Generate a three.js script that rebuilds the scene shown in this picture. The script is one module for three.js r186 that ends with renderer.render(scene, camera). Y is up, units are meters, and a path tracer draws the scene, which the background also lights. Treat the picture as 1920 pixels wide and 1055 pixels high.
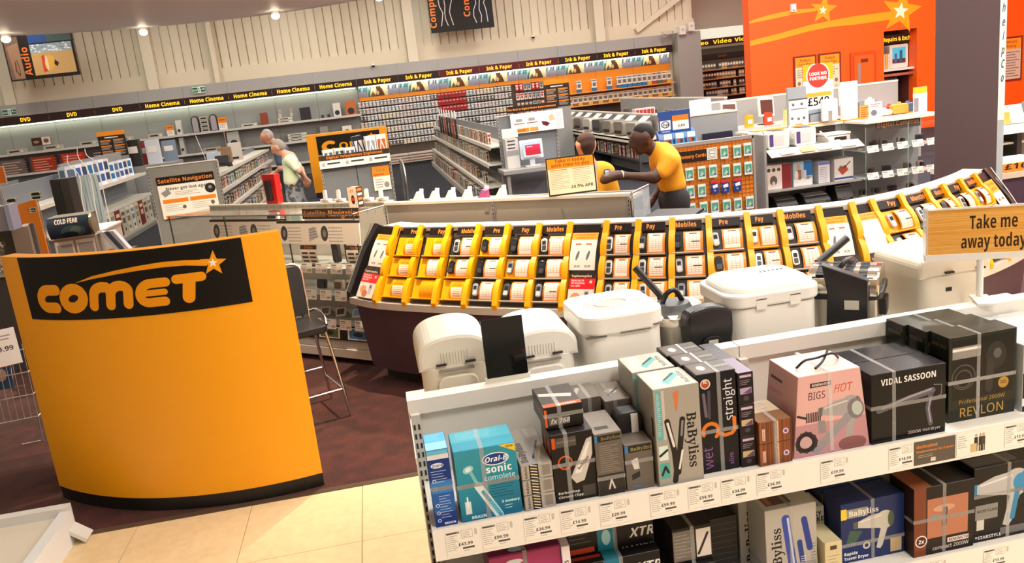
import * as THREE from 'three';
import { mergeGeometries, mergeVertices } from 'three/addons/utils/BufferGeometryUtils.js';
import { MarchingCubes } from 'three/addons/objects/MarchingCubes.js';
import { RectAreaLightUniformsLib } from 'three/addons/lights/RectAreaLightUniformsLib.js';

// ---------------------------------------------------------------- camera, light, exposure
const scene = new THREE.Scene();
scene.background = new THREE.Color(0x000000);
const renderer = new THREE.WebGLRenderer({ antialias: true });
renderer.toneMapping = THREE.LinearToneMapping;
renderer.toneMappingExposure = 1.12;
renderer.shadowMap.enabled = true;
const R = Math.PI / 180;
const camera = new THREE.PerspectiveCamera(2 * Math.atan(527.5 / 1550) / R, 1920 / 1055, 0.05, 80);
camera.position.set(0, 2.1, 0);
camera.rotation.order = 'YXZ';
camera.rotation.set(-13.4 * R, -8.5 * R, -6.46 * R);
RectAreaLightUniformsLib.init();
const CEIL = 5.6;
// ceiling luminaires: [x, z, width along x, length along z, intensity]
const LUMINAIRES = [];
for (const x of [-9, -5.4, -1.8, 1.8, 5.4, 9, 12.6]) for (const z of [-23.5, -19.5, -15.5, -11.5, -7.5, -3.5, 0.5]) {
  if (x > -6 && x < 0 && z > -10.5) continue;                      // the round raft hangs there
  LUMINAIRES.push([x, z, 0.6, 1.5, (x < -3 ? 15 : 25) + (x > 1 && z > -12 ? 17 : 0) + (x > 5 && z > -12 && z < -5 ? 45 : 0)]);
}
function rectLight(color, intensity, w, h, pos, target) {
  const l = new THREE.RectAreaLight(color, intensity, w, h);
  l.position.set(...pos); l.lookAt(...target); scene.add(l); return l;
}

// ---------------------------------------------------------------- helpers
let seed = 7;
const rnd = () => { seed = (seed * 1664525 + 1013904223) >>> 0; return seed / 4294967296; };
const rr = (a, b) => a + (b - a) * rnd();
const pick = (a) => a[Math.floor(rnd() * a.length)];
const used = {};
const numbered = (n) => { const k = used[n] = (used[n] ?? -1) + 1; return k ? n + '_' + String(k).padStart(3, '0') : n; };
const nth = (i) => (i + 1) + (((i + 1) % 100 / 10 | 0) === 1 ? 'th' : ['th', 'st', 'nd', 'rd'][(i + 1) % 10] ?? 'th');
const mats = new Map();
function mat(color, roughness = 0.6, o = {}) {
  const key = color + '|' + roughness + JSON.stringify(o);
  if (!mats.has(key)) mats.set(key, new THREE.MeshPhysicalMaterial({ color: new THREE.Color(color), roughness, ...o }));
  return mats.get(key);
}
const glow = (color, k) => mat(color, 0.6, { emissive: color, emissiveIntensity: k });
const glassPane = mat('#ffffff', 0.02, { transmission: 1, thickness: 0, ior: 1.45 });
const chrome = mat('#d8d8d8', 0.18, { metalness: 1 });
const steel = mat('#b9b8b4', 0.32, { metalness: 1 });
const white = mat('#e9e6de', 0.45), grey = mat('#9b9a97', 0.5), dark = mat('#171516', 0.5), yellow = mat('#f0a800', 0.38), orange = mat('#ee7a10', 0.5);
const shade = (o) => o.traverse((m) => { if (m.isMesh) { m.castShadow = true; m.receiveShadow = true; } });

const ONE = new THREE.Vector3(1, 1, 1), mx = (x = 0, y = 0, z = 0, rx = 0, ry = 0, rz = 0) =>
  new THREE.Matrix4().compose(new THREE.Vector3(x, y, z), new THREE.Quaternion().setFromEuler(new THREE.Euler(rx, ry, rz, 'YXZ')), ONE);
const boxes = new Map();
function boxGeo(w, h, d) {
  const k = w.toFixed(4) + ',' + h.toFixed(4) + ',' + d.toFixed(4);
  if (!boxes.has(k)) boxes.set(k, new THREE.BoxGeometry(w, h, d).toNonIndexed());
  return boxes.get(k);
}
class Geo {                                                        // collects pieces of ONE part
  constructor() { this.g = []; }
  add(geo, m) {
    let c = geo.index ? geo.toNonIndexed() : geo.clone();
    for (const k of Object.keys(c.attributes)) if (!['position', 'normal', 'uv'].includes(k)) c.deleteAttribute(k);
    if (!c.attributes.uv) c.setAttribute('uv', new THREE.BufferAttribute(new Float32Array(c.attributes.position.count * 2), 2));
    if (!c.attributes.normal) c.computeVertexNormals();
    if (m) c.applyMatrix4(m);
    this.g.push(c); return this;
  }
  box(w, h, d, x = 0, y = 0, z = 0, rx = 0, ry = 0, rz = 0) { return this.add(boxGeo(w, h, d), mx(x, y, z, rx, ry, rz)); }
  span(x0, x1, y0, y1, z0, z1) { return this.box(x1 - x0, y1 - y0, z1 - z0, (x0 + x1) / 2, (y0 + y1) / 2, (z0 + z1) / 2); }
  cyl(r0, r1, h, x = 0, y = 0, z = 0, rx = 0, ry = 0, rz = 0, n = 16) { return this.add(new THREE.CylinderGeometry(r0, r1, h, n), mx(x, y, z, rx, ry, rz)); }
  ball(r, x, y, z, sx = 1, sy = 1, sz = 1) { return this.add(new THREE.SphereGeometry(r, 14, 10).scale(sx, sy, sz), mx(x, y, z)); }
  rod(a, b, r, n = 8) {
    const p = new THREE.Vector3(...a), q = new THREE.Vector3(...b), d = q.clone().sub(p), l = d.length();
    const m = new THREE.Matrix4().compose(p.add(q).multiplyScalar(0.5), new THREE.Quaternion().setFromUnitVectors(new THREE.Vector3(0, 1, 0), d.normalize()), ONE);
    return this.add(new THREE.CylinderGeometry(r, r, l, n), m);
  }
  tube(pts, r, seg = 24, n = 8, closed = false) { return this.add(new THREE.TubeGeometry(new THREE.CatmullRomCurve3(pts.map((p) => new THREE.Vector3(...p)), closed), seg, r, n, closed)); }
  ext(shape, depth, m, bevel = 0, seg = 12) {
    return this.add(new THREE.ExtrudeGeometry(shape, { depth, bevelEnabled: bevel > 0, bevelThickness: bevel, bevelSize: bevel, bevelSegments: 2, curveSegments: seg }), m);
  }
  geo() { return this.g.length === 1 ? this.g[0] : mergeGeometries(this.g); }
  mesh(name, material, parent, label) { return put(this.geo(), name, material, parent, label); }
}
const G = () => new Geo();
function put(geo, name, material, parent, label) {
  const m = new THREE.Mesh(geo, material);
  m.name = parent ? name : numbered(name); m.castShadow = m.receiveShadow = true;
  if (label) m.userData.label = label;
  (parent ?? scene).add(m); return m;
}
function thing(name, label, category, [x, y, z] = [0, 0, 0], turn = 0, group) {
  const o = new THREE.Group(); o.name = numbered(name); scene.add(o);
  o.position.set(x, y, z); o.rotation.y = turn; o.userData = { label, category };
  if (group) o.userData.group = group;
  return o;
}
function tag(o, label, category, group, kind) {
  o.userData.label = label; o.userData.category = category;
  if (group) o.userData.group = group;
  if (kind) o.userData.kind = kind;
  return o;
}
const struct = (o) => { o.userData.kind = 'structure'; return o; };
function dup(o, [x, y, z], turn, label) {
  const c = o.clone(); c.name = numbered(o.name.replace(/_\d{3}$/, '')); scene.add(c); c.position.set(x, y, z); c.rotation.y = turn;
  c.userData = { ...o.userData, label: label ?? o.userData.label }; return c;
}
function rrect(w, h, r, cx = 0, cy = 0) {
  const s = new THREE.Shape(), x = cx - w / 2, y = cy - h / 2;
  s.moveTo(x + r, y); s.lineTo(x + w - r, y); s.absarc(x + w - r, y + r, r, -Math.PI / 2, 0); s.lineTo(x + w, y + h - r); s.absarc(x + w - r, y + h - r, r, 0, Math.PI / 2);
  s.lineTo(x + r, y + h); s.absarc(x + r, y + h - r, r, Math.PI / 2, Math.PI); s.lineTo(x, y + r); s.absarc(x + r, y + r, r, Math.PI, 1.5 * Math.PI); return s;
}
const poly = (pts) => new THREE.Shape(pts.map((p) => new THREE.Vector2(...p)));

// ---------------------------------------------------------------- print: canvas pages that hold the flat print of packs, cards and signs
const PAGE = 2048, pages = [];
function newPage() {
  const c = document.createElement('canvas'); c.width = c.height = PAGE;
  const t = new THREE.CanvasTexture(c); t.colorSpace = THREE.SRGBColorSpace; t.anisotropy = 8;
  const p = { c, x: c.getContext('2d'), t, px: 0, py: 0, row: 0, m: {} };
  p.x.fillStyle = '#888'; p.x.fillRect(0, 0, PAGE, PAGE); pages.push(p); return p;
}
function art(list) {                                               // list of [w, h, draw]; returns rects that share one page
  const W = list.reduce((a, l) => a + l[0] + 4, 0), H = Math.max(...list.map((l) => l[1])) + 4;
  let p = pages[pages.length - 1];
  if (p && p.px + W > PAGE) { p.px = 0; p.py += p.row; p.row = 0; }
  if (!p || p.py + H > PAGE) p = newPage();
  return list.map(([w, h, draw]) => {
    const x = p.px + 2, y = p.py + 2, c = p.x;
    c.save(); c.beginPath(); c.rect(x - 2, y - 2, w + 4, h + 4); c.clip(); c.translate(x, y); c.lineWidth = 1; c.textBaseline = 'alphabetic'; c.textAlign = 'left';
    draw(c, w, h); c.restore(); p.px += w + 4; p.row = Math.max(p.row, H);
    const e = 0.6; return { p, u0: (x + e) / PAGE, u1: (x + w - e) / PAGE, v0: 1 - (y + h - e) / PAGE, v1: 1 - (y + e) / PAGE };
  });
}
const flat = (color) => (c, w, h) => { c.fillStyle = color; c.fillRect(-2, -2, w + 4, h + 4); };
const art1 = (w, h, draw) => art([[w, h, draw]])[0];
function pmat(r, roughness = 0.5, glowing = 0) {
  const k = roughness + '|' + glowing;
  return r.p.m[k] ??= new THREE.MeshPhysicalMaterial({ map: r.p.t, roughness, specularIntensity: 0.5, ...(glowing ? { emissiveMap: r.p.t, emissive: new THREE.Color('#ffffff'), emissiveIntensity: glowing } : {}) });
}
function text(c, s, x, y, size, color, o = {}) {
  c.save(); c.translate(x, y); if (o.rot) c.rotate(o.rot); if (o.sx) c.scale(o.sx, 1);
  c.fillStyle = color; c.textAlign = o.al ?? 'left'; c.font = (o.it ? 'italic ' : '') + (o.b === 0 ? '' : 'bold ') + size + 'px ' + (o.f ?? 'sans-serif'); c.fillText(s, 0, 0); c.restore();
}
const rect = (c, x, y, w, h, col) => { c.fillStyle = col; c.fillRect(x, y, w, h); };
function blob(c, pts, col) { c.fillStyle = col; c.beginPath(); pts.forEach(([x, y], i) => (i ? c.lineTo(x, y) : c.moveTo(x, y))); c.closePath(); c.fill(); }
function oval(c, x, y, rx, ry, col, rot = 0) { c.fillStyle = col; c.beginPath(); c.ellipse(x, y, rx, ry, rot, 0, 7); c.fill(); }
function strokes(c, pts, w, col) { c.strokeStyle = col; c.lineWidth = w; c.lineCap = 'round'; c.lineJoin = 'round'; c.beginPath(); pts.forEach(([x, y], i) => (i ? c.lineTo(x, y) : c.moveTo(x, y))); c.stroke(); }
function lines(c, x, y, w, n, gap, col, th = 2) { for (let i = 0; i < n; i++) rect(c, x, y + i * gap, w * (0.6 + 0.4 * Math.abs(Math.sin(i * 7.3 + x))), th, col); }
function star(c, x, y, r, col, k = 0.4, rot = 0) { blob(c, [...Array(10)].map((_, i) => { const a = rot - Math.PI / 2 + i * Math.PI / 5, q = i % 2 ? r * k : r; return [x + q * Math.cos(a), y + q * Math.sin(a)]; }), col); }
// a flat printed face in the XY plane, normal +Z, centred
function face(w, h, r) {
  const g = new THREE.PlaneGeometry(w, h), u = g.attributes.uv;
  for (let i = 0; i < u.count; i++) u.setXY(i, r.u0 + (r.u1 - r.u0) * u.getX(i), r.v0 + (r.v1 - r.v0) * u.getY(i));
  return g.toNonIndexed();
}
// a printed pack, base centre at the origin: chamfered box, faces = {front, right, left, top, back} rects, edge = rect used for the rest
function packGeo(w, h, d, f, ch = 0.0015) {
  const P = [], N = [], U = [], e = f.edge ?? f.front, W = w / 2, D = d / 2, c = ch;
  const quad = (pts, r) => {
    const [a, b, q, z] = pts.map((p) => new THREE.Vector3(...p)), n = b.clone().sub(a).cross(z.clone().sub(a)).normalize();
    const uv = [[r.u0, r.v0], [r.u1, r.v0], [r.u1, r.v1], [r.u0, r.v1]], V = [a, b, q, z];
    for (const i of [0, 1, 2, 0, 2, 3]) { P.push(V[i].x, V[i].y, V[i].z); N.push(n.x, n.y, n.z); U.push(...uv[i]); }
  };
  const em = { u0: (e.u0 + e.u1) / 2, u1: (e.u0 + e.u1) / 2, v0: e.v0 + (e.v1 - e.v0) * 0.02, v1: e.v0 + (e.v1 - e.v0) * 0.02 };
  const x = W - c, y0 = c, y1 = h - c, z = D - c;
  quad([[-x, y0, D], [x, y0, D], [x, y1, D], [-x, y1, D]], f.front);
  quad([[x, y0, -D], [-x, y0, -D], [-x, y1, -D], [x, y1, -D]], f.back ?? e);
  quad([[W, y0, z], [W, y0, -z], [W, y1, -z], [W, y1, z]], f.right ?? e);
  quad([[-W, y0, -z], [-W, y0, z], [-W, y1, z], [-W, y1, -z]], f.left ?? f.right ?? e);
  quad([[-x, h, z], [x, h, z], [x, h, -z], [-x, h, -z]], f.top ?? e);
  quad([[-x, 0, -z], [x, 0, -z], [x, 0, z], [-x, 0, z]], e);
  if (c > 0) {
    quad([[-x, y1, D], [x, y1, D], [x, h, z], [-x, h, z]], em); quad([[x, y1, -D], [-x, y1, -D], [-x, h, -z], [x, h, -z]], em);
    quad([[W, y1, z], [W, y1, -z], [x, h, -z], [x, h, z]], em); quad([[-W, y1, -z], [-W, y1, z], [-x, h, z], [-x, h, -z]], em);
    quad([[x, y0, D], [W, y0, z], [W, y1, z], [x, y1, D]], em); quad([[-W, y0, z], [-x, y0, D], [-x, y1, D], [-W, y1, z]], em);
    quad([[W, y0, -z], [x, y0, -D], [x, y1, -D], [W, y1, -z]], em); quad([[-x, y0, -D], [-W, y0, -z], [-W, y1, -z], [-x, y1, -D]], em);
  }
  const g = new THREE.BufferGeometry();
  g.setAttribute('position', new THREE.Float32BufferAttribute(P, 3)); g.setAttribute('normal', new THREE.Float32BufferAttribute(N, 3)); g.setAttribute('uv', new THREE.Float32BufferAttribute(U, 2));
  return g;
}
// a sign board: thin box with print on +Z, base centre at the origin
function boardGeo(w, h, d, r, er) { return packGeo(w, h, d, { front: r, edge: er ?? r }, 0); }
// ---------------------------------------------------------------- the building
function noiseTex(size, fn, repeat, color = true) {
  const d = new Uint8Array(size * size * 4);
  for (let y = 0; y < size; y++) for (let x = 0; x < size; x++) { const v = fn(x / size, y / size, x, y); d.set([v[0], v[1], v[2], 255], (y * size + x) * 4); }
  const t = new THREE.DataTexture(d, size, size); t.wrapS = t.wrapT = THREE.RepeatWrapping; t.magFilter = THREE.LinearFilter; if (color) t.colorSpace = THREE.SRGBColorSpace;
  t.repeat.set(repeat, repeat); t.needsUpdate = true; return t;
}
const hash = (x, y) => { const s = Math.sin(x * 127.1 + y * 311.7) * 43758.5453; return s - Math.floor(s); };
function vnoise(x, y, per) {
  const xi = Math.floor(x), yi = Math.floor(y), fx = x - xi, fy = y - yi, u = fx * fx * (3 - 2 * fx), v = fy * fy * (3 - 2 * fy), h = (a, b) => hash(((a % per) + per) % per, ((b % per) + per) % per);
  return (h(xi, yi) * (1 - u) + h(xi + 1, yi) * u) * (1 - v) + (h(xi, yi + 1) * (1 - u) + h(xi + 1, yi + 1) * u) * v;
}
function planeUV(g, s = 1) { const p = g.attributes.position, u = g.attributes.uv; for (let i = 0; i < p.count; i++) u.setXY(i, p.getX(i) * s, p.getZ(i) * s); return g; }
const carpetTex = noiseTex(256, (u, v, x, y) => { const n = 0.62 + 0.3 * hash(x, y) + 0.3 * (vnoise(u * 16, v * 16, 16) - 0.5); return [84 * n, 37 * n, 29 * n]; }, 0.8);
const blueTex = noiseTex(256, (u, v, x, y) => { const n = 0.7 + 0.45 * hash(x + 3, y); return [26 * n, 28 * n, 38 * n]; }, 0.8);
const vinylTex = noiseTex(256, (u, v, x, y) => { const n = 0.97 + 0.05 * (vnoise(u * 32, v * 32, 32) - 0.5) + 0.035 * (hash(x, y) - 0.5); return [232 * n, 206 * n, 160 * n]; }, 1);
const carpetMat = new THREE.MeshStandardMaterial({ map: carpetTex, roughness: 0.95, bumpMap: carpetTex, bumpScale: 0.003 });
const blueMat = new THREE.MeshStandardMaterial({ map: blueTex, roughness: 0.95 });
const vinylMat = new THREE.MeshStandardMaterial({ map: vinylTex, roughness: 0.42 });
const X0 = -12.5, X1 = 15.5, Z0 = -27.4, Z1 = 3.5, WZ = -26.3;    // room; WZ is the shelved back wall
const floorG = struct(thing('floor', 'shop floor with maroon carpet, dark blue carpet and cream vinyl tiles', 'floor'));
put(planeUV(G().span(X0, X1, -0.3, -0.012, Z0, Z1).geo()), 'slab', mat('#6b6862', 0.9), floorG);
put(planeUV(G().span(X0, X1, -0.012, 0, -10.5, -4.43).geo()), 'carpet', carpetMat, floorG, 'maroon carpet');
put(planeUV(G().span(X0, X1, -0.012, 0, Z0, -10.5).geo()), 'carpet', blueMat, floorG, 'dark blue carpet');
G().span(X0, X1, -0.012, 0.004, -4.43, -4.385).mesh('edging_strip', mat('#5d4a3c', 0.4, { metalness: 0.3 }), floorG);
{
  // cream vinyl tiles, about 0.6 m, each one a piece, hairline joints
  const tg = planeUV(G().box(0.603, 0.012, 0.603, 0, -0.006, 0).geo());
  for (let i = -13; i < 23; i++) for (let j = 0; j < 8; j++) { const m = put(tg, 'tile', vinylMat, floorG); m.position.set(-0.02 + 0.606 * i, 0, -4.385 + 0.3025 + 0.606 * j); }
}
// back wall: plaster base, cream horizontal rail, ribbed cladding planks above
const cream = mat('#dccfb4', 0.55), cream2 = mat('#d9ccb0', 0.55), cream3 = mat('#ded2b8', 0.55);
const wallB = struct(thing('wall_back', 'cream clad back wall above the grey shelving', 'wall'));
G().span(X0, 10.7, 0, CEIL, WZ - 0.5, WZ - 0.02).mesh('wall_core', cream, wallB);
G().span(X0, 10.7, 3.06, 3.47, WZ - 0.02, WZ + 0.1).mesh('rail', cream, wallB);
{
  const g1 = G().span(0, 0.228, 3.47, CEIL, WZ - 0.02, WZ + 0.03).span(0.0, 0.03, 3.47, CEIL, WZ + 0.03, WZ + 0.045).geo();
  const cols = [cream, cream2, cream3];
  for (let i = 0; i < 89; i++) { const m = put(g1, 'plank', cols[(i * 7 + (i >> 2)) % 3], wallB); m.position.x = X0 + i * 0.26; }
  for (const x of [-9.8, -5.9, -4.1, 1.66, 7.55]) {                // steel portal columns, I section
    const w = x === -4.1 ? 0.14 : 0.3;
    G().span(x - w / 2, x + w / 2, 3.0, CEIL, WZ + 0.24, WZ + 0.27).span(x - 0.02, x + 0.02, 3.0, CEIL, WZ + 0.03, WZ + 0.25).span(x - w / 2, x + w / 2, 3.0, CEIL, WZ + 0.03, WZ + 0.05).mesh('column', cream3, wallB);
  }
  G().box(2.9, 0.16, 0.1, 10.0, 4.0, WZ + 0.17, 0, 0, 0.524).mesh('brace', cream3, wallB);
}
const shellM = mat('#cdc7ba', 0.7);
struct(tag(G().span(X0 - 0.3, X0, 0, CEIL, Z0, Z1).mesh('wall_left', shellM), 'plain pale wall closing the shop beyond the DVD bays', 'wall'));
struct(tag(G().span(X1, X1 + 0.3, 0, CEIL, Z0, Z1).mesh('wall_right', mat('#ef6412', 0.5)), 'orange side wall of the shop behind the till', 'wall'));
struct(tag(G().span(X0 - 0.3, X1 + 0.3, 0, CEIL, Z1, Z1 + 0.3).mesh('wall_front', shellM), 'plain shop front wall', 'wall'));
struct(tag(G().span(X0 - 0.3, X1 + 0.3, CEIL, CEIL + 0.3, Z0 - 0.3, Z1 + 0.3).mesh('ceiling', mat('#e6e2d8', 0.8)), 'high pale shop ceiling', 'ceiling'));
struct(tag(G().span(10.7, X1 + 0.3, 0, CEIL, Z0 - 0.3, Z0).mesh('wall_far', mat('#b9b0a0', 0.7)), 'beige wall above the video shelves', 'wall'));
struct(tag(G().span(10.4, 10.7, 0, CEIL, Z0, WZ - 0.5).mesh('wall_return', cream), 'short cream return wall beside the video shelves', 'wall'));
struct(tag(G().span(9.95, 10.72, 0, 3.06, WZ - 0.4, WZ + 0.55).mesh('trim_1', mat('#a09a93', 0.6)), 'grey pier between the ink bays and the video shelves', 'pier'));

// luminaires
for (const [x, z, w, l, k] of LUMINAIRES) {
  const t = thing('ceiling_light', 'long white fluorescent ceiling light above the sales floor', 'light', [x, CEIL, z], 0, 'ceiling lights');
  G().span(-w / 2 - 0.04, w / 2 + 0.04, -0.08, 0, -l / 2 - 0.04, l / 2 + 0.04).mesh('housing', white, t);
  G().span(-w / 2, w / 2, -0.09, -0.08, -l / 2, l / 2).mesh('diffuser', glow('#fff4e2', 3), t);
  rectLight('#fffbf6', k, w, l, [x, CEIL - 0.1, z], [x, 0, z - 0.0001]);
}
// the round raft hung over the navigation displays, with spotlights along its rim
{
  const o = struct(thing('ceiling_raft', 'round suspended grey ceiling raft with small spotlights on its rim', 'ceiling', [-2.1, 3.3, -8.1]));
  G().cyl(3.55, 3.55, 0.2, 0, 0.1, 0, 0, 0, 0, 96).mesh('raft', mat('#efece8', 0.5), o);
  G().add(new THREE.CylinderGeometry(3.6, 3.6, 0.06, 96, 1, true), mx(0, 0.03, 0)).add(new THREE.RingGeometry(3.5, 3.6, 96), mx(0, 0, 0, Math.PI / 2)).mesh('rim', mat('#f0f0ee', 0.3), o);
  for (const rod of [[-2, -2], [2, -2], [-2, 2], [2, 2]]) G().rod([rod[0], 0.2, rod[1]], [rod[0], CEIL - 3.3, rod[1]], 0.01).mesh('hanger', steel, o);
}
[[-3.98, -10.9], [-2.62, -11.62], [-0.93, -11.22], [0.35, -10.3], [1.2, -8.9], [1.2, -7.4], [0.4, -5.9], [-5.2, -9.2]].forEach(([x, z], i) => {
  const t = thing('spotlight', ['glowing spotlight at the far left end of the raft rim', 'glowing round spotlight under the raft above the exit sign', 'glowing round spotlight under the raft nearer the tall cream column'][i] ?? 'glowing round spotlight on the raft rim out of the picture', 'light', [x, 3.3, z], 0, 'raft spotlights');
  G().cyl(0.055, 0.045, 0.05, 0, -0.025, 0).mesh('housing', white, t);
  G().ball(0.05, 0, -0.06, 0.01, 1, 0.8, 1).mesh('lamp', glow('#ffe9c8', 16), t);
  const l = new THREE.SpotLight('#ffe8c8', i < 3 ? 24 : 40, 9, 0.85, 0.6, 2); l.position.set(x, 3.16, z); l.target.position.set(i < 3 ? x + 0.2 : x + (-1.2 - x) * 0.3, 0, i < 3 ? z - 1.2 : z + (-7.4 - z) * 0.3); l.castShadow = true; scene.add(l, l.target);
});
// ---------------------------------------------------------------- the curved yellow counter with the comet sign
const arc = (cx, cz, r, deg, y) => [cx + r * Math.sin(deg * R), y, cz + r * Math.cos(deg * R)];
// a sheet swept round an arc: angles a0..a1 (degrees), lower and upper edge [radius, y], printed with rect r, outside face outwards
function arcSheet(cx, cz, a0, a1, lo, hi, r, n = 32, flip = false) {
  const P = [], U = [], I = [];
  for (let i = 0; i <= n; i++) {
    const k = i / n, a = a0 + (a1 - a0) * k;
    P.push(...arc(cx, cz, lo[0], a, lo[1]), ...arc(cx, cz, hi[0], a, hi[1]));
    if (r) U.push(r.u0 + (r.u1 - r.u0) * k, r.v0, r.u0 + (r.u1 - r.u0) * k, r.v1); else U.push(k, 0, k, 1);
    if (i < n) { const j = i * 2; I.push(...(flip ? [j, j + 1, j + 2, j + 1, j + 3, j + 2] : [j, j + 2, j + 1, j + 1, j + 2, j + 3])); }
  }
  const g = new THREE.BufferGeometry(); g.setAttribute('position', new THREE.Float32BufferAttribute(P, 3)); g.setAttribute('uv', new THREE.Float32BufferAttribute(U, 2)); g.setIndex(I); g.computeVertexNormals(); return g;
}
// a solid arc slab with radial thickness
function arcSlab(g, cx, cz, a0, a1, r0, r1, y0, y1, n = 32, r0t = r0, r1t = r1) {
  g.add(arcSheet(cx, cz, a0, a1, [r1, y0], [r1t, y1], null, n)).add(arcSheet(cx, cz, a0, a1, [r0, y0], [r0t, y1], null, n, true));
  g.add(arcSheet(cx, cz, a0, a1, [r1t, y1], [r0t, y1], null, n)).add(arcSheet(cx, cz, a0, a1, [r1, y0], [r0, y0], null, n, true));
  for (const [a, f] of [[a0, 0], [a1, 1]]) {
    const q = [arc(cx, cz, r0, a, y0), arc(cx, cz, r1, a, y0), arc(cx, cz, r1t, a, y1), arc(cx, cz, r0t, a, y1)], b = new THREE.BufferGeometry();
    b.setAttribute('position', new THREE.Float32BufferAttribute((f ? [0, 2, 1, 0, 3, 2] : [0, 1, 2, 0, 2, 3]).flatMap((i) => q[i]), 3)); b.computeVertexNormals(); g.add(b);
  }
  return g;
}
{
  const cx = -0.907, cz = -6.094, r = 1.66;
  const t = thing('sales_counter', 'tall curved amber counter with a black panel and star-trail logo', 'counter');
  arcSlab(G(), cx, cz, -46.4, 12.9, r - 0.08, r, 0.08, 1.48, 48).mesh('front_panel', mat('#f6a602', 0.4), t);
  arcSlab(G(), cx, cz, -46.4, 12.9, r - 0.05, r - 0.006, 0, 0.08, 48).mesh('plinth', mat('#0d0c0c', 0.45), t, 'black plinth');
  G().box(0.02, 1.1, 0.5, -2.02, 0.63, -5.3, 0, -0.1).mesh('side_panel', mat('#e89a10', 0.4), t);
  arcSlab(G(), cx, cz, -44, 11, 1.05, r - 0.08, 1.06, 1.09, 30).mesh('worktop', mat('#cfc8bb', 0.4), t);
  const [sg] = art([[1024, 270, (c, w, h) => {
    rect(c, -2, -2, w + 4, h + 4, '#100e0e');
    const Y = '#ef9b10', sh = (x, y) => [x - (y - 176) * 0.2, y];    // italic letters
    const L = (pts) => strokes(c, pts.map(([x, y]) => sh(x, y)), 44, Y);
    c.lineCap = 'round';
    // C
    const arcPts = (x, y, rx, ry, a0, a1) => [...Array(17)].map((_, i) => { const a = (a0 + (a1 - a0) * i / 16) * R; return [x + rx * Math.cos(a), y + ry * Math.sin(a)]; });
    const thick = (pts, k) => strokes(c, pts.map(([x, y]) => sh(x, y)), k, Y);
    thick([[190, 140], ...arcPts(145, 178, 46, 38, -80, -280), [190, 216]], 46);
    thick([...arcPts(283, 178, 50, 40, 0, 360)], 47);
    thick([[385, 214], [385, 165], ...arcPts(424, 164, 38, 28, 180, 270), [424, 138]], 42); thick([[463, 214], [463, 160], [445, 138], [424, 136]], 42);
    thick([[463, 165], ...arcPts(502, 164, 38, 28, 180, 360), [541, 214]], 42);
    thick([[695, 139], [640, 139], ...arcPts(632, 178, 42, 39, -90, -270), [695, 217]], 38); thick([[600, 178], [692, 178]], 26);
    thick([[738, 134], [838, 134]], 38); thick([[790, 140], [790, 212]], 50);
    blob(c, [[305, 114], [400, 88], [510, 72], [610, 62], [703, 57], [790, 60], [880, 70], [876, 95], [790, 82], [700, 79], [600, 82], [506, 89], [400, 100]], Y);
    star(c, 902, 88, 54, Y, 0.42, 0.12); star(c, 900, 86, 20, '#f4efe6', 0.42, 0.12);
  }]]);
  put(arcSheet(cx, cz, -39.7, 6.05, [r + 0.004, 1.13], [r + 0.004, 1.478], sg, 40), 'sign', pmat(sg, 0.35), t, 'black sign panel with amber lettering COMET and a star');
}
// bar stool behind the counter
{
  const t = thing('bar_stool', 'chrome bar stool with black back behind the amber counter', 'stool', [-0.7, 0, -5.62], 0.35);
  const S = 0.2;
  for (const sx of [-1, 1]) for (const sz of [-1, 1]) {
    const top = [sx * 0.17, 0.64, sz * 0.16], bot = [sx * 0.24, 0.0, sz * 0.22];
    if (sx > 0 || sz < 0) G().tube([[sx * 0.17, 0.66, sz * 0.15], [sx * 0.19, 0.5, sz * 0.17], bot], 0.011, 12).mesh('leg', chrome, t); else G().rod(top, bot, 0.011).mesh('leg', chrome, t);
  }
  for (const [a, b] of [[[-0.22, 0.2, 0.2], [0.22, 0.2, 0.2]], [[-0.21, 0.26, -0.2], [0.21, 0.26, -0.2]], [[0.22, 0.2, 0.2], [0.22, 0.2, -0.2]], [[-0.22, 0.2, 0.2], [-0.22, 0.2, -0.2]]]) G().rod(a, b, 0.009).mesh('footrest', chrome, t);
  G().ext(rrect(0.38, 0.36, 0.05), 0.035, mx(0, 0.655, 0, Math.PI / 2), 0.008).mesh('seat', mat('#1a1817', 0.45), t);
  G().ext(rrect(0.3, 0.34, 0.02), 0.016, mx(0, 0.86, -0.17, -0.12), 0.004).mesh('backrest', mat('#141213', 0.5), t);
  G().tube([[-0.16, 0.66, -0.14], [-0.165, 0.85, -0.165], [-0.15, 1.03, -0.19], [0, 1.045, -0.2], [0.15, 1.03, -0.19], [0.165, 0.85, -0.165], [0.16, 0.66, -0.14]], 0.01, 40).mesh('back_frame', chrome, t);
  G().tube([[-0.19, 0.66, 0.16], [-0.2, 0.7, 0.1], [-0.2, 0.72, -0.1], [-0.165, 0.7, -0.16]], 0.01, 20).mesh('side_rail', chrome, t);
  G().tube([[0.19, 0.66, 0.16], [0.2, 0.7, 0.1], [0.2, 0.72, -0.1], [0.165, 0.7, -0.16]], 0.01, 20).mesh('side_rail', chrome, t);
}
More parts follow.
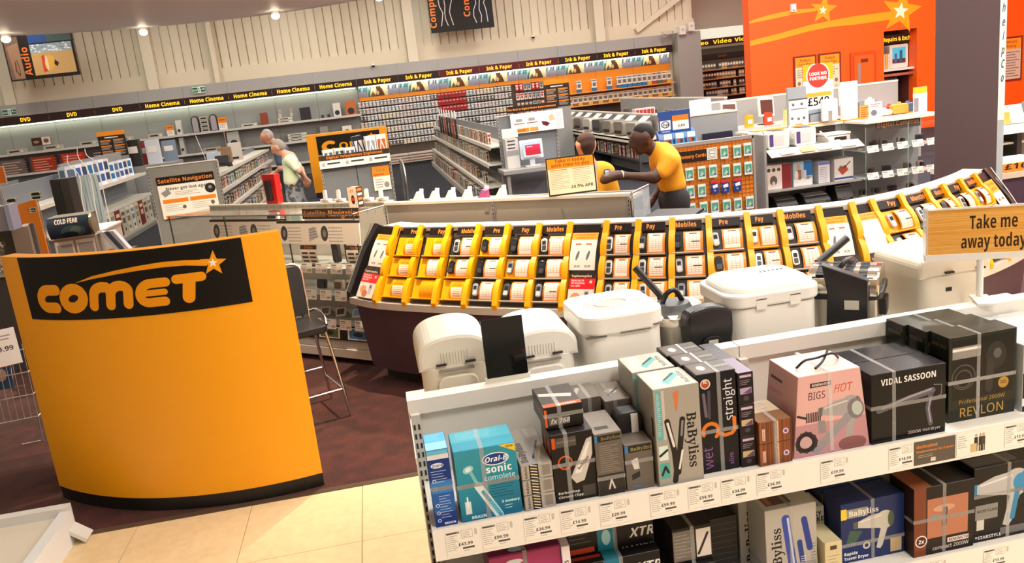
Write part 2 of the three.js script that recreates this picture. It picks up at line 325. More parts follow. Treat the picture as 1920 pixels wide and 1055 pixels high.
// white base shelf and the black and amber panel at the lower left
{
  const t = thing('base_shelf', 'low white metal base shelf on the cream tiles', 'shelf', [-2.42, 0, -3.6]);
  G().span(-0.6, 0.56, 0.1, 0.13, -0.78, 0.8).mesh('shelf_board', mat('#d8d0c0', 0.45), t);
  G().span(-0.6, 0.56, 0.0, 0.18, -0.84, -0.78).mesh('back_lip', mat('#d5d6d2', 0.4), t);
  G().span(0.52, 0.58, 0.0, 0.16, -0.78, 0.8).mesh('side_lip', mat('#dfe4e4', 0.4), t);
  G().box(0.14, 0.02, 0.1, 0.6, 0.06, -0.74, 0, 0, -0.7).mesh('corner_bracket', mat('#d5d6d2', 0.4), t);
  const [r] = art([[128, 256, (c, w, h) => { flat('#1a1714')(c, w, h); blob(c, [[0, 20], [90, 120], [90, 150], [40, 190], [0, 120]], '#f2a313'); blob(c, [[80, 256], [128, 215], [128, 256]], '#f2a313'); }]]);
  const p = thing('floor_sign', 'black and amber sign panel at the bottom corner beside the white base shelf', 'sign', [-1.52, 0, -2.72], 0.3);
  put(boardGeo(0.5, 0.56, 0.02, r), 'board', pmat(r, 0.4), p); G().span(0.25, 0.275, 0, 0.58, -0.014, 0.014).mesh('frame', dark, p);
}
// wire browser basket with cases at the far left
{
  const t = thing('wire_basket', 'wire browser stand of boxed discs left of the amber counter', 'rack', [-3.02, 0, -6.15], 0.15);
  const w = mat('#cfcac4', 0.3, { metalness: 0.8 });
  for (let k = 0; k < 4; k++) { const y = 0.2 + k * 0.16, b = 0.24 - k * 0.02; G().rod([-0.5, y, b], [0.42, y, b], 0.005).rod([0.42, y, b], [0.62, y + 0.1, -0.25], 0.005).rod([-0.5, y, b], [-0.5, y + 0.1, -0.25], 0.005).mesh('rail', w, t); }
  for (let k = 0; k < 22; k++) G().rod([-0.46 + k * 0.042, 0.2, 0.24], [-0.46 + k * 0.042, 0.72, 0.18], 0.0022, 5).mesh('wire', w, t);
  G().rod([0.4, 0, 0.2], [0.42, 0.2, 0.24], 0.006).rod([0.28, 0.02, 0.24], [0.4, 0.02, 0.24], 0.005).mesh('foot', w, t);
  G().rod([-0.45, 0, 0.2], [-0.5, 0.2, 0.24], 0.006).mesh('foot', w, t);
  for (let k = 0; k < 9; k++) {
    const [r] = art([[44, 60, (c, w2, h) => { flat(pick(['#27303f', '#5a2f4a', '#2d4a66', '#49505a', '#3b2436', '#6a6d78']))(c, w2, h); oval(c, 22, 28, 12, 14, pick(['#9aa', '#b98', '#556'])); rect(c, 4, 4, 36, 8, pick(['#ddd', '#c33', '#fc3'])); }]]);
    const d = put(packGeo(0.14, 0.19, 0.02, { front: r }, 0), 'disc_case', pmat(r, 0.35)); d.position.set(-3.4 + (k % 5) * 0.16, 0.42 + Math.floor(k / 5) * 0.2, -6.02 - Math.floor(k / 5) * 0.06); d.rotation.x = -0.2;
    tag(d, nth(k) + ' boxed disc in the wire browser stand left of the amber counter', 'disc case', 'discs in the wire stand');
  }
  const [r] = art([[90, 130, (c, w2, h) => { flat('#f2ece6')(c, w2, h); rect(c, 14, 22, 60, 4, '#999'); rect(c, 22, 34, 46, 4, '#999'); text(c, '£9.99', 45, 78, 24, '#333', { al: 'center' }); }]]);
  const p = put(boardGeo(0.18, 0.25, 0.006, r), 'price_card', pmat(r)); p.position.set(-2.63, 0.62, -5.88); p.rotation.set(-0.1, 0.35, 0.05);
  tag(p, 'white price card clipped on the wire browser stand', 'price card');
}
// ---------------------------------------------------------------- the white shelving unit in front, with hair care packs
const SH = 0.88, SF = -2.17, shelfW = mat('#eae7df', 0.4), shelfW2 = mat('#dedad0', 0.45);
{
  const t = thing('shelving_unit', 'white metal shelving unit stacked with hair dryers and stylers', 'shelving');
  G().span(0.0, 2.6, 0.0, 1.1, -2.57, -2.55).mesh('back_panel', shelfW2, t);
  for (const [x0, x1] of [[-0.005, 1.128], [1.132, 2.6]]) {
    G().span(x0, x1, 1.1, 1.15, -2.59, -2.53).mesh('cap_rail', shelfW, t);
    G().span(x0, x1, 0.91, 0.93, -3.02, -2.57).mesh('top_shelf', shelfW, t);
  }
  G().span(-0.005, 2.6, 0.9, 0.99, -3.06, -3.02).mesh('rear_lip', shelfW, t);
  for (const [y, z] of [[SH, SF], [0.45, SF]]) {
    G().span(0.012, 2.6, y - 0.02, y, -2.55, z).mesh('shelf', shelfW, t);
    G().span(0.012, 2.6, y - 0.092, y + 0.006, z, z + 0.006).mesh('price_strip', mat('#f4f2ee', 0.3), t);
  }
  for (const x of [0.012, 1.13]) {
    const p = G().span(x - 0.012, x + 0.018, 0, 1.11, -2.56, -2.5).mesh('upright', mat('#c9c4b8', 0.4), t);
    if (x < 0.5) for (let k = 0; k < 22; k++) for (const dx of [-0.007, 0.007]) G().span(x + 0.003 + dx - 0.003, x + 0.003 + dx + 0.003, 1.06 - k * 0.032, 1.078 - k * 0.032, -2.5, -2.4985).mesh('slot', mat('#2b2824', 0.8), p);
    if (x < 0.5) G().span(-0.003, 0.0, 0, 1.1, -2.55, -2.2).mesh('end_panel', shelfW2, t);
  }
}
const strapM = mat('#f2f2f0', 0.25, { transparent: true, opacity: 0.26 });
const K = 1250;                                                    // print pixels per metre on the near packs
// carton: printed box standing at x0..x1, front at z, depth d, base y, height h
function carton(name, label, x0, x1, z, d, y, h, f, o = {}) {
  const w = x1 - x0, base = o.base ?? '#222', px = (m) => Math.max(8, Math.round(m * K));
  const sets = art([[px(w), px(h), f], [px(Math.min(d, 0.3) * 0.8), px(h), o.side ?? flat(base)], [px(w), px(Math.min(d, 0.3) * 0.8), o.top ?? flat(base)], [8, 8, flat(base)]]);
  const t = thing(name, label, o.cat ?? 'box', [(x0 + x1) / 2, y, z - d / 2], o.turn ?? 0, o.group);
  put(packGeo(w, h, d, { front: sets[0], left: sets[1], right: sets[1], top: sets[2], back: sets[3], edge: sets[3] }), 'carton', pmat(sets[0], o.rough ?? 0.35), t);
  const W = w / 2, D = d / 2, s = 0.0062, e = 0.0006;
  for (const u of o.vs ?? []) { const x = -W + w * u; G().span(x - s, x + s, 0, h + e, D, D + e).span(x - s, x + s, h, h + e, -D, D + e).span(x - s, x + s, 0, h + e, -D - e, -D).mesh('strap', strapM, t, 'clear packing strap'); }
  for (const v of o.hs ?? []) { const yy = h * v; G().span(-W - e, W + e, yy - s, yy + s, D, D + e).span(-W - e, -W, yy - s, yy + s, -D, D).span(W, W + e, yy - s, yy + s, -D, D).mesh('strap', strapM, t, 'clear packing strap'); }
  return t;
}
// drawings used on the print
function dryer(c, x, y, s, body, trim, flipX = 1) {
  c.save(); c.translate(x, y); c.scale(s * flipX, s);
  blob(c, [[-50, -10], [-20, -20], [16, -24], [16, 18], [-20, 12], [-50, 6]], body); oval(c, 18, -3, 24, 24, body); oval(c, 34, -3, 8, 20, trim);
  blob(c, [[8, 16], [26, 16], [12, 62], [6, 70], [-4, 66]], body); blob(c, [[-62, -10], [-50, -12], [-50, 8], [-62, 6]], trim); strokes(c, [[-44, -8], [10, -16]], 3, '#ffffff88'); c.restore();
}
function logoB(c, x, y, s, col, rot = 0) { text(c, 'BaByliss', x, y, s, col, { f: 'serif', rot }); }
function topBand(a, b, s, col) { return (c, w, h) => { flat(a)(c, w, h); rect(c, 0, h * 0.55, w, h * 0.45, b); if (s) text(c, s, w * 0.5, h * 0.88, h * 0.26, col, { al: 'center' }); lines(c, w * 0.1, h * 0.12, w * 0.7, 4, h * 0.09, col + '88', 2); }; }
const Zf = -2.19;
carton('toothbrush_box', 'narrow navy toothbrush box at the end of the upper shelf', 0.026, 0.09, Zf, 0.12, SH, 0.24, (c, w, h) => {
  flat('#1a3a86')(c, w, h); rect(c, 0, 0, w, h * 0.06, '#6ec3e6'); rect(c, 0, h * 0.06, w, h * 0.06, '#e5e3e8'); rect(c, 0, h * 0.4, w, h * 0.16, '#3c86cf'); rect(c, 0, h * 0.56, w, h * 0.26, '#2a62b4');
  oval(c, w * 0.42, h * 0.2, w * 0.3, h * 0.035, '#e8eefc'); text(c, 'Oral-B', w * 0.42, h * 0.215, w * 0.17, '#1a3a86', { al: 'center', it: 1 }); lines(c, w * 0.1, h * 0.27, w * 0.7, 5, h * 0.035, '#cfe0ff'); lines(c, w * 0.3, h * 0.6, w * 0.55, 9, h * 0.035, '#cfe0ff');
  for (const v of [0.4, 0.5, 0.72, 0.82, 0.92]) { oval(c, w * 0.2, h * v, w * 0.09, w * 0.09, '#e8f2ff'); oval(c, w * 0.2, h * v, w * 0.06, w * 0.06, '#2a62b4'); } text(c, 'BRAUN', w * 0.4, h * 0.98, w * 0.16, '#fff');
}, { base: '#1b3f8c', top: topBand('#5fb4dc', '#8fd0ea'), hs: [0.5] });
carton('toothbrush_box', 'wide teal electric toothbrush box with yellow corner flash', 0.102, 0.283, Zf, 0.14, SH, 0.222, (c, w, h) => {
  const g = c.createLinearGradient(0, 0, w * 0.4, h); g.addColorStop(0, '#3d9db4'); g.addColorStop(0.5, '#2a93ae'); g.addColorStop(1, '#1a6f96'); c.fillStyle = g; c.fillRect(-2, -2, w + 4, h + 4);
  blob(c, [[w * 0.72, 0], [w, 0], [w, h * 0.12]], '#f4cf2b'); text(c, 'NEW!', w * 0.84, h * 0.05, h * 0.042, '#555');
  oval(c, w * 0.66, h * 0.18, w * 0.22, h * 0.09, '#f2f5fa'); oval(c, w * 0.66, h * 0.18, w * 0.2, h * 0.075, '#20408c'); text(c, 'Oral-B', w * 0.66, h * 0.215, h * 0.1, '#fff', { al: 'center', it: 1 });
  text(c, 'sonic', w * 0.48, h * 0.37, h * 0.14, '#fff'); text(c, 'complete', w * 0.44, h * 0.47, h * 0.1, '#d6f0f5', { b: 0 }); lines(c, w * 0.52, h * 0.55, w * 0.4, 5, h * 0.04, '#18506a', 3);
  oval(c, w * 0.2, h * 0.27, w * 0.09, h * 0.05, '#9fd6de', -0.4); oval(c, w * 0.2, h * 0.27, w * 0.05, h * 0.03, '#e9f6f7', -0.4); strokes(c, [[w * 0.24, h * 0.32], [w * 0.32, h * 0.5]], 12, '#7fc3cf'); strokes(c, [[w * 0.33, h * 0.52], [w * 0.62, h * 0.98]], 30, '#dfeaf0'); strokes(c, [[w * 0.4, h * 0.62], [w * 0.64, h * 0.98]], 14, '#3da2c2');
  for (let k = 0; k < 6; k++) strokes(c, [[w * (0.47 + k * 0.02), h * (0.8 + k * 0.03)], [w * (0.56 + k * 0.02), h * (0.77 + k * 0.03)]], 4, '#7fd0dd'); rect(c, w * 0.08, h * 0.72, w * 0.1, h * 0.18, '#d8e8ec'); strokes(c, [[w * 0.13, h * 0.66], [w * 0.13, h * 0.8]], 6, '#f4fafa'); text(c, '3 memory', w * 0.68, h * 0.82, h * 0.05, '#dff'); lines(c, w * 0.72, h * 0.86, w * 0.16, 2, h * 0.04, '#cff'); text(c, 'BRAUN', w * 0.16, h * 0.98, h * 0.06, '#e8f4ff');
}, { base: '#2b87a5', top: topBand('#55aabd', '#3f9ab2', '', '#dff4f6'), vs: [0.45], hs: [0.5] });
const crimp = (c, w, h) => { flat('#a19b94')(c, w, h); rect(c, w * 0.02, h * 0.04, w * 0.96, h * 0.92, '#b3aca3'); rect(c, w * 0.26, 0, w * 0.3, h, '#2c2724'); for (let k = 0; k < 5; k++) { blob(c, [[w * 0.3, h * k * 0.2], [w * 0.52, h * (k * 0.2 + 0.12)], [w * 0.52, h * (k * 0.2 + 0.2)], [w * 0.3, h * (k * 0.2 + 0.08)]], k % 2 ? '#e9d9a0' : '#f2efe6'); } logoB(c, w * 0.18, h * 0.9, h * 0.2, '#2b2624', -Math.PI / 2); rect(c, w * 0.64, h * 0.15, w * 0.3, h * 0.7, '#8d8780'); };
for (let k = 0; k < 3; k++) carton('styler_box', ['bottom', 'middle', 'top'][k] + ' of three flat grey crimper boxes beside the teal box', 0.29, 0.383, -2.187, 0.26, SH + k * 0.0485, 0.048, crimp, { base: '#8e8880', top: (c, w, h) => { flat('#918a82')(c, w, h); logoB(c, w * 0.3, h * 0.95, w * 0.3, '#1d1918', -Math.PI / 2); strokes(c, [[w * 0.5, h * 0.85], [w * 0.85, h * 0.4]], 8, '#2a2523'); strokes(c, [[w * 0.65, h * 0.9], [w * 0.92, h * 0.5]], 6, '#c8a35a'); }, vs: [0.62], group: 'flat grey crimper boxes' });
const clip = (c, w, h) => { flat('#1b1816')(c, w, h); rect(c, w * 0.1, h * 0.05, w * 0.5, h * 0.14, '#55504c'); text(c, 'professional', w * 0.14, h * 0.13, h * 0.045, '#8a847e'); rect(c, w * 0.02, h * 0.04, w * 0.08, h * 0.16, '#d9541e'); oval(c, w * 0.3, h * 0.42, w * 0.18, w * 0.18, '#d9541e'); oval(c, w * 0.3, h * 0.42, w * 0.14, w * 0.14, '#1b1816');
  blob(c, [[w * 0.4, h * 0.65], [w * 0.85, h * 0.12], [w * 0.98, h * 0.1], [w * 0.96, h * 0.35], [w * 0.72, h * 0.72], [w * 0.52, h * 0.75]], '#cfc9c4'); blob(c, [[w * 0.5, h * 0.6], [w * 0.86, h * 0.18], [w * 0.93, h * 0.17], [w * 0.66, h * 0.6]], '#efece8'); logoB(c, w * 0.62, h * 0.56, h * 0.055, '#222', -0.85); text(c, 'Barbershop', w * 0.06, h * 0.88, h * 0.055, '#e8e4de'); text(c, 'Chrome Clipper', w * 0.06, h * 0.94, h * 0.055, '#e8e4de'); rect(c, w * 0.66, h * 0.8, w * 0.3, h * 0.16, '#4a4541'); };
carton('clipper_box', 'black and orange hair clipper box standing under a smaller one', 0.386, 0.514, Zf - 0.005, 0.13, SH, 0.218, clip, { base: '#2a2623', vs: [0.36], hs: [0.55], side: (c, w, h) => { flat('#221e1b')(c, w, h); rect(c, w * 0.25, h * 0.12, w * 0.2, h * 0.3, '#c8511e'); rect(c, w * 0.65, h * 0.12, w * 0.2, h * 0.3, '#c8511e'); } });
carton('clipper_box', 'smaller black clipper box with orange end lying on top of another', 0.382, 0.5, -2.23, 0.17, SH + 0.222, 0.07, (c, w, h) => { flat('#211d1a')(c, w, h); rect(c, 0, h * 0.1, w * 0.07, h * 0.8, '#e0662a'); rect(c, w * 0.1, h * 0.45, w * 0.55, h * 0.4, '#6a635c'); text(c, 'fx 768', w * 0.14, h * 0.78, h * 0.3, '#ddd', { it: 1 }); }, { base: '#332e2a', vs: [0.4], hs: [0.6], top: (c, w, h) => { flat('#3a3531')(c, w, h); rect(c, 0, h * 0.86, w, h * 0.14, '#d9541e'); text(c, 'extreme', w * 0.4, h * 0.97, h * 0.1, '#e8e4e0'); blob(c, [[w * 0.05, h * 0.3], [w * 0.9, h * 0.5], [w * 0.85, h * 0.65], [w * 0.05, h * 0.45]], '#bdb6ae'); } });
carton('trimmer_box', 'grey trimmer box lying flat behind the clipper boxes', 0.505, 0.597, -2.39, 0.13, SH, 0.235, flat('#5b544d'), { base: '#6b635b', vs: [0.6], top: (c, w, h) => { flat('#6f675f')(c, w, h); blob(c, [[w * 0.1, h * 0.6], [w * 0.4, h * 0.2], [w * 0.5, h * 0.3], [w * 0.2, h * 0.8]], '#a8a199'); } });
carton('shaver_box', 'slim grey shaver box with text panel beside the clipper box', 0.516, 0.6, Zf, 0.17, SH, 0.2, (c, w, h) => { flat('#6a625a')(c, w, h); rect(c, w * 0.08, h * 0.03, w * 0.88, h * 0.1, '#26221f'); rect(c, 0, h * 0.03, w * 0.1, h * 0.1, '#2f86c8'); logoB(c, w * 0.22, h * 0.11, h * 0.075, '#8f8a55'); lines(c, w * 0.14, h * 0.2, w * 0.74, 13, h * 0.034, '#9c948b', 2); rect(c, 0, h * 0.66, w, h * 0.34, '#332e2b'); strokes(c, [[w * 0.4, h * 0.9], [w * 0.5, h * 0.76], [w * 0.6, h * 0.9]], 7, '#d8d4d0'); }, { base: '#6f675f', hs: [0.28], top: (c, w, h) => { flat('#857c73')(c, w, h); rect(c, w * 0.15, h * 0.7, w * 0.5, h * 0.14, '#2a2622'); lines(c, w * 0.2, h * 0.1, w * 0.6, 6, h * 0.07, '#6a625a'); } });
carton('shaver_box', 'short grey shaver box with a blue corner, black pouch behind', 0.604, 0.69, Zf, 0.08, SH, 0.15, (c, w, h) => { flat('#6b645d')(c, w, h); rect(c, w * 0.12, h * 0.03, w * 0.85, h * 0.15, '#27231f'); rect(c, 0, h * 0.03, w * 0.13, h * 0.15, '#2f86c8'); logoB(c, w * 0.2, h * 0.15, h * 0.11, '#a39a5a'); blob(c, [[w * 0.2, h * 0.35], [w * 0.45, h * 0.3], [w * 0.5, h * 0.55], [w * 0.3, h * 0.55]], '#d9d6d2'); blob(c, [[w * 0.2, h * 0.66], [w * 0.5, h * 0.6], [w * 0.5, h * 0.72], [w * 0.2, h * 0.78]], '#2a2a30'); text(c, 'men', w * 0.2, h * 0.94, h * 0.08, '#3a8fd0'); }, { base: '#6a625b', hs: [0.62] });
{
  const t = thing('travel_pouch', 'black travel pouch with a silver stripe behind the short shaver box', 'pouch', [0.65, SH + 0.005, -2.3]);
  G().ext(rrect(0.072, 0.2, 0.02, 0, 0.105), 0.05, mx(0, 0, -0.025), 0.006).mesh('pouch', mat('#191717', 0.5), t);
  G().span(0.004, 0.026, 0.08, 0.205, 0.03, 0.034).mesh('stripe', mat('#d6d4cf', 0.3), t, 'silver stripe');
  carton('shaver_box', 'grey shaver box with a small picture on its lid behind the black pouch', 0.601, 0.686, -2.36, 0.16, SH, 0.225, flat('#655d55'), { base: '#6a6159', vs: [0.4], top: (c, w, h) => { flat('#7d746b')(c, w, h); oval(c, w * 0.5, h * 0.5, w * 0.22, h * 0.12, '#b6aea5', 0.4); strokes(c, [[w * 0.3, h * 0.7], [w * 0.8, h * 0.4]], 8, '#3a3530'); } });
}
const silver = (c, w, h) => {
  flat('#a9a49b')(c, w, h); rect(c, w * 0.04, h * 0.02, w * 0.11, h * 0.5, '#5fb6bd'); lines(c, w * 0.055, h * 0.05, w * 0.08, 22, h * 0.02, '#e8e8e0', 2); rect(c, w * 0.17, h * 0.02, w * 0.06, h * 0.5, '#c9c4ba'); blob(c, [[w * 0.42, h * 0.06], [w * 0.56, h * 0.04], [w * 0.5, h * 0.24], [w * 0.46, h * 0.24]], '#d97a4a');
  logoB(c, w * 0.7, h * 0.28, w * 0.3, '#171513', Math.PI / 2); strokes(c, [[w * 0.26, h * 0.34], [w * 0.38, h * 0.66], [w * 0.4, h * 0.86], [w * 0.36, h * 0.96]], 22, '#25211f'); strokes(c, [[w * 0.27, h * 0.36], [w * 0.38, h * 0.6]], 10, '#e6e4e0');
  strokes(c, [[w * 0.6, h * 0.34], [w * 0.5, h * 0.66], [w * 0.44, h * 0.88]], 22, '#25211f'); strokes(c, [[w * 0.6, h * 0.36], [w * 0.56, h * 0.5]], 9, '#8d8a88'); strokes(c, [[w * 0.56, h * 0.66], [w * 0.47, h * 0.84]], 8, '#eeece8'); rect(c, w * 0.04, h * 0.58, w * 0.2, h * 0.15, '#d8ebe8'); strokes(c, [[w * 0.06, h * 0.68], [w * 0.22, h * 0.63]], 9, '#222'); rect(c, w * 0.04, h * 0.76, w * 0.22, h * 0.16, '#4fb0a8'); strokes(c, [[w * 0.08, h * 0.88], [w * 0.16, h * 0.8], [w * 0.22, h * 0.86]], 9, '#222');
};
const silverTop = (c, w, h) => { flat('#b8b3a8')(c, w, h); rect(c, w * 0.1, h * 0.1, w * 0.3, h * 0.8, '#c8c3b8'); blob(c, [[w * 0.3, h * 0.7], [w * 0.7, h * 0.2], [w * 0.8, h * 0.4], [w * 0.4, h * 0.85]], '#5fa8a8'); strokes(c, [[w * 0.4, h * 0.6], [w * 0.7, h * 0.3]], 9, '#2a2624'); logoB(c, w * 0.88, h * 0.9, w * 0.14, '#222', -Math.PI / 2); };
carton('straightener_box', 'tall silver straightener box, front one of a pair', 0.7, 0.842, -2.178, 0.15, SH, 0.312, silver, { base: '#9a958c', top: silverTop, vs: [], side: (c, w, h) => { flat('#98938a')(c, w, h); rect(c, w * 0.8, h * 0.3, w * 0.12, h * 0.2, '#1c1a18'); }, group: 'silver straightener boxes' });
carton('straightener_box', 'tall silver straightener box, rear one of a pair', 0.69, 0.83, -2.34, 0.15, SH, 0.312, silver, { base: '#9a958c', top: silverTop, group: 'silver straightener boxes' });
const wet = (c, w, h) => {
  flat('#16131a')(c, w, h); oval(c, w * 0.22, h * 0.1, w * 0.13, w * 0.13, '#e8e0dc'); oval(c, w * 0.22, h * 0.1, w * 0.1, w * 0.1, '#b0512c'); text(c, 'XL', w * 0.22, h * 0.095, w * 0.1, '#fff', { al: 'center' }); strokes(c, [[w * 0.16, h * 0.2], [w * 0.2, h * 0.42]], 12, '#6f6672'); strokes(c, [[w * 0.3, h * 0.18], [w * 0.28, h * 0.44]], 12, '#4d4651');
  text(c, 'wet', w * 0.32, h * 0.96, w * 0.36, '#8a5f9a', { rot: -Math.PI / 2, b: 0 }); text(c, 'straight', w * 0.9, h * 0.5, w * 0.32, '#e8e6ec', { rot: -Math.PI / 2, b: 0 }); text(c, 'slim', w * 0.86, h * 0.95, w * 0.16, '#8a5f9a', { rot: -Math.PI / 2 });
  strokes(c, [...Array(20)].map((_, i) => { const a = (-200 + i * 13) * R; return [w * 0.3 + w * 0.2 * Math.cos(a), h * 0.58 + h * 0.08 * Math.sin(a)]; }), 15, '#e07a28'); strokes(c, [[w * 0.48, h * 0.6], [w * 0.66, h * 0.64], [w * 0.84, h * 0.63], [w * 0.92, h * 0.6], [w * 0.92, h * 0.48]], 15, '#e07a28'); rect(c, w * 0.55, 0, 2, h, '#4a4450');
};
for (let k = 0; k < 3; k++) carton('straightener_box', 'black straightener box with orange 2, ' + ['front', 'middle', 'back'][k] + ' of three in a row', 0.845 - k * 0.006, 0.97 - k * 0.006, -2.206 - k * 0.105, 0.1, SH, 0.323 - k * 0.002, wet, { base: '#241f24', vs: k ? [] : [0.56], hs: k ? [] : [0.42], group: 'black straightener boxes', top: (c, w, h) => { flat('#3f372f')(c, w, h); rect(c, w * 0.05, h * 0.1, w * 0.42, h * 0.8, '#554a3d'); oval(c, w * 0.28, h * 0.5, w * 0.1, h * 0.2, '#d8cfc0'); rect(c, w * 0.52, 0, w * 0.06, h, '#cfcac2'); text(c, 'wet2straight', w * 0.62, h * 0.55, h * 0.18, '#a89a86'); rect(c, w * 0.6, h * 0.62, w * 0.34, h * 0.12, '#2a2420'); } });
for (let k = 0; k < 3; k++) carton('styler_box', ['lowest', 'middle', 'topmost'][k] + ' of three slim dark purple styler boxes', 0.974, 1.024, -2.202, 0.3, SH + k * 0.103, 0.102, (c, w, h) => { flat('#1d181d')(c, w, h); rect(c, w * 0.1, h * 0.06, w * 0.8, h * 0.1, '#8d6f92'); text(c, 'REMINGTON', w * 0.14, h * 0.145, h * 0.08, '#f0e8ee', { sx: 0.75 }); lines(c, w * 0.12, h * 0.24, w * 0.7, 3, h * 0.06, '#b8a8b8'); rect(c, w * 0.1, h * 0.48, w * 0.78, h * 0.2, ['#cbb489', '#c9b184', '#b0a0b8'][k]); blob(c, [[w * 0.3, h * 0.66], [w * 0.85, h * 0.5], [w * 0.85, h * 0.68]], '#6b4a72'); oval(c, w * 0.5, h * 0.82, w * 0.18, h * 0.08, '#4a444a'); }, { base: '#2a232b', group: 'slim purple styler boxes', top: topBand('#2e282e', '#6b5a70') });
const hair = (c, w, h) => { flat('#7a4526')(c, w, h); for (let k = 0; k < 60; k++) rect(c, w * hash(k, 1), 0, 2, h, k % 3 ? '#9a5d38' : '#5e321a'); rect(c, w * 0.48, 0, w * 0.12, h, '#d9b090'); rect(c, w * 0.1, h * 0.3, w * 0.08, h * 0.55, '#e8ded6'); text(c, 'REMINGTON', w * 0.165, h * 0.84, w * 0.07, '#7a2a20', { rot: -Math.PI / 2 }); oval(c, w * 0.82, h * 0.55, w * 0.09, w * 0.09, '#d8c8e8'); oval(c, w * 0.82, h * 0.55, w * 0.05, w * 0.05, '#7a4a8a'); };
for (let k = 0; k < 2; k++) carton('styler_box', (k ? 'upper' : 'lower') + ' of two small brown boxes printed with smooth hair', 1.026, 1.134, -2.186, 0.16, SH + k * 0.0725, 0.072, hair, { base: '#6a3d22', group: 'brown hair print boxes', vs: [0.5], top: topBand('#b9a68e', '#7a5336') });
// pink styler box with tapered top
{
  const t = carton('styler_box', 'pink tapered styler box with a black cord handle', 1.142, 1.398, -2.194, 0.2, SH, 0.262, (c, w, h) => {
    flat('#dfb1ad')(c, w, h); rect(c, 0, h * 0.6, w, h * 0.4, '#c08f96'); rect(c, w * 0.2, h * 0.1, w * 0.34, h * 0.055, '#2a1f22'); text(c, 'REMINGTON', w * 0.225, h * 0.143, h * 0.045, '#f2e6e2', { sx: 1.05 }); text(c, 'BIGS', w * 0.17, h * 0.3, h * 0.13, '#3a2b2e', { b: 0 }); text(c, 'HOT', w * 0.58, h * 0.26, h * 0.14, '#c8553a', { b: 0, it: 1 }); lines(c, w * 0.62, h * 0.17, w * 0.3, 1, 5, '#c8553a', 2);
    for (let k = 0; k < 9; k++) rect(c, w * (0.16 + k * 0.028), h * 0.46, w * 0.018, h * 0.12, '#2f2a2c'); strokes(c, [[w * 0.02, h * 0.48], [w * 0.16, h * 0.52]], 9, '#2f2a2c');
    dryer(c, w * 0.72, h * 0.48, w / 170, '#a7a3a5', '#6e6a6d'); strokes(c, [[w * 0.78, h * 0.58], [w * 0.3, h * 0.94]], 34, '#98949a'); oval(c, w * 0.88, h * 0.5, w * 0.11, h * 0.13, '#7d797c'); oval(c, w * 0.9, h * 0.5, w * 0.07, h * 0.09, '#b9c4bd');
    oval(c, w * 0.17, h * 0.82, w * 0.16, h * 0.13, '#262224'); oval(c, w * 0.17, h * 0.82, w * 0.09, h * 0.075, '#c9a7a8'); for (let k = 0; k < 12; k++) { const a = k * Math.PI / 6; oval(c, w * (0.17 + 0.15 * Math.cos(a)), h * (0.82 + 0.125 * Math.sin(a)), 6, 6, '#3a3437'); } rect(c, w * 0.36, h * 0.58, w * 0.1, h * 0.16, '#8f8b8e'); oval(c, w * 0.78, h * 0.93, w * 0.13, h * 0.035, '#d9b5b0'); c.strokeStyle = '#8a5a5a'; c.beginPath(); c.ellipse(w * 0.78, h * 0.93, w * 0.13, h * 0.035, 0, 0, 7); c.stroke();
  }, { base: '#d9aca8', vs: [0.5], top: flat('#e2bab2'), side: (c, w, h) => { flat('#d8a9a4')(c, w, h); text(c, 'BIGSHOT', w * 0.05, h * 0.36, h * 0.07, '#c8553a', { b: 0, it: 1 }); rect(c, w * 0.1, h * 0.16, w * 0.4, h * 0.035, '#5a3a3a'); } });
  const p = t.children[0].geometry.attributes.position;
  for (let i = 0; i < p.count; i++) { const k = p.getY(i) / 0.262; p.setX(i, p.getX(i) * (1 - 0.2 * k)); p.setZ(i, p.getZ(i) * (1 - 0.08 * k)); }
  t.children[0].geometry.computeVertexNormals(); t.children.slice(1).forEach((s) => { s.rotation.x = -0.03; s.position.y = 0.004; });
  G().tube([[-0.075, 0.266, 0.03], [-0.05, 0.288, 0.035], [0, 0.285, 0.02], [0.045, 0.296, 0.03], [0.085, 0.266, 0.0]], 0.004, 30).tube([[-0.03, 0.27, 0.065], [0, 0.28, 0.05], [0.03, 0.287, 0.02], [0.05, 0.3, 0.0]], 0.004, 20).mesh('cord_handle', mat('#1a1516', 0.5), t, 'black cord handle');
}
const vidal = (c, w, h) => { flat('#121113')(c, w, h); text(c, 'VIDAL SASSOON', w * 0.5, h * 0.17, h * 0.125, '#f2f0ee', { al: 'center', sx: 0.86 }); strokes(c, [[w * 0.1, h * 0.52], [w * 0.5, h * 0.42], [w * 0.82, h * 0.36]], 26, '#625f6b'); strokes(c, [[w * 0.14, h * 0.5], [w * 0.5, h * 0.4], [w * 0.8, h * 0.34]], 9, '#9a97a6'); strokes(c, [[w * 0.8, h * 0.42], [w * 0.76, h * 0.6], [w * 0.8, h * 0.84]], 22, '#565360'); strokes(c, [[w * 0.8, h * 0.46], [w * 0.77, h * 0.62], [w * 0.8, h * 0.82]], 6, '#a09dae'); strokes(c, [[w * 0.84, h * 0.28], [w * 0.95, h * 0.3], [w * 0.94, h * 0.44], [w * 0.8, h * 0.5]], 3, '#8a8792'); text(c, '2000W Hairdryer', w * 0.94, h * 0.94, h * 0.065, '#d8d6d4', { al: 'right', b: 0 }); };
for (let k = 0; k < 2; k++) carton('hairdryer_box', (k ? 'rear' : 'front') + ' black hairdryer box with white capitals', 1.402, 1.657, -2.19 - k * 0.118, 0.115, SH, 0.232, vidal, { base: '#1c1a1b', rough: 0.22, vs: [0.3], hs: k ? [] : [0.52], top: (c, w, h) => { flat('#1e1c1d')(c, w, h); rect(c, 0, h * 0.6, w, h * 0.06, '#2f2d30'); }, group: 'black hairdryer boxes' });
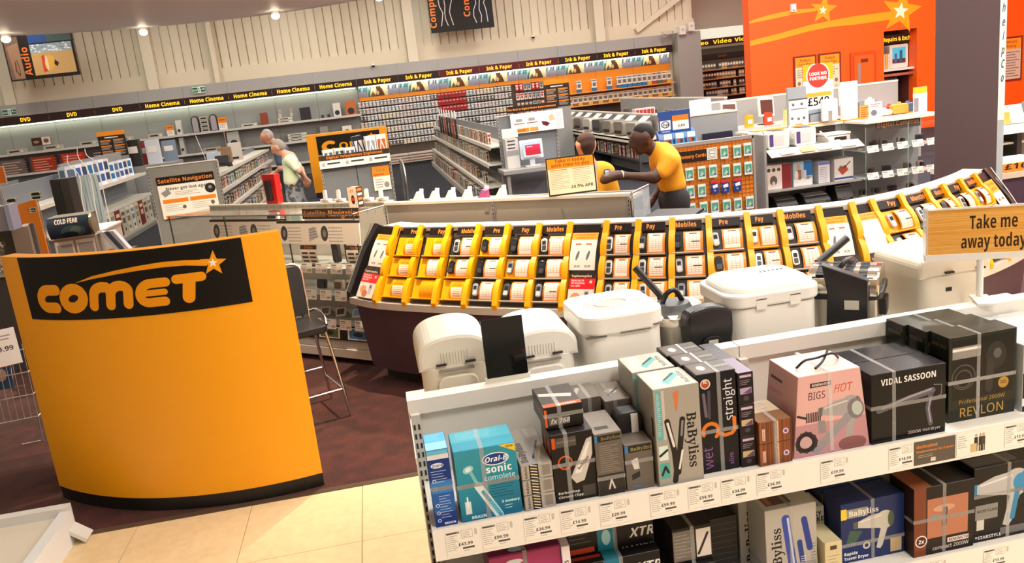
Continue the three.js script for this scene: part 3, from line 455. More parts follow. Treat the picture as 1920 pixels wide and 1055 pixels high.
const rev = (c, w, h) => { flat('#23261f')(c, w, h); rect(c, w * 0.04, h * 0.04, w * 0.92, h * 0.7, '#161615'); rect(c, w * 0.05, h * 0.12, w * 0.42, h * 0.14, '#8f8c88'); rect(c, w * 0.05, h * 0.14, w * 0.42, h * 0.03, '#e8e6e2'); oval(c, w * 0.7, h * 0.28, w * 0.15, h * 0.16, '#2c2b2a'); oval(c, w * 0.72, h * 0.26, w * 0.06, h * 0.06, '#5a5856'); strokes(c, [[w * 0.62, h * 0.36], [w * 0.6, h * 0.66]], 34, '#33312f'); c.strokeStyle = '#55534f'; c.lineWidth = 5; c.beginPath(); c.arc(w * 0.22, h * 0.48, w * 0.17, 0, 7); c.stroke(); c.beginPath(); c.arc(w * 0.22, h * 0.5, w * 0.12, 0, 7); c.stroke(); oval(c, w * 0.82, h * 0.62, w * 0.08, w * 0.08, '#b08a3c'); lines(c, w * 0.77, h * 0.6, w * 0.1, 2, 8, '#5a4518', 3); text(c, 'Professional 2000W', w * 0.5, h * 0.8, h * 0.065, '#b8903f', { al: 'center', b: 0 }); text(c, 'REVLON', w * 0.5, h * 0.955, h * 0.15, '#c49a45', { al: 'center', b: 0, sx: 1.05 }); };
for (let k = 0; k < 3; k++) carton('hairdryer_box', 'large dark green hairdryer box with gold lettering, ' + ['front', 'middle', 'rear'][k] + ' of three', 1.7 - k * 0.012, 1.942 - k * 0.012, -2.235 - k * 0.098, 0.096, SH, 0.29 - k * 0.004, rev, { base: '#2b2e26', rough: 0.2, vs: [0.44], hs: k ? [] : [0.47], group: 'dark green hairdryer boxes', side: (c, w, h) => { flat('#1f221b')(c, w, h); text(c, 'REVLON', w * 0.5, h * 0.14, w * 0.2, '#7a6838', { al: 'center', b: 0 }); rect(c, w * 0.2, h * 0.3, w * 0.4, h * 0.16, '#d8cfc0'); oval(c, w * 0.38, h * 0.4, w * 0.12, h * 0.05, '#4a3c30'); }, top: (c, w, h) => { flat('#30322b')(c, w, h); blob(c, [[w * 0.2, h * 0.5], [w * 0.8, h * 0.2], [w * 0.85, h * 0.35], [w * 0.3, h * 0.7]], '#3c3e36'); } });
carton('hairdryer_box', 'clear wrapped hairdryer box with red corner at the edge of the picture', 1.955, 2.2, -2.22, 0.3, SH, 0.23, (c, w, h) => { flat('#141314')(c, w, h); rect(c, 0, 0, w, h * 0.42, '#c5c9c8'); text(c, 'NICKY CLARKE', w * 0.04, h * 0.68, h * 0.1, '#f4f2f0'); rect(c, 0, h * 0.8, w * 0.3, h * 0.12, '#c8202a'); rect(c, 0, h * 0.8, w * 0.08, h * 0.12, '#f2f2f2'); }, { base: '#b9c0c2', rough: 0.18 });
// lower shelf
const LO = 0.45;
carton('epilator_box', 'magenta epilator box lying on the lower shelf', 0.165, 0.385, -2.21, 0.2, LO, 0.29, (c, w, h) => { flat('#7d1d52')(c, w, h); rect(c, 0, h * 0.02, w, h * 0.3, '#a83a6e'); oval(c, w * 0.35, h * 0.1, w * 0.12, h * 0.03, '#d8e4ea'); }, { base: '#84235a', vs: [0.5], top: (c, w, h) => { flat('#6f1a48')(c, w, h); strokes(c, [[w * 0.1, h * 0.8], [w * 0.5, h * 0.65], [w * 0.9, h * 0.5]], 7, '#d9c8d4'); oval(c, w * 0.4, h * 0.9, w * 0.12, h * 0.07, '#9fc0d8'); oval(c, w * 0.8, h * 0.4, w * 0.08, h * 0.1, '#e8a8b8'); } });
carton('epilator_box', 'small white and purple box end beside the magenta box', 0.386, 0.412, -2.2, 0.1, LO, 0.285, (c, w, h) => { flat('#efeaf0')(c, w, h); text(c, 'PHILIPS', w * 0.75, h * 0.4, w * 0.7, '#2a1a2e', { rot: -Math.PI / 2 }); }, { base: '#e6e0e8' });
const xt = (c, w, h) => { flat('#141216')(c, w, h); rect(c, w * 0.36, 0, w * 0.2, h, '#1f7f9e'); oval(c, w * 0.46, h * 0.5, w * 0.05, h * 0.3, '#9fd4e4'); text(c, 'XTREME', w * 0.72, h * 0.7, h * 0.5, '#e8e8ec', { it: 1 }); rect(c, w * 0.02, h * 0.75, w * 0.3, h * 0.2, '#c04a2e'); lines(c, w * 0.05, h * 0.2, w * 0.24, 3, h * 0.16, '#8a8490', 2); };
for (let k = 0; k < 3; k++) carton('styler_box', 'black and teal styler box, ' + ['lowest', 'middle', 'topmost'][k] + ' of the stack on the lower shelf', 0.415, 0.705, -2.19 - k * 0.05, 0.22, LO + k * 0.093, 0.092, xt, { base: '#1a171b', vs: [0.56], group: 'black and teal styler boxes', top: (c, w, h) => { flat('#19161a')(c, w, h); rect(c, w * 0.38, 0, w * 0.2, h, '#2c8aa6'); rect(c, 0, h * 0.8, w * 0.36, h * 0.08, '#b8452b'); text(c, 'XTREME', w * 0.62, h * 0.8, h * 0.22, '#c8c6cc', { it: 1 }); lines(c, w * 0.04, h * 0.3, w * 0.28, 4, h * 0.1, '#6a6470', 3); } });
for (let k = 0; k < 2; k++) carton('styler_box', (k ? 'upper' : 'lower') + ' black box with a grey text panel beside the teal stack', 0.745, 0.875, -2.21 - k * 0.02, 0.26, LO + k * 0.125, 0.124, (c, w, h) => { flat('#1a1718')(c, w, h); rect(c, 0, h * 0.08, w * 0.56, h * 0.86, '#77726d'); lines(c, w * 0.04, h * 0.2, w * 0.46, 7, h * 0.1, '#b5b0aa', 2); rect(c, w * 0.6, h * 0.1, w * 0.38, h * 0.8, '#d8d4d0'); strokes(c, [[w * 0.65, h * 0.8], [w * 0.9, h * 0.25]], 10, '#2a2628'); }, { base: '#221e1f', group: 'black boxes with grey panel', vs: [0.5], top: (c, w, h) => { flat('#211d1e')(c, w, h); oval(c, w * 0.5, h * 0.5, w * 0.34, h * 0.22, '#4a4446', 0.4); oval(c, w * 0.46, h * 0.5, w * 0.16, h * 0.12, '#d6d0cc', 0.4); } });
carton('styler_box', 'thin black mesh printed box behind the grey panel box', 0.885, 0.99, -2.3, 0.2, LO, 0.215, (c, w, h) => { flat('#181617')(c, w, h); for (let k = 0; k < 10; k++) rect(c, 0, k * h / 10, w, 2, '#555'); }, { base: '#1b1919' });
const bby = (c, w, h) => { flat('#b3b0aa')(c, w, h); logoB(c, w * 0.3, h * 0.98, w * 0.26, '#1a1817', -Math.PI / 2); strokes(c, [[w * 0.4, h * 0.15], [w * 0.52, h * 0.85]], 36, '#3a4fa8'); strokes(c, [[w * 0.44, h * 0.15], [w * 0.55, h * 0.85]], 9, '#c9d4ee'); strokes(c, [[w * 0.76, h * 0.2], [w * 0.86, h * 0.6]], 26, '#2c3f96'); strokes(c, [[w * 0.66, h * 0.5], [w * 0.74, h * 0.95]], 22, '#27428f'); for (let k = 0; k < 8; k++) rect(c, w * 0.68, h * (0.7 + k * 0.03), w * 0.1, 3, '#e8ecf6'); lines(c, w * 0.88, h * 0.55, w * 0.1, 8, h * 0.04, '#2c3f96', 2); };
for (let k = 0; k < 2; k++) carton('styler_box', (k ? 'rear' : 'front') + ' silver box with blue styling brushes on the lower shelf', 1.045 - k * 0.03, 1.22 - k * 0.03, -2.21 - k * 0.13, 0.125, LO, 0.262, bby, { base: '#a8a59e', vs: [0.5], hs: k ? [] : [0.2], group: 'silver boxes with blue brushes', top: (c, w, h) => { flat('#bdbab2')(c, w, h); rect(c, w * 0.1, h * 0.3, w * 0.5, h * 0.5, '#6a4a4a'); rect(c, w * 0.14, h * 0.35, w * 0.1, h * 0.4, '#a8705a'); } });
carton('curler_box', 'small cream box in front on the lower shelf', 1.235, 1.295, -2.19, 0.12, LO, 0.12, (c, w, h) => { flat('#d9cda4')(c, w, h); rect(c, w * 0.3, h * 0.1, w * 0.4, h * 0.12, '#4a4338'); lines(c, w * 0.15, h * 0.4, w * 0.7, 5, h * 0.1, '#7a7058'); }, { base: '#d4c89f' });
for (let k = 0; k < 2; k++) carton('curler_box', (k ? 'rear' : 'front') + ' white curler box beside the navy travel dryer boxes', 1.225 - k * 0.03, 1.312 - k * 0.05, -2.325 - k * 0.11, 0.1, LO, 0.17 + k * 0.005, (c, w, h) => { flat('#d5d6d2')(c, w, h); text(c, 'N CKY', w * 0.5, h * 0.2, h * 0.14, '#222', { al: 'center' }); text(c, 'CLARKE', w * 0.5, h * 0.32, h * 0.14, '#222', { al: 'center' }); strokes(c, [[w * 0.16, h * 0.66], [w * 0.84, h * 0.6]], 20, '#6a6a6a'); lines(c, w * 0.1, h * 0.84, w * 0.8, 2, h * 0.06, '#888'); }, { base: '#cdcec8', group: 'white curler boxes', top: (c, w, h) => { flat('#dcdcd6')(c, w, h); c.strokeStyle = '#888'; c.lineWidth = 3; c.beginPath(); c.ellipse(w * 0.55, h * 0.55, w * 0.16, h * 0.14, 0, 0, 7); c.stroke(); } });
for (let k = 0; k < 2; k++) carton('hairdryer_box', (k ? 'rear' : 'front') + ' navy travel hairdryer box with yellow corner', 1.318, 1.545, -2.235 - k * 0.115, 0.11, LO, 0.215, (c, w, h) => { flat('#1d2f66')(c, w, h); rect(c, w * 0.02, h * 0.1, w * 0.4, h * 0.15, '#9a9a90'); rect(c, 0, h * 0.08, w * 0.09, h * 0.18, '#f2d23a'); logoB(c, w * 0.12, h * 0.22, h * 0.12, '#f4f2ee'); dryer(c, w * 0.58, h * 0.4, w / 160, '#c9c7bf', '#55604f'); blob(c, [[w * 0.14, h * 0.46], [w * 0.34, h * 0.5], [w * 0.2, h * 0.72], [w * 0.08, h * 0.66]], '#3f5f52'); oval(c, w * 0.4, h * 0.76, w * 0.06, w * 0.06, '#c8c4ba'); oval(c, w * 0.4, h * 0.76, w * 0.03, w * 0.03, '#1d2f66'); rect(c, w * 0.78, h * 0.72, w * 0.18, h * 0.24, '#c9b48a'); text(c, 'Rapide', w * 0.04, h * 0.88, h * 0.07, '#fff'); text(c, 'Travel Dryer', w * 0.04, h * 0.96, h * 0.07, '#fff'); }, { base: '#1d2c5c', vs: [0.5], hs: k ? [] : [0.3], group: 'navy travel hairdryer boxes', top: topBand('#1c2a58', '#24346c') });
carton('hairdryer_box', 'copper window box with a hairdryer inside on the lower shelf', 1.548, 1.766, -2.19, 0.13, LO, 0.246, (c, w, h) => { flat('#1b1514')(c, w, h); rect(c, 0, 0, w * 0.2, h, '#7a3f28'); rect(c, w * 0.22, h * 0.18, w * 0.68, h * 0.58, '#b87a5e'); oval(c, w * 0.5, h * 0.34, w * 0.18, h * 0.05, '#caa086'); oval(c, w * 0.36, h * 0.46, w * 0.1, h * 0.04, '#8b8f90'); strokes(c, [[w * 0.52, h * 0.36], [w * 0.5, h * 0.58]], 22, '#6a4a3c'); oval(c, w * 0.12, h * 0.78, w * 0.1, w * 0.1, '#f0e6e2'); oval(c, w * 0.12, h * 0.78, w * 0.08, w * 0.08, '#4a1f1c'); text(c, '2x', w * 0.12, h * 0.81, h * 0.08, '#fff', { al: 'center' }); rect(c, w * 0.56, h * 0.8, w * 0.36, h * 0.07, '#e8e0dc'); text(c, 'REMINGTON', w * 0.58, h * 0.855, h * 0.055, '#3a2420'); text(c, 'compact 2000W', w * 0.92, h * 0.95, h * 0.075, '#eee', { al: 'right', b: 0 }); }, { base: '#2a1b17', vs: [0.5], hs: [0.52], top: (c, w, h) => { flat('#1d1716')(c, w, h); rect(c, 0, 0, w * 0.3, h, '#8a4a2e'); } });
for (let k = 0; k < 2; k++) carton('hairdryer_box', (k ? 'rear' : 'front') + ' black box picturing a blue and silver hairdryer', 1.772 - k * 0.09, 2.05 - k * 0.06, -2.2 - k * 0.14, 0.135, LO, 0.27, (c, w, h) => { flat('#131214')(c, w, h); dryer(c, w * 0.42, h * 0.3, w / 130, '#b9bcc0', '#2f7fb2'); oval(c, w * 0.62, h * 0.28, w * 0.1, h * 0.12, '#3a8fc4'); strokes(c, [[w * 0.58, h * 0.38], [w * 0.52, h * 0.74]], 24, '#3a86b8'); rect(c, w * 0.02, h * 0.5, w * 0.3, h * 0.2, '#8a8a88'); text(c, 'NICKY CLARKE', w * 0.04, h * 0.6, h * 0.045, '#222'); rect(c, w * 0.04, h * 0.7, w * 0.1, h * 0.14, '#cfcfca'); text(c, '*STARSTYLE', w * 0.02, h * 0.97, h * 0.065, '#f2f2f2'); rect(c, w * 0.36, h * 0.86, w * 0.64, h * 0.1, '#6f6f72'); }, { base: '#1a181a', vs: [0.46], hs: k ? [] : [0.62], group: 'black boxes with blue hairdryer', top: (c, w, h) => { flat('#1b191b')(c, w, h); rect(c, w * 0.02, h * 0.5, w * 0.6, h * 0.4, '#5a5a5c'); } });
// price tickets along both strips
const TK = [['£43.99', '#f7f5f0'], ['£99.99', '#f7f5f0'], ['£34.99', '#fbe9c8'], ['£14.99', '#f7f5f0'], ['£29.99', '#f7f5f0'], ['£59.99', '#f7f5f0'], ['£58.99', '#f7f5f0'], ['£34.99', '#f7f5f0'], ['£34.99', '#f7f5f0'], ['£39.99', '#f7f5f0'], ['£14.99', '#f7f5f0'], ['£15.99', '#f7f5f0']];
const ticketUnder = ['the navy toothbrush box', 'the teal toothbrush box', 'the flat grey crimper boxes', 'the black clipper box', 'the slim shaver boxes', 'the tall silver straightener box', 'the black box with orange 2', 'the slim purple boxes', 'the brown hair boxes', 'the pink styler box', 'the white-lettered hairdryer box', 'the gold-lettered hairdryer box'];
const ticket = (price) => (c, w, h) => { flat('#f6f4ef')(c, w, h); rect(c, 4, 6, w * 0.4, 9, '#8f8b86'); rect(c, 6, 8, w * 0.3, 5, '#4a4744'); lines(c, 5, 22, w * 0.32, 8, 9, '#8a8680', 2); c.strokeStyle = '#b5b0a8'; c.lineWidth = 2; c.strokeRect(w * 0.48, 5, w * 0.34, 34); lines(c, w * 0.52, 12, w * 0.26, 4, 7, '#a8a39c', 2); rect(c, w * 0.88, 6, w * 0.08, h * 0.25, '#c9c4bc'); text(c, price, w * 0.8, h * 0.66, 20, '#2a2826', { al: 'right' }); rect(c, w * 0.48, h * 0.74, w * 0.36, 8, '#55524f'); lines(c, w * 0.5, h * 0.88, w * 0.3, 1, 5, '#999', 2); };
[0.06, 0.165, 0.29, 0.4, 0.52, 0.675, 0.795, 0.9, 1.015, 1.225, 1.455, 1.86].forEach((x, i) => {
  const r = art1(138, 108, ticket(TK[i][0]));
  tag(put(face(0.095, 0.076, r).translate(x + 0.035, SH - 0.043, SF + 0.0072), 'price_ticket', pmat(r, 0.4)), 'white price ticket below ' + ticketUnder[i], 'price ticket', 'price tickets on the upper strip');
});
{
  const r = art1(190, 110, (c, w, h) => { flat('#5d564d')(c, w, h); text(c, 'Unlimited', 12, 34, 20, '#e8862e'); text(c, 'Replacements for 5 years', 12, 54, 14, '#e8862e'); lines(c, 20, 66, 70, 2, 8, '#b9b2a8'); rect(c, 78, 84, 22, 18, '#d8d2c8'); });
  tag(put(face(0.145, 0.08, r).translate(1.6, SH - 0.043, SF + 0.0074), 'shelf_card', pmat(r, 0.4)), 'brown card with orange lettering on the upper price strip', 'shelf card');
  const q = art1(150, 110, (c, w, h) => { flat('#f4f2ec')(c, w, h); lines(c, 6, 16, 40, 6, 10, '#666'); for (const [x, k] of [[88, '#2a2826'], [108, '#33302d'], [122, '#4a443c']]) { oval(c, x, 22, 6, 7, '#c9a387'); rect(c, x - 8, 30, 16, 40, k); rect(c, x - 7, 68, 6, 30, k); rect(c, x + 1, 68, 6, 30, k); } rect(c, 62, 58, 30, 40, '#d9b98a'); });
  tag(put(face(0.115, 0.08, q).translate(1.735, SH - 0.043, SF + 0.0074), 'shelf_card', pmat(q, 0.4)), 'white card picturing three people on the upper price strip', 'shelf card');
  [[1.6, '£34.99'], [1.83, '£13.99']].forEach(([x, p], i) => { const r2 = art1(138, 108, ticket(p)); tag(put(face(0.095, 0.076, r2).translate(x, LO - 0.043, SF + 0.0072), 'price_ticket', pmat(r2, 0.4)), i ? 'white price ticket below the black box with blue hairdryer' : 'white price ticket below the copper window box', 'price ticket', 'price tickets on the lower strip'); });
}
// ---------------------------------------------------------------- bread makers and fryers standing behind the cap rail
const BY = 0.937, plasticW = mat('#efece4', 0.28), plasticC = mat('#e6e0cf', 0.28), plasticB = mat('#151517', 0.32), brushed = mat('#bdb7ad', 0.28, { metalness: 1 });
function archShape(w, h0, h1) { const s = new THREE.Shape(), W = w / 2; s.moveTo(-W, 0); s.lineTo(W, 0); s.lineTo(W, h0); s.bezierCurveTo(W * 0.98, h0 + (h1 - h0) * 0.75, W * 0.55, h1, 0, h1); s.bezierCurveTo(-W * 0.55, h1, -W * 0.98, h0 + (h1 - h0) * 0.75, -W, h0); return s; }
function archMaker(label, x, m, sy = 1) {
  const t = thing('bread_maker', label, 'bread maker', [x, BY, -2.84], 0, 'bread makers on the shelving unit');
  const w = 0.222, d = 0.3; t.scale.y = sy;
  G().ext(rrect(w, d, 0.04), 0.25, mx(0, 0.0, 0, -Math.PI / 2), 0.004).mesh('body', m, t);
  const lid = G().ext(archShape(w + 0.006, 0.03, 0.092), d - 0.03, mx(0, 0.256, -d / 2 + 0.015), 0.014).mesh('lid', m, t);
  G().ext(rrect(0.13, 0.2, 0.03), 0.1, mx(0, 0.12, d / 2 - 0.08), 0.004).mesh('rear_panel', m, t);
  for (let k = 0; k < 12; k++) G().box(0.005, 0.004, 0.13 - Math.abs(k - 5.5) * 0.008, -0.055 + k * 0.01, 0.361 - Math.abs(k - 5.5) * 0.0011, 0.03).mesh('vent_rib', m, lid);
  G().span(-0.06, 0.06, 0.24, 0.246, d / 2 - 0.02, d / 2 + 0.018).mesh('hinge_gap', mat('#8c877b', 0.6), t);
  for (const s of [-1, 1]) G().span(s * 0.05 - 0.018, s * 0.05 + 0.018, 0.261, 0.267, d / 2 + 0.004, d / 2 + 0.0125).mesh('hinge_slot', dark, t);
  for (let k = 0; k < 10; k++) G().box(0.004, 0.04, 0.004, -0.045 + k * 0.01, 0.285, d / 2 + 0.0005).mesh('vent_rib', m, t);
}
archMaker('cream arched bread maker at the end, left of the black glossy card', 0.178, plasticC);
archMaker('white arched bread maker right of the black glossy card', 0.482, plasticW, 0.92);
{
  const t = thing('display_card', 'black glossy card clipped to the white cap rail between bread makers', 'card', [0.335, 1.152, -2.575], -0.02);
  G().box(0.138, 0.21, 0.004, 0, 0.107, 0, -0.05).mesh('card', mat('#121312', 0.08), t);
  G().box(0.15, 0.016, 0.014, 0, 0.006, 0.004).mesh('clip', mat('#d8d4c8', 0.4), t);
}
{
  const t = thing('bread_maker', 'white square bread maker with an oval window in its lid', 'bread maker', [0.772, BY, -2.82], 0.02, 'bread makers on the shelving unit'), w = 0.286, d = 0.31;
  G().ext(rrect(w - 0.01, d - 0.01, 0.05), 0.28, mx(0, 0.004, 0, -Math.PI / 2), 0.004).mesh('body', plasticW, t);
  const lid = G().ext(rrect(w, d, 0.06), 0.05, mx(0, 0.292, 0, -Math.PI / 2), 0.01).mesh('lid', plasticW, t);
  G().add(new THREE.TorusGeometry(0.06, 0.006, 8, 32).scale(1, 0.7, 1), mx(0, 0.353, 0.01, -Math.PI / 2)).mesh('window_rim', plasticW, lid);
  G().add(new THREE.CircleGeometry(0.056, 32).scale(1, 0.7, 1), mx(0, 0.3535, 0.01, -Math.PI / 2)).mesh('window', mat('#c9c6bd', 0.05), lid);
  const dots = G(); for (let r = 0; r < 3; r++) for (let k = 0; k < 40; k++) { const a = k * Math.PI / 20; dots.box(0.004, 0.001, 0.004, (0.078 + r * 0.012) * Math.cos(a), 0.3525, 0.01 + (0.058 + r * 0.012) * Math.sin(a)); }
  const dm = dots.mesh('vent_holes', mat('#a8a296', 0.7), lid); dm.userData.kind = 'stuff';
  for (const [x0, x1, y] of [[-0.02, 0.09, 0.283], [-0.143, -0.07, 0.279], [0.1, 0.135, 0.295]]) G().span(x0, x1, y, y + 0.004, d / 2 - 0.01, d / 2 + 0.0105).mesh('seam', mat('#6c675d', 0.7), t);
}
{
  const t = thing('bread_maker', 'wide white bread maker with a domed lid between the two fryers', 'bread maker', [1.352, BY, -2.84], 0, 'bread makers on the shelving unit'), w = 0.355, d = 0.3;
  G().ext(rrect(w - 0.012, d - 0.012, 0.06), 0.28, mx(0, 0.004, 0, -Math.PI / 2), 0.004).mesh('body', plasticW, t);
  G().ext(rrect(w - 0.004, d - 0.004, 0.06), 0.005, mx(0, 0.287, 0, -Math.PI / 2), 0.002).mesh('seam', mat('#8d8a84', 0.6), t);
  const lid = G().ext(rrect(w, d, 0.06), 0.034, mx(0, 0.297, 0, -Math.PI / 2), 0.008).mesh('lid', plasticW, t);
  const dome = new THREE.ExtrudeGeometry(rrect(w * 0.8, d * 0.76, 0.06), { depth: 0.006, bevelEnabled: true, bevelThickness: 0.03, bevelSize: 0.032, bevelSegments: 5 });
  G().add(dome, mx(0, 0.33, -0.005, -Math.PI / 2)).mesh('dome', plasticW, lid);
  for (const x of [-0.06, 0.07]) G().span(x - 0.02, x + 0.02, 0.28, 0.315, d / 2 - 0.01, d / 2 + 0.009).mesh('hinge', plasticW, t);
  for (const x of [-0.06, 0.07]) G().span(x - 0.02, x + 0.02, 0.315, 0.318, d / 2 - 0.01, d / 2 + 0.0095).mesh('hinge_slot', dark, t);
  for (let k = 0; k < 6; k++) G().box(0.007, 0.002, 0.009, 0.03 + k * 0.017, 0.367, -0.03).mesh('vent_hole', mat('#4a4640', 0.8), lid);
}
function plan(w, d, r, h, y) { return [rrect(w, d, r), h, mx(0, y, 0, -Math.PI / 2)]; }
{
  const t = thing('deep_fryer', 'small steel deep fryer with a black shield-shaped back', 'fryer', [1.04, BY, -2.86], 0.02), w = 0.2, d = 0.25;
  G().ext(...plan(w, d, 0.07, 0.25, 0)).mesh('body', brushed, t);
  const lid = G().ext(rrect(w + 0.02, d + 0.02, 0.06), 0.02, mx(0, 0.255, 0, -Math.PI / 2), 0.006).mesh('lid', mat('#d6cfc0', 0.2, { metalness: 1 }), t);
  G().add(new THREE.CylinderGeometry(0.062, 0.072, 0.02, 24), mx(-0.01, 0.29, -0.02)).mesh('filter_cover', mat('#4c4e52', 0.4), lid);
  G().tube([[-0.05, 0.3, -0.02], [-0.03, 0.335, -0.02], [0.0, 0.345, -0.02], [0.03, 0.3, -0.02]], 0.01, 20).mesh('lid_handle', plasticB, lid);
  const sh = new THREE.Shape(); sh.moveTo(-0.075, 0.2); sh.bezierCurveTo(-0.075, 0.235, 0.075, 0.235, 0.075, 0.2); sh.bezierCurveTo(0.08, 0.06, 0.03, 0, 0, 0); sh.bezierCurveTo(-0.03, 0, -0.08, 0.06, -0.075, 0.2);
  const b = G().ext(sh, 0.05, mx(0.045, 0.085, d / 2 + 0.01), 0.012).mesh('back_cover', plasticB, t, 'black back cover');
  G().ext(rrect(0.075, 0.1, 0.03, 0.045, 0.165), 0.006, mx(0, 0, d / 2 + 0.072), 0.003).mesh('cord_recess', mat('#0e0e10', 0.45), b);
  G().span(0.03, 0.065, 0.185, 0.205, d / 2 + 0.08, d / 2 + 0.083).mesh('rating_plate', mat('#d0cec8', 0.5), b);
  G().rod([-0.02, 0.3, -0.1], [-0.1, 0.42, -0.16], 0.014).ball(0.02, -0.02, 0.3, -0.1).mesh('basket_handle', plasticB, t, 'black basket handle sticking up');
  G().ball(0.035, -0.105, 0.15, 0.02, 0.5, 1.2, 1).mesh('side_grip', plasticB, t);
}
{
  const t = thing('deep_fryer', 'large steel deep fryer with a square black back and basket handle', 'fryer', [1.722, BY, -2.848], 0.9), w = 0.24, d = 0.24;
  G().ext(...plan(w, d, 0.05, 0.25, 0)).mesh('body', brushed, t);
  G().ext(rrect(w + 0.03, d + 0.03, 0.05), 0.018, mx(0, 0.25, 0, -Math.PI / 2), 0.004).mesh('rim', plasticB, t);
  const lid = G().ext(archShape(w + 0.02, 0.008, 0.07), d, mx(0, 0.272, -d / 2), 0.008).mesh('lid', mat('#cfcabf', 0.14, { metalness: 1 }), t);
  const vg = G().box(0.13, 0.012, d * 0.9, -0.05, 0.335, 0, 0, 0, 0.2).mesh('vent_panel', plasticB, lid);
  for (let i = 0; i < 5; i++) for (let j = 0; j < 4; j++) G().box(0.02, 0.004, 0.03, -0.1 + i * 0.025, 0.336 + i * 0.005, -0.08 + j * 0.05, 0, 0, 0.2).mesh('vent_slot', mat('#2a2a2d', 0.7), vg);
  G().tube([[-0.06, 0.34, -0.02], [-0.04, 0.37, 0], [0.03, 0.365, 0.02], [0.07, 0.33, 0.03]], 0.01, 20).mesh('lid_handle', plasticB, lid);
  G().ext(poly([[-0.07, 0], [0.07, 0], [0.07, 0.33], [-0.08, 0.385], [-0.06, 0.29]]), 0.04, mx(-w / 2 - 0.012, 0, 0.02, 0, -Math.PI / 2), 0.005).mesh('back_cover', plasticB, t, 'square black back housing');
  G().box(0.002, 0.035, 0.05, -w / 2 - 0.058, 0.24, 0.04).mesh('rating_plate', mat('#c9c6bb', 0.5), t);
  G().ext(poly([[-0.03, 0], [0.03, 0], [0.045, 0.05], [-0.045, 0.05]]), 0.02, mx(0.0, 0.17, d / 2), 0.006).mesh('side_grip', plasticB, t);
  G().rod([0.1, 0.33, -0.12], [0.2, 0.41, -0.02], 0.016).mesh('basket_handle', plasticB, t);
}
{
  const t = thing('bread_maker', 'grey-white bread maker under the Take me away sign', 'bread maker', [2.087, BY, -2.86], 0, 'bread makers on the shelving unit'), w = 0.27, d = 0.3;
  G().ext(...plan(w, d, 0.04, 0.285, 0)).mesh('body', plasticC, t);
  const lid = G().ext(archShape(w + 0.006, 0.03, 0.07), d - 0.03, mx(0, 0.292, -d / 2 + 0.015), 0.012).mesh('lid', plasticC, t);
  for (let k = 0; k < 14; k++) G().box(0.005, 0.004, 0.11, -0.065 + k * 0.01, 0.372 - Math.abs(k - 6.5) * 0.0008, 0.03).mesh('vent_rib', plasticC, lid);
  for (const x of [-0.03, 0.1]) { G().span(x - 0.016, x + 0.016, 0.295, 0.302, d / 2 - 0.01, d / 2 + 0.0105).mesh('hinge_slot', dark, t); G().span(x - 0.012, x + 0.012, 0.225, 0.24, d / 2 - 0.01, d / 2 + 0.002).mesh('hinge_slot', dark, t); }
}
{
  const t = thing('shelf_sign', 'wood-look orange sign reading Take me away today in a clear holder', 'sign', [2.14, 1.158, -2.59], -0.42);
  const r = art1(620, 256, (c, w, h) => { flat('#e2a44a')(c, w, h); for (let k = 0; k < 70; k++) { const y = hash(k, 5) * h; strokes(c, [...Array(9)].map((_, i) => [i * w / 8, y + 9 * Math.sin(i * 0.9 + k * 0.5) * hash(k, 2)]), 1 + 2 * hash(k, 3), k % 2 ? '#d9963a' : '#eab566'); } text(c, 'Take me', w * 0.5, h * 0.46, 104, '#33210f', { al: 'center', sx: 0.52 }); text(c, 'away today', w * 0.5, h * 0.88, 104, '#33210f', { al: 'center', sx: 0.52 }); });
  const b = put(boardGeo(0.44, 0.165, 0.006, r), 'board', pmat(r, 0.4), t); b.position.y = 0.165;
  G().span(-0.23, -0.215, 0.155, 0.34, -0.006, 0.01).span(0.215, 0.23, 0.155, 0.34, -0.006, 0.01).span(-0.23, 0.23, 0.33, 0.336, -0.004, 0.01).mesh('clear_frame', mat('#dfe6e6', 0.1, { transparent: true, opacity: 0.5 }), t, 'clear plastic holder');
  G().span(-0.225, 0.225, 0.142, 0.165, -0.014, 0.014).mesh('base_rail', white, t);
  G().cyl(0.012, 0.012, 0.15, -0.04, 0.07, 0).mesh('post', white, t);
  G().span(-0.07, -0.01, -0.006, 0.002, -0.02, 0.1).mesh('foot', white, t);
}
// ---------------------------------------------------------------- the curved mobile phone counter
const MC = [2.84, -7.726];
const ERR = [[-70, 0.16], [-65, 0.13], [-59, 0.1], [-54, 0.03], [-50, -0.02], [-46, -0.06], [-40, -0.09], [-33, -0.1], [-27, -0.07], [-21, -0.03], [-12, 0.02], [-5, 0.06], [0, 0.1], [4, 0.08], [8, 0.05], [14, 0], [20, -0.06], [30, -0.16]];
const lerpT = (T, a) => { for (let i = 1; i < T.length; i++) if (a <= T[i][0]) { const [x0, y0] = T[i - 1], [x1, y1] = T[i], k = Math.max(0, (a - x0) / (x1 - x0)); return y0 + (y1 - y0) * k; } return T[T.length - 1][1]; };
const rTop = (a) => 3.042 + lerpT(ERR, a), rLip = (a) => rTop(a) + 0.29, YL = 0.68, YT = 1.15, SL = Math.hypot(0.29, YT - YL);
const mpos = (a, r, y) => new THREE.Vector3(MC[0] + r * Math.sin(a * R), y, MC[1] + r * Math.cos(a * R));
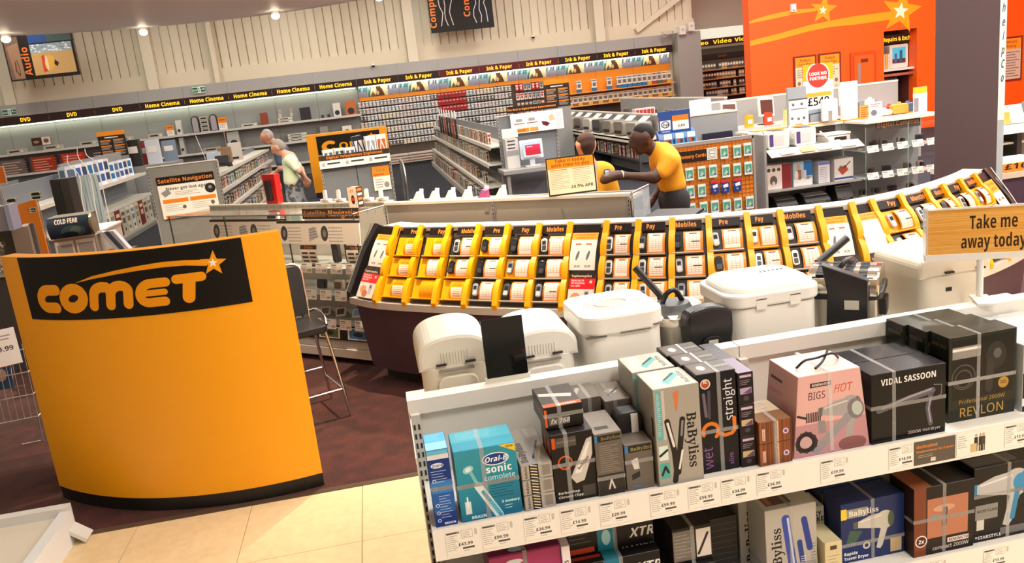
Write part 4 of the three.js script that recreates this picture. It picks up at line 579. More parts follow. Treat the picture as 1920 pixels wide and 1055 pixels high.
// frame on the sloped display: a angle, s 0 (lip) .. 1 (top), x tangent, y up the slope, z outwards
function mframe(a, s, out = 0) {
  const rad = new THREE.Vector3(Math.sin(a * R), 0, Math.cos(a * R)), lo = mpos(a, rLip(a), YL), hi = mpos(a, rTop(a), YT);
  const y = hi.clone().sub(lo).normalize(), x = mpos(a + 0.5, rLip(a + 0.5), YL).sub(mpos(a - 0.5, rLip(a - 0.5), YL)).normalize(), z = x.clone().cross(y).normalize(), y2 = z.clone().cross(x);
  return new THREE.Matrix4().makeBasis(x, y2, z).setPosition(lo.lerp(hi, s).addScaledVector(z, out));
}
function mring(g, a0, a1, f, n = 60) {                              // f(a) -> list of [r, y] closed section
  for (let i = 0; i < n; i++) {
    const b0 = a0 + (a1 - a0) * i / n, b1 = a0 + (a1 - a0) * (i + 1) / n, s0 = f(b0), s1 = f(b1), P = [];
    for (let k = 0; k < s0.length; k++) { const q = (k + 1) % s0.length, A = mpos(b0, ...s0[k]), B = mpos(b1, ...s1[k]), Cc = mpos(b1, ...s1[q]), D = mpos(b0, ...s0[q]); for (const v of [A, B, Cc, A, Cc, D]) P.push(v.x, v.y, v.z); }
    const b = new THREE.BufferGeometry(); b.setAttribute('position', new THREE.Float32BufferAttribute(P, 3)); b.computeVertexNormals(); g.add(b);
  }
  for (const [a, fl] of [[a0, 1], [a1, 0]]) { const s = f(a), P = []; for (let k = 1; k < s.length - 1; k++) for (const i of fl ? [0, k + 1, k] : [0, k, k + 1]) { const v = mpos(a, ...s[i]); P.push(v.x, v.y, v.z); } const b = new THREE.BufferGeometry(); b.setAttribute('position', new THREE.Float32BufferAttribute(P, 3)); b.computeVertexNormals(); g.add(b); }
  return g;
}
const A0 = -64.4, A1 = 27;
const phoneCounter = thing('phone_counter', 'long curved purple counter with a sloped yellow mobile phone display', 'counter');
mring(G(), A0, A1, (a) => [[rLip(a) - 0.06, 0.1], [rLip(a) + 0.0, 0.62], [rTop(a) - 0.14, 0.62], [rTop(a) - 0.14, 0.1]]).mesh('base_panel', mat('#4b3743', 0.55), phoneCounter, 'dark purple base');
mring(G(), A0 + 1, A1 - 1, (a) => [[rLip(a) - 0.14, 0], [rLip(a) - 0.14, 0.1], [rTop(a) - 0.1, 0.1], [rTop(a) - 0.1, 0]]).mesh('plinth', mat('#131112', 0.6), phoneCounter);
mring(G(), A0, A1, (a) => [[rLip(a) + 0.05, 0.62], [rLip(a) + 0.05, YL - 0.01], [rTop(a) - 0.14, YL - 0.01], [rTop(a) - 0.14, 0.62]]).mesh('lip', mat('#c9c3ba', 0.35), phoneCounter, 'pale grey lip');
mring(G(), A0, A1, (a) => [[rLip(a) + 0.01, YL - 0.01], [rTop(a) - 0.012, YT - 0.02], [rTop(a) - 0.14, YT - 0.02], [rTop(a) - 0.14, YL - 0.01]]).mesh('display_back', mat('#3a302b', 0.5), phoneCounter);
mring(G(), A0 + 1, A1, (a) => [[rTop(a) + 0.0, YT - 0.02], [rTop(a) + 0.0, YT + 0.012], [rTop(a) - 0.15, YT + 0.012], [rTop(a) - 0.15, YT - 0.02]]).mesh('top_edge', mat('#d9d0c2', 0.35), phoneCounter, 'pale top edge');
for (const [a, w] of [[A0 - 0.2, 0.05], [A1 + 0.2, 0.05]]) {
  const e = G().ext(poly([[-0.03, -0.06], [SL + 0.01, -0.03], [SL + 0.01, 0.02], [SL * 0.6, 0.05], [0, 0.05], [-0.05, 0.02]]), w, new THREE.Matrix4().multiplyMatrices(mframe(a, 0), new THREE.Matrix4().makeBasis(new THREE.Vector3(0, 1, 0), new THREE.Vector3(0, 0, 1), new THREE.Vector3(1, 0, 0)).setPosition(-w / 2, 0, 0)), 0.004).mesh('end_cap', mat('#191516', 0.35), phoneCounter, 'black end cap');
  G().tube([0, 0.2, 0.4, 0.6, 0.8, 1].map((s) => { const v = new THREE.Vector3(a > 0 ? w / 2 : -w / 2, s * SL, 0.056 - 0.03 * Math.max(0, s - 0.6)).applyMatrix4(mframe(a, 0)); return [v.x, v.y, v.z]; }), 0.006, 20).mesh('edge_trim', chrome, e);
}
const RIBS = [-58.9, -54.41, -50.1, -45.92, -41.68, -37.43, -33.28, -28.89, -25.02, -20.98, -16.81, -12.56, -8.94, -4.83, -1.24, 2.27, 6.53, 10.77, 14.15, 18.16, 22.42];
// yellow ribs with a bulge at each row and a hook over the lip
{
  const prof = new THREE.Shape(); prof.moveTo(-0.045, -0.005); prof.lineTo(-0.045, 0.03); prof.lineTo(-0.02, 0.05);
  const row = SL * 0.285;
  for (let k = 0; k < 3; k++) { const y0 = 0.008 + k * row; prof.bezierCurveTo(y0 + row * 0.25, 0.058, y0 + row * 0.6, 0.062, y0 + row, 0.036); }
  prof.lineTo(SL + 0.012, 0.034); prof.lineTo(SL + 0.012, -0.005);
  const rg = G().ext(prof, 0.034, new THREE.Matrix4().makeBasis(new THREE.Vector3(0, 1, 0), new THREE.Vector3(0, 0, 1), new THREE.Vector3(1, 0, 0)).setPosition(-0.017, 0, 0), 0.002, 8).geo();
  for (const a of RIBS) { const m = put(rg, 'rib', yellow, phoneCounter); m.applyMatrix4(mframe(a, 0)); }
}
// bent card sheet in XY, bulging towards +Z
function bent(w, h, bulge, r, n = 8) {
  const g = new THREE.PlaneGeometry(w, h, 1, n), p = g.attributes.position, u = g.attributes.uv;
  for (let i = 0; i < p.count; i++) { const k = p.getY(i) / h * 2; p.setZ(i, bulge * (1 - k * k)); u.setXY(i, r.u0 + (r.u1 - r.u0) * u.getX(i), r.v0 + (r.v1 - r.v0) * u.getY(i)); }
  g.computeVertexNormals(); return g;
}
const tariff = (dark1) => (c, w, h) => { flat('#ef8a2a')(c, w, h); rect(c, w * 0.1, h * 0.06, w * 0.76, h * 0.86, '#f3e0d2'); rect(c, w * 0.3, h * 0.1, w * 0.4, h * 0.06, '#5a4a44'); c.strokeStyle = '#b98f78'; c.lineWidth = 1.5; for (let k = 0; k < 8; k++) { c.beginPath(); c.moveTo(w * 0.12, h * (0.22 + k * 0.085)); c.lineTo(w * 0.84, h * (0.22 + k * 0.085)); c.stroke(); } for (const x of [0.3, 0.5, 0.68]) { c.beginPath(); c.moveTo(w * x, h * 0.22); c.lineTo(w * x, h * 0.82); c.stroke(); } for (let k = 0; k < 6; k++) oval(c, w * 0.05, h * (0.3 + k * 0.1), 3, 3, '#b5551a'); if (dark1) rect(c, w * 0.4, h * 0.52, w * 0.44, h * 0.05, '#4a4044'); };
const CARDS = [art1(96, 110, tariff(0)), art1(96, 110, tariff(1)), art1(96, 110, (c, w, h) => { tariff(0)(c, w, h); rect(c, w * 0.1, h * 0.78, w * 0.76, h * 0.14, '#fff6ea'); })];
const OFFER = art1(110, 110, (c, w, h) => { flat('#f0930f')(c, w, h); text(c, 'LATEST', w * 0.5, h * 0.18, 18, '#c05208', { al: 'center' }); text(c, 'OFFERS', w * 0.5, h * 0.34, 18, '#c05208', { al: 'center' }); rect(c, w * 0.14, h * 0.4, w * 0.72, h * 0.52, '#f6dcc2'); for (let k = 0; k < 4; k++) rect(c, w * (0.24 + 0.03 * (k % 2)), h * (0.48 + k * 0.11), w * 0.5, 4, '#c98f70'); });
const PLAIN = art1(60, 60, flat('#ee9812'));
function leaflet(kind) { return (c, w, h) => {
  flat(kind === 1 ? '#fdf8f2' : '#f4e4da')(c, w, h); rect(c, 0, 0, w, h * 0.2, '#f2a23c'); text(c, 'Choice of handsets', w * 0.5, h * 0.09, w * 0.09, '#c25a14', { al: 'center' }); text(c, 'available to suit', w * 0.5, h * 0.17, w * 0.09, '#c25a14', { al: 'center' });
  if (kind !== 2) for (const x of [0.3, 0.7]) { rect(c, w * (x - 0.12), h * 0.3, w * 0.22, 6, '#d9662a'); oval(c, w * x, h * 0.62, w * 0.05, h * 0.13, '#6d6a70', 0.3); text(c, x < 0.5 ? '29.99' : '39.99', w * x, h * 0.93, w * 0.09, '#444', { al: 'center' }); }
}; }
const BOOK = art1(120, 150, (c, w, h) => { flat('#e9d2c4')(c, w, h); rect(c, 0, 0, w, h * 0.16, '#2b2624'); text(c, 'Tophonepilot', w * 0.06, h * 0.12, 15, '#f2c79a'); rect(c, 0, h * 0.16, w, h * 0.32, '#d8232a'); for (let k = 0; k < 3; k++) text(c, ['Save up to', '50 minutes', 'on calls'][k], w * 0.08, h * (0.25 + k * 0.08), 12, '#f9d8d2'); star(c, w * 0.84, h * 0.26, 10, '#f4e2da'); oval(c, w * 0.3, h * 0.72, 22, 20, '#d98a60'); oval(c, w * 0.45, h * 0.86, 20, 18, '#b56a48'); rect(c, w * 0.62, h * 0.52, w * 0.2, h * 0.34, '#b9aeb0'); rect(c, w * 0.66, h * 0.56, w * 0.12, h * 0.1, '#55606e'); });
const HEAD = {}; for (const s of ['Pre', 'Pay', 'Mobiles', 'Monthly', '']) HEAD[s] = art1(150, 34, (c, w, h) => { flat('#1d1512')(c, w, h); text(c, s, w * 0.5, h * 0.78, 26, '#f28a3c', { al: 'center' }); });
// handsets
const phoneBodies = ['#b9bcc0', '#d8d8d4', '#5d6068', '#e6e4de', '#8f949b', '#26272b'].map((c) => mat(c, 0.25, { metalness: 0.3 }));
const scr = mat('#26303c', 0.12), keysM = mat('#3a3c42', 0.4);
function makePhone(kind) {
  const t = new THREE.Group(); t.name = 'mobile_phone';
  const w = 0.034 + 0.004 * (kind % 3), h = 0.082 + 0.006 * (kind % 2), b = phoneBodies[kind % 6];
  G().ext(rrect(w, h, w * 0.38), 0.012, mx(0, 0, 0), 0.003, 6).mesh('body', b, t);
  G().box(w * 0.66, h * 0.3, 0.002, 0, h * 0.16, 0.016).mesh('screen', scr, t);
  G().ext(rrect(w * 0.7, h * 0.36, w * 0.1), 0.0015, mx(0, -h * 0.24, 0.0148), 0.0005, 4).mesh('keypad', kind % 2 ? keysM : mat('#c9ccd0', 0.4), t);
  return t;
}
const phoneKinds = [0, 1, 2, 3, 4, 5].map(makePhone);
const COLS = ['P0', 'Pre', 'Pay', 'Mobiles', 'Pre', 'Pay', 'Mobiles', 'P0', 'Pre', 'Pay', 'Mobiles', 'Pre', 'Pay', 'Mobiles', 'P0', 'P2', 'Pay', 'Monthly', 'Mobiles', 'Pay', 'Mobiles', 'P1'];
const EMPTY = { '1,0': 'o', '1,1': 'o', '1,2': 'o', '2,2': 'o', '2,0': 'p', '3,0': 'o', '2,1': 'c' };   // column,row(from below): offer card, plain card
const ordinal = ['first', 'second', 'third', 'fourth', 'fifth', 'sixth', 'seventh', 'eighth', 'ninth', 'tenth', 'eleventh', 'twelfth', 'thirteenth', 'fourteenth', 'fifteenth', 'sixteenth', 'seventeenth', 'eighteenth', 'nineteenth', 'twentieth'];
const edgesA = [-63.6, ...RIBS, 26.4];
let colNo = 0;
const placeM = (o, m) => { m.decompose(o.position, o.quaternion, o.scale); };
COLS.forEach((kind, i) => {
  const a0 = edgesA[i], a1 = edgesA[i + 1], am = (a0 + a1) / 2, wid = (a1 - a0) * R * rTop(am) * 1.05 - 0.036, wT = wid;
  if (/^P\d/.test(kind)) {
    const r = art1(120, 150, leaflet(+kind[1])), big = kind === 'P1';
    const hd = put(face(wT, SL * 0.11, HEAD['']), 'header', pmat(HEAD[''], 0.4), phoneCounter); hd.applyMatrix4(mframe(am, 0.94, 0.014));
    const p = put(bent(wT * 0.88, SL * (big ? 0.85 : 0.46), 0.012, r), 'leaflet', pmat(r, 0.3)); placeM(p, mframe(am, big ? 0.45 : 0.65, 0.03)); p.name = p.name;
    tag(p, ['price leaflet at the left end of the phone display', 'price leaflet in the middle of the phone display', 'price leaflet left of the pale blank one', 'pale blank leaflet beside a price leaflet', 'long white leaflet at the right end of the phone display'][[0, 7, 14, 15, 21].indexOf(i)], 'leaflet', 'leaflets on the phone display');
    if (!big) {
      for (let k = 0; k < 3; k++) {
        const b = put(packGeo(wT * 0.86, SL * 0.4, 0.004, { front: BOOK }, 0), 'brochure', pmat(BOOK, 0.3)); placeM(b, mframe(am, 0.02, 0.026 + k * 0.006)); b.translateY(-k * 0.012);
        tag(b, ['rear', 'middle', 'front'][k] + ' red phone brochure in the ' + ['left end pocket', 'middle pocket', 'pocket below a price leaflet', 'pocket below the blank leaflet'][[0, 7, 14, 15].indexOf(i)] + ' of the phone display', 'brochure', 'red phone brochures');
      }
    }
    return;
  }
  colNo++;
  const hd = put(face(wT, SL * 0.1, HEAD[kind]), 'header', pmat(HEAD[kind], 0.4, 0.25), phoneCounter); hd.applyMatrix4(mframe(am, 0.945, 0.014));
  for (let row = 0; row < 3; row++) {
    const s = 0.16 + row * 0.285, e = EMPTY[i + ',' + row], yb = rnd() < 0.3 || !!e;
    const cell = G().box(wT, SL * 0.26, 0.008, 0, 0, 0).mesh('cell', yb ? yellow : mat('#2c2420', 0.35), phoneCounter); cell.applyMatrix4(mframe(am, s, 0.012));
    const shelf = G().box(wT, 0.006, 0.03, 0, -SL * 0.13, 0.015).mesh('cell_ledge', yb ? yellow : mat('#b9b2a8', 0.3), phoneCounter); shelf.applyMatrix4(mframe(am, s, 0.012));
    const r = e === 'o' ? OFFER : e === 'p' ? PLAIN : pick(CARDS), cw = e ? wT * 0.62 : wT * 0.6;
    const cd = put(bent(cw, SL * 0.245, 0.022, r), 'tariff_card', pmat(r, 0.32), phoneCounter); cd.applyMatrix4(mframe(am, s, 0.024)); cd.translateX(wT * 0.19);
    if (!e) {
      const k = Math.floor(rnd() * 6), ph = phoneKinds[k].clone(); ph.name = numbered('mobile_phone'); scene.add(ph);
      const m = mframe(am, s, 0.0215); m.multiply(mx(-wT * 0.3, 0.004, 0, 0, 0, rr(-0.12, 0.12))); placeM(ph, m);
      tag(ph, ['silver', 'pale silver', 'dark grey', 'white', 'grey', 'black'][k] + ' mobile phone in the ' + ['bottom', 'middle', 'top'][row] + ' row, ' + ordinal[colNo - 1] + ' yellow phone column from the left', 'mobile phone', 'mobile phones on the sloped display');
    }
  }
});
// ---------------------------------------------------------------- the shelved back wall
const BW = 1.244, bx = (k) => -8.84 + BW * k, FZ = -25.9;
const signText = (k) => (k <= 1 ? 'DVD' : k <= 6 ? 'Home Cinema' : 'Ink & Paper');
const signNo = (k) => (k <= 1 ? ordinal[k + 3] + ' DVD' : k <= 6 ? ordinal[k - 2] + ' Home Cinema' : ordinal[k - 7] + ' Ink and Paper');
const greyP = mat('#a3a09b', 0.5), greyW = mat('#8d8d89', 0.55), orangeP = mat('#e88a16', 0.5), FA = {};
for (const [s, bg] of [['DVD', '#1a0e0c'], ['Home Cinema', '#1a0e0c'], ['Ink & Paper', '#1a0e0c'], ['ip2', '#3a0d10']]) FA[s] = art1(360, 70, (c, w, h) => { flat(bg)(c, w, h); text(c, s === 'ip2' ? 'Ink & Paper' : s, w * 0.5, h * 0.72, 46, '#ffb21c', { al: 'center', sx: 0.9 }); });
const photoStrip = art1(360, 108, (c, w, h) => { flat('#dcc99a')(c, w, h); rect(c, 0, 0, w * 0.28, h, '#5d7f86'); for (let k = 0; k < 6; k++) strokes(c, [[k * 18, h], [k * 18 + 30, 0]], 7, ['#2a4a52', '#8fb3b8', '#39464a'][k % 3]); rect(c, 0, h * 0.55, w * 0.2, h * 0.45, '#8e8a9a'); oval(c, w * 0.5, h * 0.35, 22, 20, '#4a2c1c'); blob(c, [[w * 0.4, h], [w * 0.46, h * 0.45], [w * 0.58, h * 0.4], [w * 0.64, h]], '#5b3320'); oval(c, w * 0.47, h * 0.75, 14, 18, '#c9a27c'); blob(c, [[w * 0.28, h], [w * 0.36, h * 0.6], [w * 0.42, h]], '#6b5a3a'); rect(c, w * 0.72, 0, w * 0.28, h, '#8f8ba0'); for (let k = 0; k < 5; k++) strokes(c, [[w * 0.74 + k * 20, h * 0.5], [w * 0.78 + k * 20, 0]], 8, ['#2c2c33', '#d8d8dc', '#3d4a44'][k % 3]); });
for (let k = -3; k <= 14; k++) {
  const x0 = bx(k) + 0.004, x1 = bx(k + 1) - 0.004, xm = (x0 + x1) / 2, wd = x1 - x0, ink = k >= 7;
  const u = thing('wall_bay', 'grey wall shelving bay under the ' + signNo(k) + ' sign', 'shelving', [xm, 0, WZ], 0, 'wall shelving bays'), W = wd / 2;
  G().span(-W, W, 0.1, 2.5, 0.01, 0.05).mesh('back_panel', ink ? mat('#4a3b30', 0.6) : k < 0 ? greyW : greyW, u);
  G().span(-W, W, 2.72, 3.055, 0.36, 0.39).mesh('top_panel', greyP, u);
  G().span(-W, W, 2.5, 2.52, 0.05, 0.36).mesh('light_box', white, u);
  G().span(-W, W, 0, 0.1, 0.01, 0.5).mesh('base', mat('#3a3a3c', 0.6), u);
  if (!ink) {
    for (const y of [1.7, 1.12, 0.5]) { G().span(-W, W, y - 0.03, y, 0.05, 0.46).mesh('shelf', mat('#8c8a86', 0.5), u); G().span(-W, W, y - 0.05, y + 0.012, 0.46, 0.47).mesh('price_strip', mat('#c9c3b8', 0.4), u); }
  } else {
    G().span(-W, W, 2.06, 2.17, 0.05, 0.09).mesh('band', orangeP, u);
    const ps = put(boardGeo(wd, 0.37, 0.02, photoStrip), 'photo_panel', pmat(photoStrip, 0.4), u); ps.position.set(0, 2.175, 0.07);
    G().span(-W, W, 0.1, 0.36, 0.05, 0.55).mesh('base_bin', mat('#cfc4b4', 0.5), u);
    for (let r = 0; r < 3; r++) G().span(-W, W, 0.14 + r * 0.08, 0.17 + r * 0.08, 0.55, 0.556).mesh('bin_slat', mat('#8a5a4a', 0.5), u);
  }
  if (k >= 12) {
    G().span(-W, W, 1.2, 2.13, 0.05, 0.1).mesh('orange_panel', orangeP, u);
    for (const y of [1.58, 1.18]) G().span(-W, W, y - 0.03, y, 0.1, 0.5).mesh('shelf', mat('#e0a05a', 0.5), u);
  }
  const key = k >= 9 && k <= 11 ? 'ip2' : signText(k), f = put(boardGeo(wd, 0.225, 0.05, FA[key]), 'fascia_sign', pmat(FA[key], 0.4, 1.5)); f.position.set(xm, 2.5, FZ);
  tag(f, 'lit black fascia sign, ' + signNo(k) + ' from the left', 'sign', 'lit fascia signs');
}
// the tubes behind the fascia wash the wall
for (const [x0, x1] of [[-12.4, -0.2], [-0.1, 9.8]]) {
  const t = thing('strip_light', x0 < -5 ? 'long tube light behind the DVD and Home Cinema fascia' : 'long tube light behind the Ink and Paper fascia', 'light', [(x0 + x1) / 2, 2.49, WZ + 0.14]);
  G().cyl(0.014, 0.014, x1 - x0, 0, -0.012, 0, 0, 0, Math.PI / 2).mesh('tube', glow('#f6ffe8', 4), t);
  rectLight('#f4ffe4', 11, x1 - x0, 0.05, [(x0 + x1) / 2, 2.46, WZ + 0.14], [(x0 + x1) / 2, 0, WZ + 0.1]);
}
for (const [x, y, l, r] of [[-9.83, 2.77, 'green exit sign over the first DVD bays with an arrow', 0], [-4.65, 2.82, 'green exit sign over the second Home Cinema bay', 1], [10.85, 2.9, 'small green exit sign above the video fascia', 1]]) {
  const a = art1(96, 48, (c, w, h) => { flat('#e8efe6')(c, w, h); rect(c, 3, 6, 38, 36, '#2f6b4a'); text(c, 'EXIT', 6, 32, 16, '#dfe'); rect(c, 45, 6, 14, 36, '#e8efe6'); oval(c, 50, 14, 4, 4, '#2f6b4a'); strokes(c, [[50, 18], [52, 30], [47, 40]], 4, '#2f6b4a'); rect(c, 62, 6, 32, 36, '#2f6b4a'); strokes(c, r ? [[68, 24], [88, 24], [80, 14]] : [[88, 24], [68, 24], [76, 14]], 5, '#e8f4e8'); });
  const m = put(boardGeo(0.36, 0.18, 0.02, a), 'exit_sign', pmat(a, 0.4)); m.position.set(x, y, x > 10 ? -26.55 : FZ + 0.03); tag(m, l, 'sign', 'exit signs');
}
for (const [x, y, z, l] of [[0.43, 3.07, -25.85, 'dark dome camera under the cream rail above Ink and Paper'], [5.42, 3.42, -26.1, 'small white dome camera high on the cream rail']]) { const t = thing('dome_camera', l, 'camera', [x, y, z]); G().cyl(0.06, 0.06, 0.05, 0, 0.02, 0).mesh('mount', white, t); G().ball(0.05, 0, -0.01, 0).mesh('dome', mat('#1b1b1c', 0.1), t); }
{ const t = thing('security_camera', 'grey bullet camera on the grey pier near the corner', 'camera', [9.6, 3.0, -25.7]); G().box(0.36, 0.1, 0.12, 0, 0.1, 0, 0, 0.3).mesh('housing', mat('#cfc6b4', 0.4), t); G().cyl(0.04, 0.04, 0.04, 0.18, 0.1, -0.03, 0, 0, Math.PI / 2).mesh('lens', dark, t); G().box(0.04, 0.12, 0.04, -0.1, 0.03, 0).mesh('bracket', white, t); }
for (const [x, y, l] of [[10.1, 3.12, 'small white alarm box left on the pier top'], [10.4, 3.2, 'larger white alarm box right on the pier top']]) { const t = thing('alarm_box', l, 'alarm box', [x, y, -25.7]); G().box(0.06, 0.3, 0.4, 0, -0.02, -0.24).mesh('bracket', white, t); G().box(0.2, 0.26, 0.1, 0, 0, 0).mesh('case', mat('#e3ddcf', 0.4), t); G().box(0.06, 0.05, 0.02, 0, 0.04, 0.06).mesh('sounder', mat('#c9c2b2', 0.4), t); }
// ink packs on pegs
{
  const V = ['#d9d6cf|#6f7f94', '#cfcac2|#43484f', '#d8d2c4|#a98c4a', '#c9cdd2|#5d6b5f', '#dcd7d0|#7d5560', '#8f8a86|#2f2c2c'].map((s) => { const [a, b] = s.split('|'); return art1(28, 44, (c, w, h) => { flat(a)(c, w, h); rect(c, 0, 0, w, h * 0.16, '#eeeae2'); rect(c, 3, h * 0.24, w - 6, h * 0.42, b); oval(c, w * 0.5, h * 0.5, 6, 8, '#e6e2da'); rect(c, 3, h * 0.76, w - 6, 4, b); }); });
  const Rd = art1(28, 44, (c, w, h) => { flat('#a81f22')(c, w, h); rect(c, 4, h * 0.2, w - 8, h * 0.14, '#d9a49a'); rect(c, 6, h * 0.5, w - 12, h * 0.3, '#6d1416'); });
  const gs = V.map((r) => packGeo(0.088, 0.155, 0.03, { front: r }, 0)), gr = packGeo(0.1, 0.17, 0.03, { front: Rd }, 0);
  const rowsY = [1.88, 1.675, 1.47, 1.265, 1.06, 0.855, 0.65];
  let n = 0;
  rowsY.forEach((y, r) => { for (let c = 0; c < 43; c++) { const x = -0.14 + c * 0.111, red = x > 2.26 && x < 3.08 && r < 3; if (x > 4.62) continue; const i = Math.floor(hash(Math.floor(x * 2), r) * 5.99); n++;
    const m = put(red ? gr : gs[i], red ? 'red_pack' : 'ink_pack', pmat(red ? Rd : V[i], 0.35)); m.position.set(x, y, WZ + 0.09 + 0.05 * hash(c, r)); m.rotation.x = -0.05;
    tag(m, red ? 'red carded pack in the red block, ' + nth(r) + ' row, ' + nth(c - 21) + ' column' : 'small carded ink pack on the back wall, ' + nth(r) + ' peg row, ' + nth(c) + ' from left', 'ink pack', red ? 'red packs on the back wall' : 'ink packs on the back wall'); } });
}
// paper boxes on the orange bays
{
  const kinds = [['#e9e2d2', '#2f6f9e'], ['#ece6da', '#8a5a3c'], ['#dfd6c6', '#c9a23c'], ['#e6dccc', '#b03a34'], ['#d9cfc0', '#4a6a4a']].map(([a, b]) => art1(48, 64, (c, w, h) => { flat(a)(c, w, h); rect(c, 0, h * 0.72, w, h * 0.28, b); rect(c, 8, h * 0.3, w - 16, h * 0.3, '#7a6a5c'); rect(c, 6, h * 0.08, w - 12, 6, b); }));
  let n = 0;
  for (let i = 0; i < 22; i++) for (const [y, h] of [[1.581, 0.36], [1.181, 0.3]]) {
    const x = 6.2 + i * 0.165; if (x > 9.75 || (y > 1.5 && x < 7.9 && i % 3)) continue;
    const r = kinds[y > 1.5 ? (x < 8.9 ? 0 : 1 + (i % 4)) : 1 + (i % 2)], m = put(packGeo(0.15, h, 0.1, { front: r }, 0), 'paper_box', pmat(r, 0.45)); m.position.set(x, y, WZ + 0.32);
    tag(m, 'photo paper box on the ' + (y > 1.5 ? 'upper' : 'lower') + ' orange shelf, ' + nth(i) + ' place from left', 'paper box', 'paper boxes on the orange ' + (y > 1.5 ? 'upper' : 'lower') + ' shelf'); n++;
  }
}
{
  const ks = ['#b8302c|#e8d8cc', '#d9d4ca|#7a2a2a', '#c9b8a0|#3a5a7a', '#e2dccf|#b8302c', '#6a6460|#d8c8b0'].map((s) => { const [a, b] = s.split('|'); return art1(30, 46, (c, w, h) => { flat(a)(c, w, h); rect(c, 4, 6, w - 8, 10, b); oval(c, w / 2, h * 0.6, 8, 9, b); }); });
  [1.84, 1.56, 1.28, 1.0, 0.72].forEach((y, r) => { for (let i = 0; i < 12; i++) { const k = Math.floor(hash(i >> 1, r + 4) * 5), m = put(packGeo(0.11, 0.21, 0.05, { front: ks[k], edge: ks[k] }, 0), 'hanging_pack', pmat(ks[k], 0.4)); m.position.set(4.76 + i * 0.13, y, WZ + 0.1); tag(m, 'hanging pack left of the orange ink shelves, ' + nth(r) + ' row, ' + nth(i) + ' from left', 'pack', 'hanging packs by the orange shelves'); } });
}
// hi-fi and DVD players on the wall shelves
const CONE = mat('#222224', 0.5);
function speaker(label, x, y, z, w, h, col, n = 1, group = 'loudspeakers on the wall shelves') {
  const t = thing('speaker', label, 'speaker', [x, y, z], 0, group);
  G().span(-w / 2, w / 2, 0, h, -0.12, 0.1).mesh('cabinet', mat(col, 0.45), t);
  for (let i = 0; i < n; i++) G().add(new THREE.CylinderGeometry(w * 0.3, w * 0.34, 0.02, 18), mx(0, h * (0.3 + i * 0.42), 0.105, Math.PI / 2)).mesh('cone', CONE, t);
}
function player(label, x, y, z, w, h, col, tilt = 0.3, n = 1) {
  const t = thing('disc_player', label, 'player', [x, y, z], 0, 'players on the wall shelves');
  for (let i = 0; i < n; i++) {
    G().span(-w / 2, w / 2, i * (h + 0.012), i * (h + 0.012) + h, -0.14, 0.12).mesh('case', mat(col, 0.35, { metalness: 0.3 }), t);
    G().span(-w * 0.36, w * 0.2, i * (h + 0.012) + h * 0.35, i * (h + 0.012) + h * 0.65, 0.12, 0.123).mesh('display', mat('#1e1c1d', 0.15), t);
    G().add(new THREE.CylinderGeometry(h * 0.22, h * 0.22, 0.02, 12), mx(w * 0.38, i * (h + 0.012) + h / 2, 0.125, Math.PI / 2)).mesh('knob', mat('#e4e0d8', 0.3), t);
  }
}
const S1 = 1.701, S2 = 1.121, SZ = WZ + 0.3;
{
  // tower pair with stacked components
  const t = thing('hifi_stack', 'stacked hi-fi components between two curved tower speakers', 'hi-fi', [-4.68, S1, SZ]);
  for (let i = 0; i < 4; i++) { const c = G().span(-0.12, 0.12, i * 0.115, i * 0.115 + 0.1, -0.12, 0.12).mesh('component', mat('#cfc7b8', 0.3, { metalness: 0.5 }), t); G().span(-0.08, 0.08, i * 0.115 + 0.03, i * 0.115 + 0.07, 0.12, 0.124).mesh('display', dark, c); }
  for (const s of [-1, 1]) {
    const q = thing('speaker', s < 0 ? 'curved grey tower speaker left of the stacked components' : 'curved grey tower speaker right of the stacked components', 'speaker', [-4.68 + s * 0.26, S1 + 0.009, SZ], 0, 'loudspeakers on the wall shelves');
    G().ext(archShape(0.2, 0.3, 0.47), 0.16, mx(0, 0, -0.1), 0.008).mesh('cabinet', mat('#2a2628', 0.4), q);
    G().ext(archShape(0.15, 0.26, 0.42), 0.02, mx(0, 0.02, 0.08), 0.006).mesh('grille', mat('#a39a9c', 0.6), q);
  }
}
const tagCard = (label, x, y, z, w, h) => { const r = art1(60, 80, (c, a, b) => { flat('#efe6da')(c, a, b); rect(c, 0, 0, a, b * 0.45, '#f08a1e'); lines(c, 8, b * 0.55, a - 16, 3, 9, '#6a6058'); rect(c, 8, 10, a - 16, 10, '#c65a10'); }); const m = put(boardGeo(w, h, 0.02, r), 'price_card', pmat(r)); m.position.set(x, y, z); tag(m, label, 'price card', 'price cards on the wall shelves'); };
tagCard('orange and white price card right of the curved tower speakers', -4.17, S1, SZ + 0.1, 0.24, 0.36);
tagCard('orange and white price card left of the slim white speaker', -5.66, S1, SZ + 0.1, 0.2, 0.3);
speaker('slim white upright speaker beside the orange price card', -5.42, S1, SZ, 0.13, 0.42, '#d9d4cb');
player('slim silver player right of the tower speakers on the upper shelf', -3.42, S1, SZ, 0.46, 0.1, '#cbc3b4');
player('small silver player on the upper shelf at the first wall sign', -6.1, S1, SZ, 0.4, 0.12, '#c3bcae');
speaker('small red-brown wooden speaker on the upper shelf', -2.98, S1, SZ, 0.2, 0.36, '#8d3b22', 0);
player('double silver player under two glass jars on the upper shelf', -2.37, S1, SZ, 0.42, 0.07, '#d3ccbe', 0, 2);
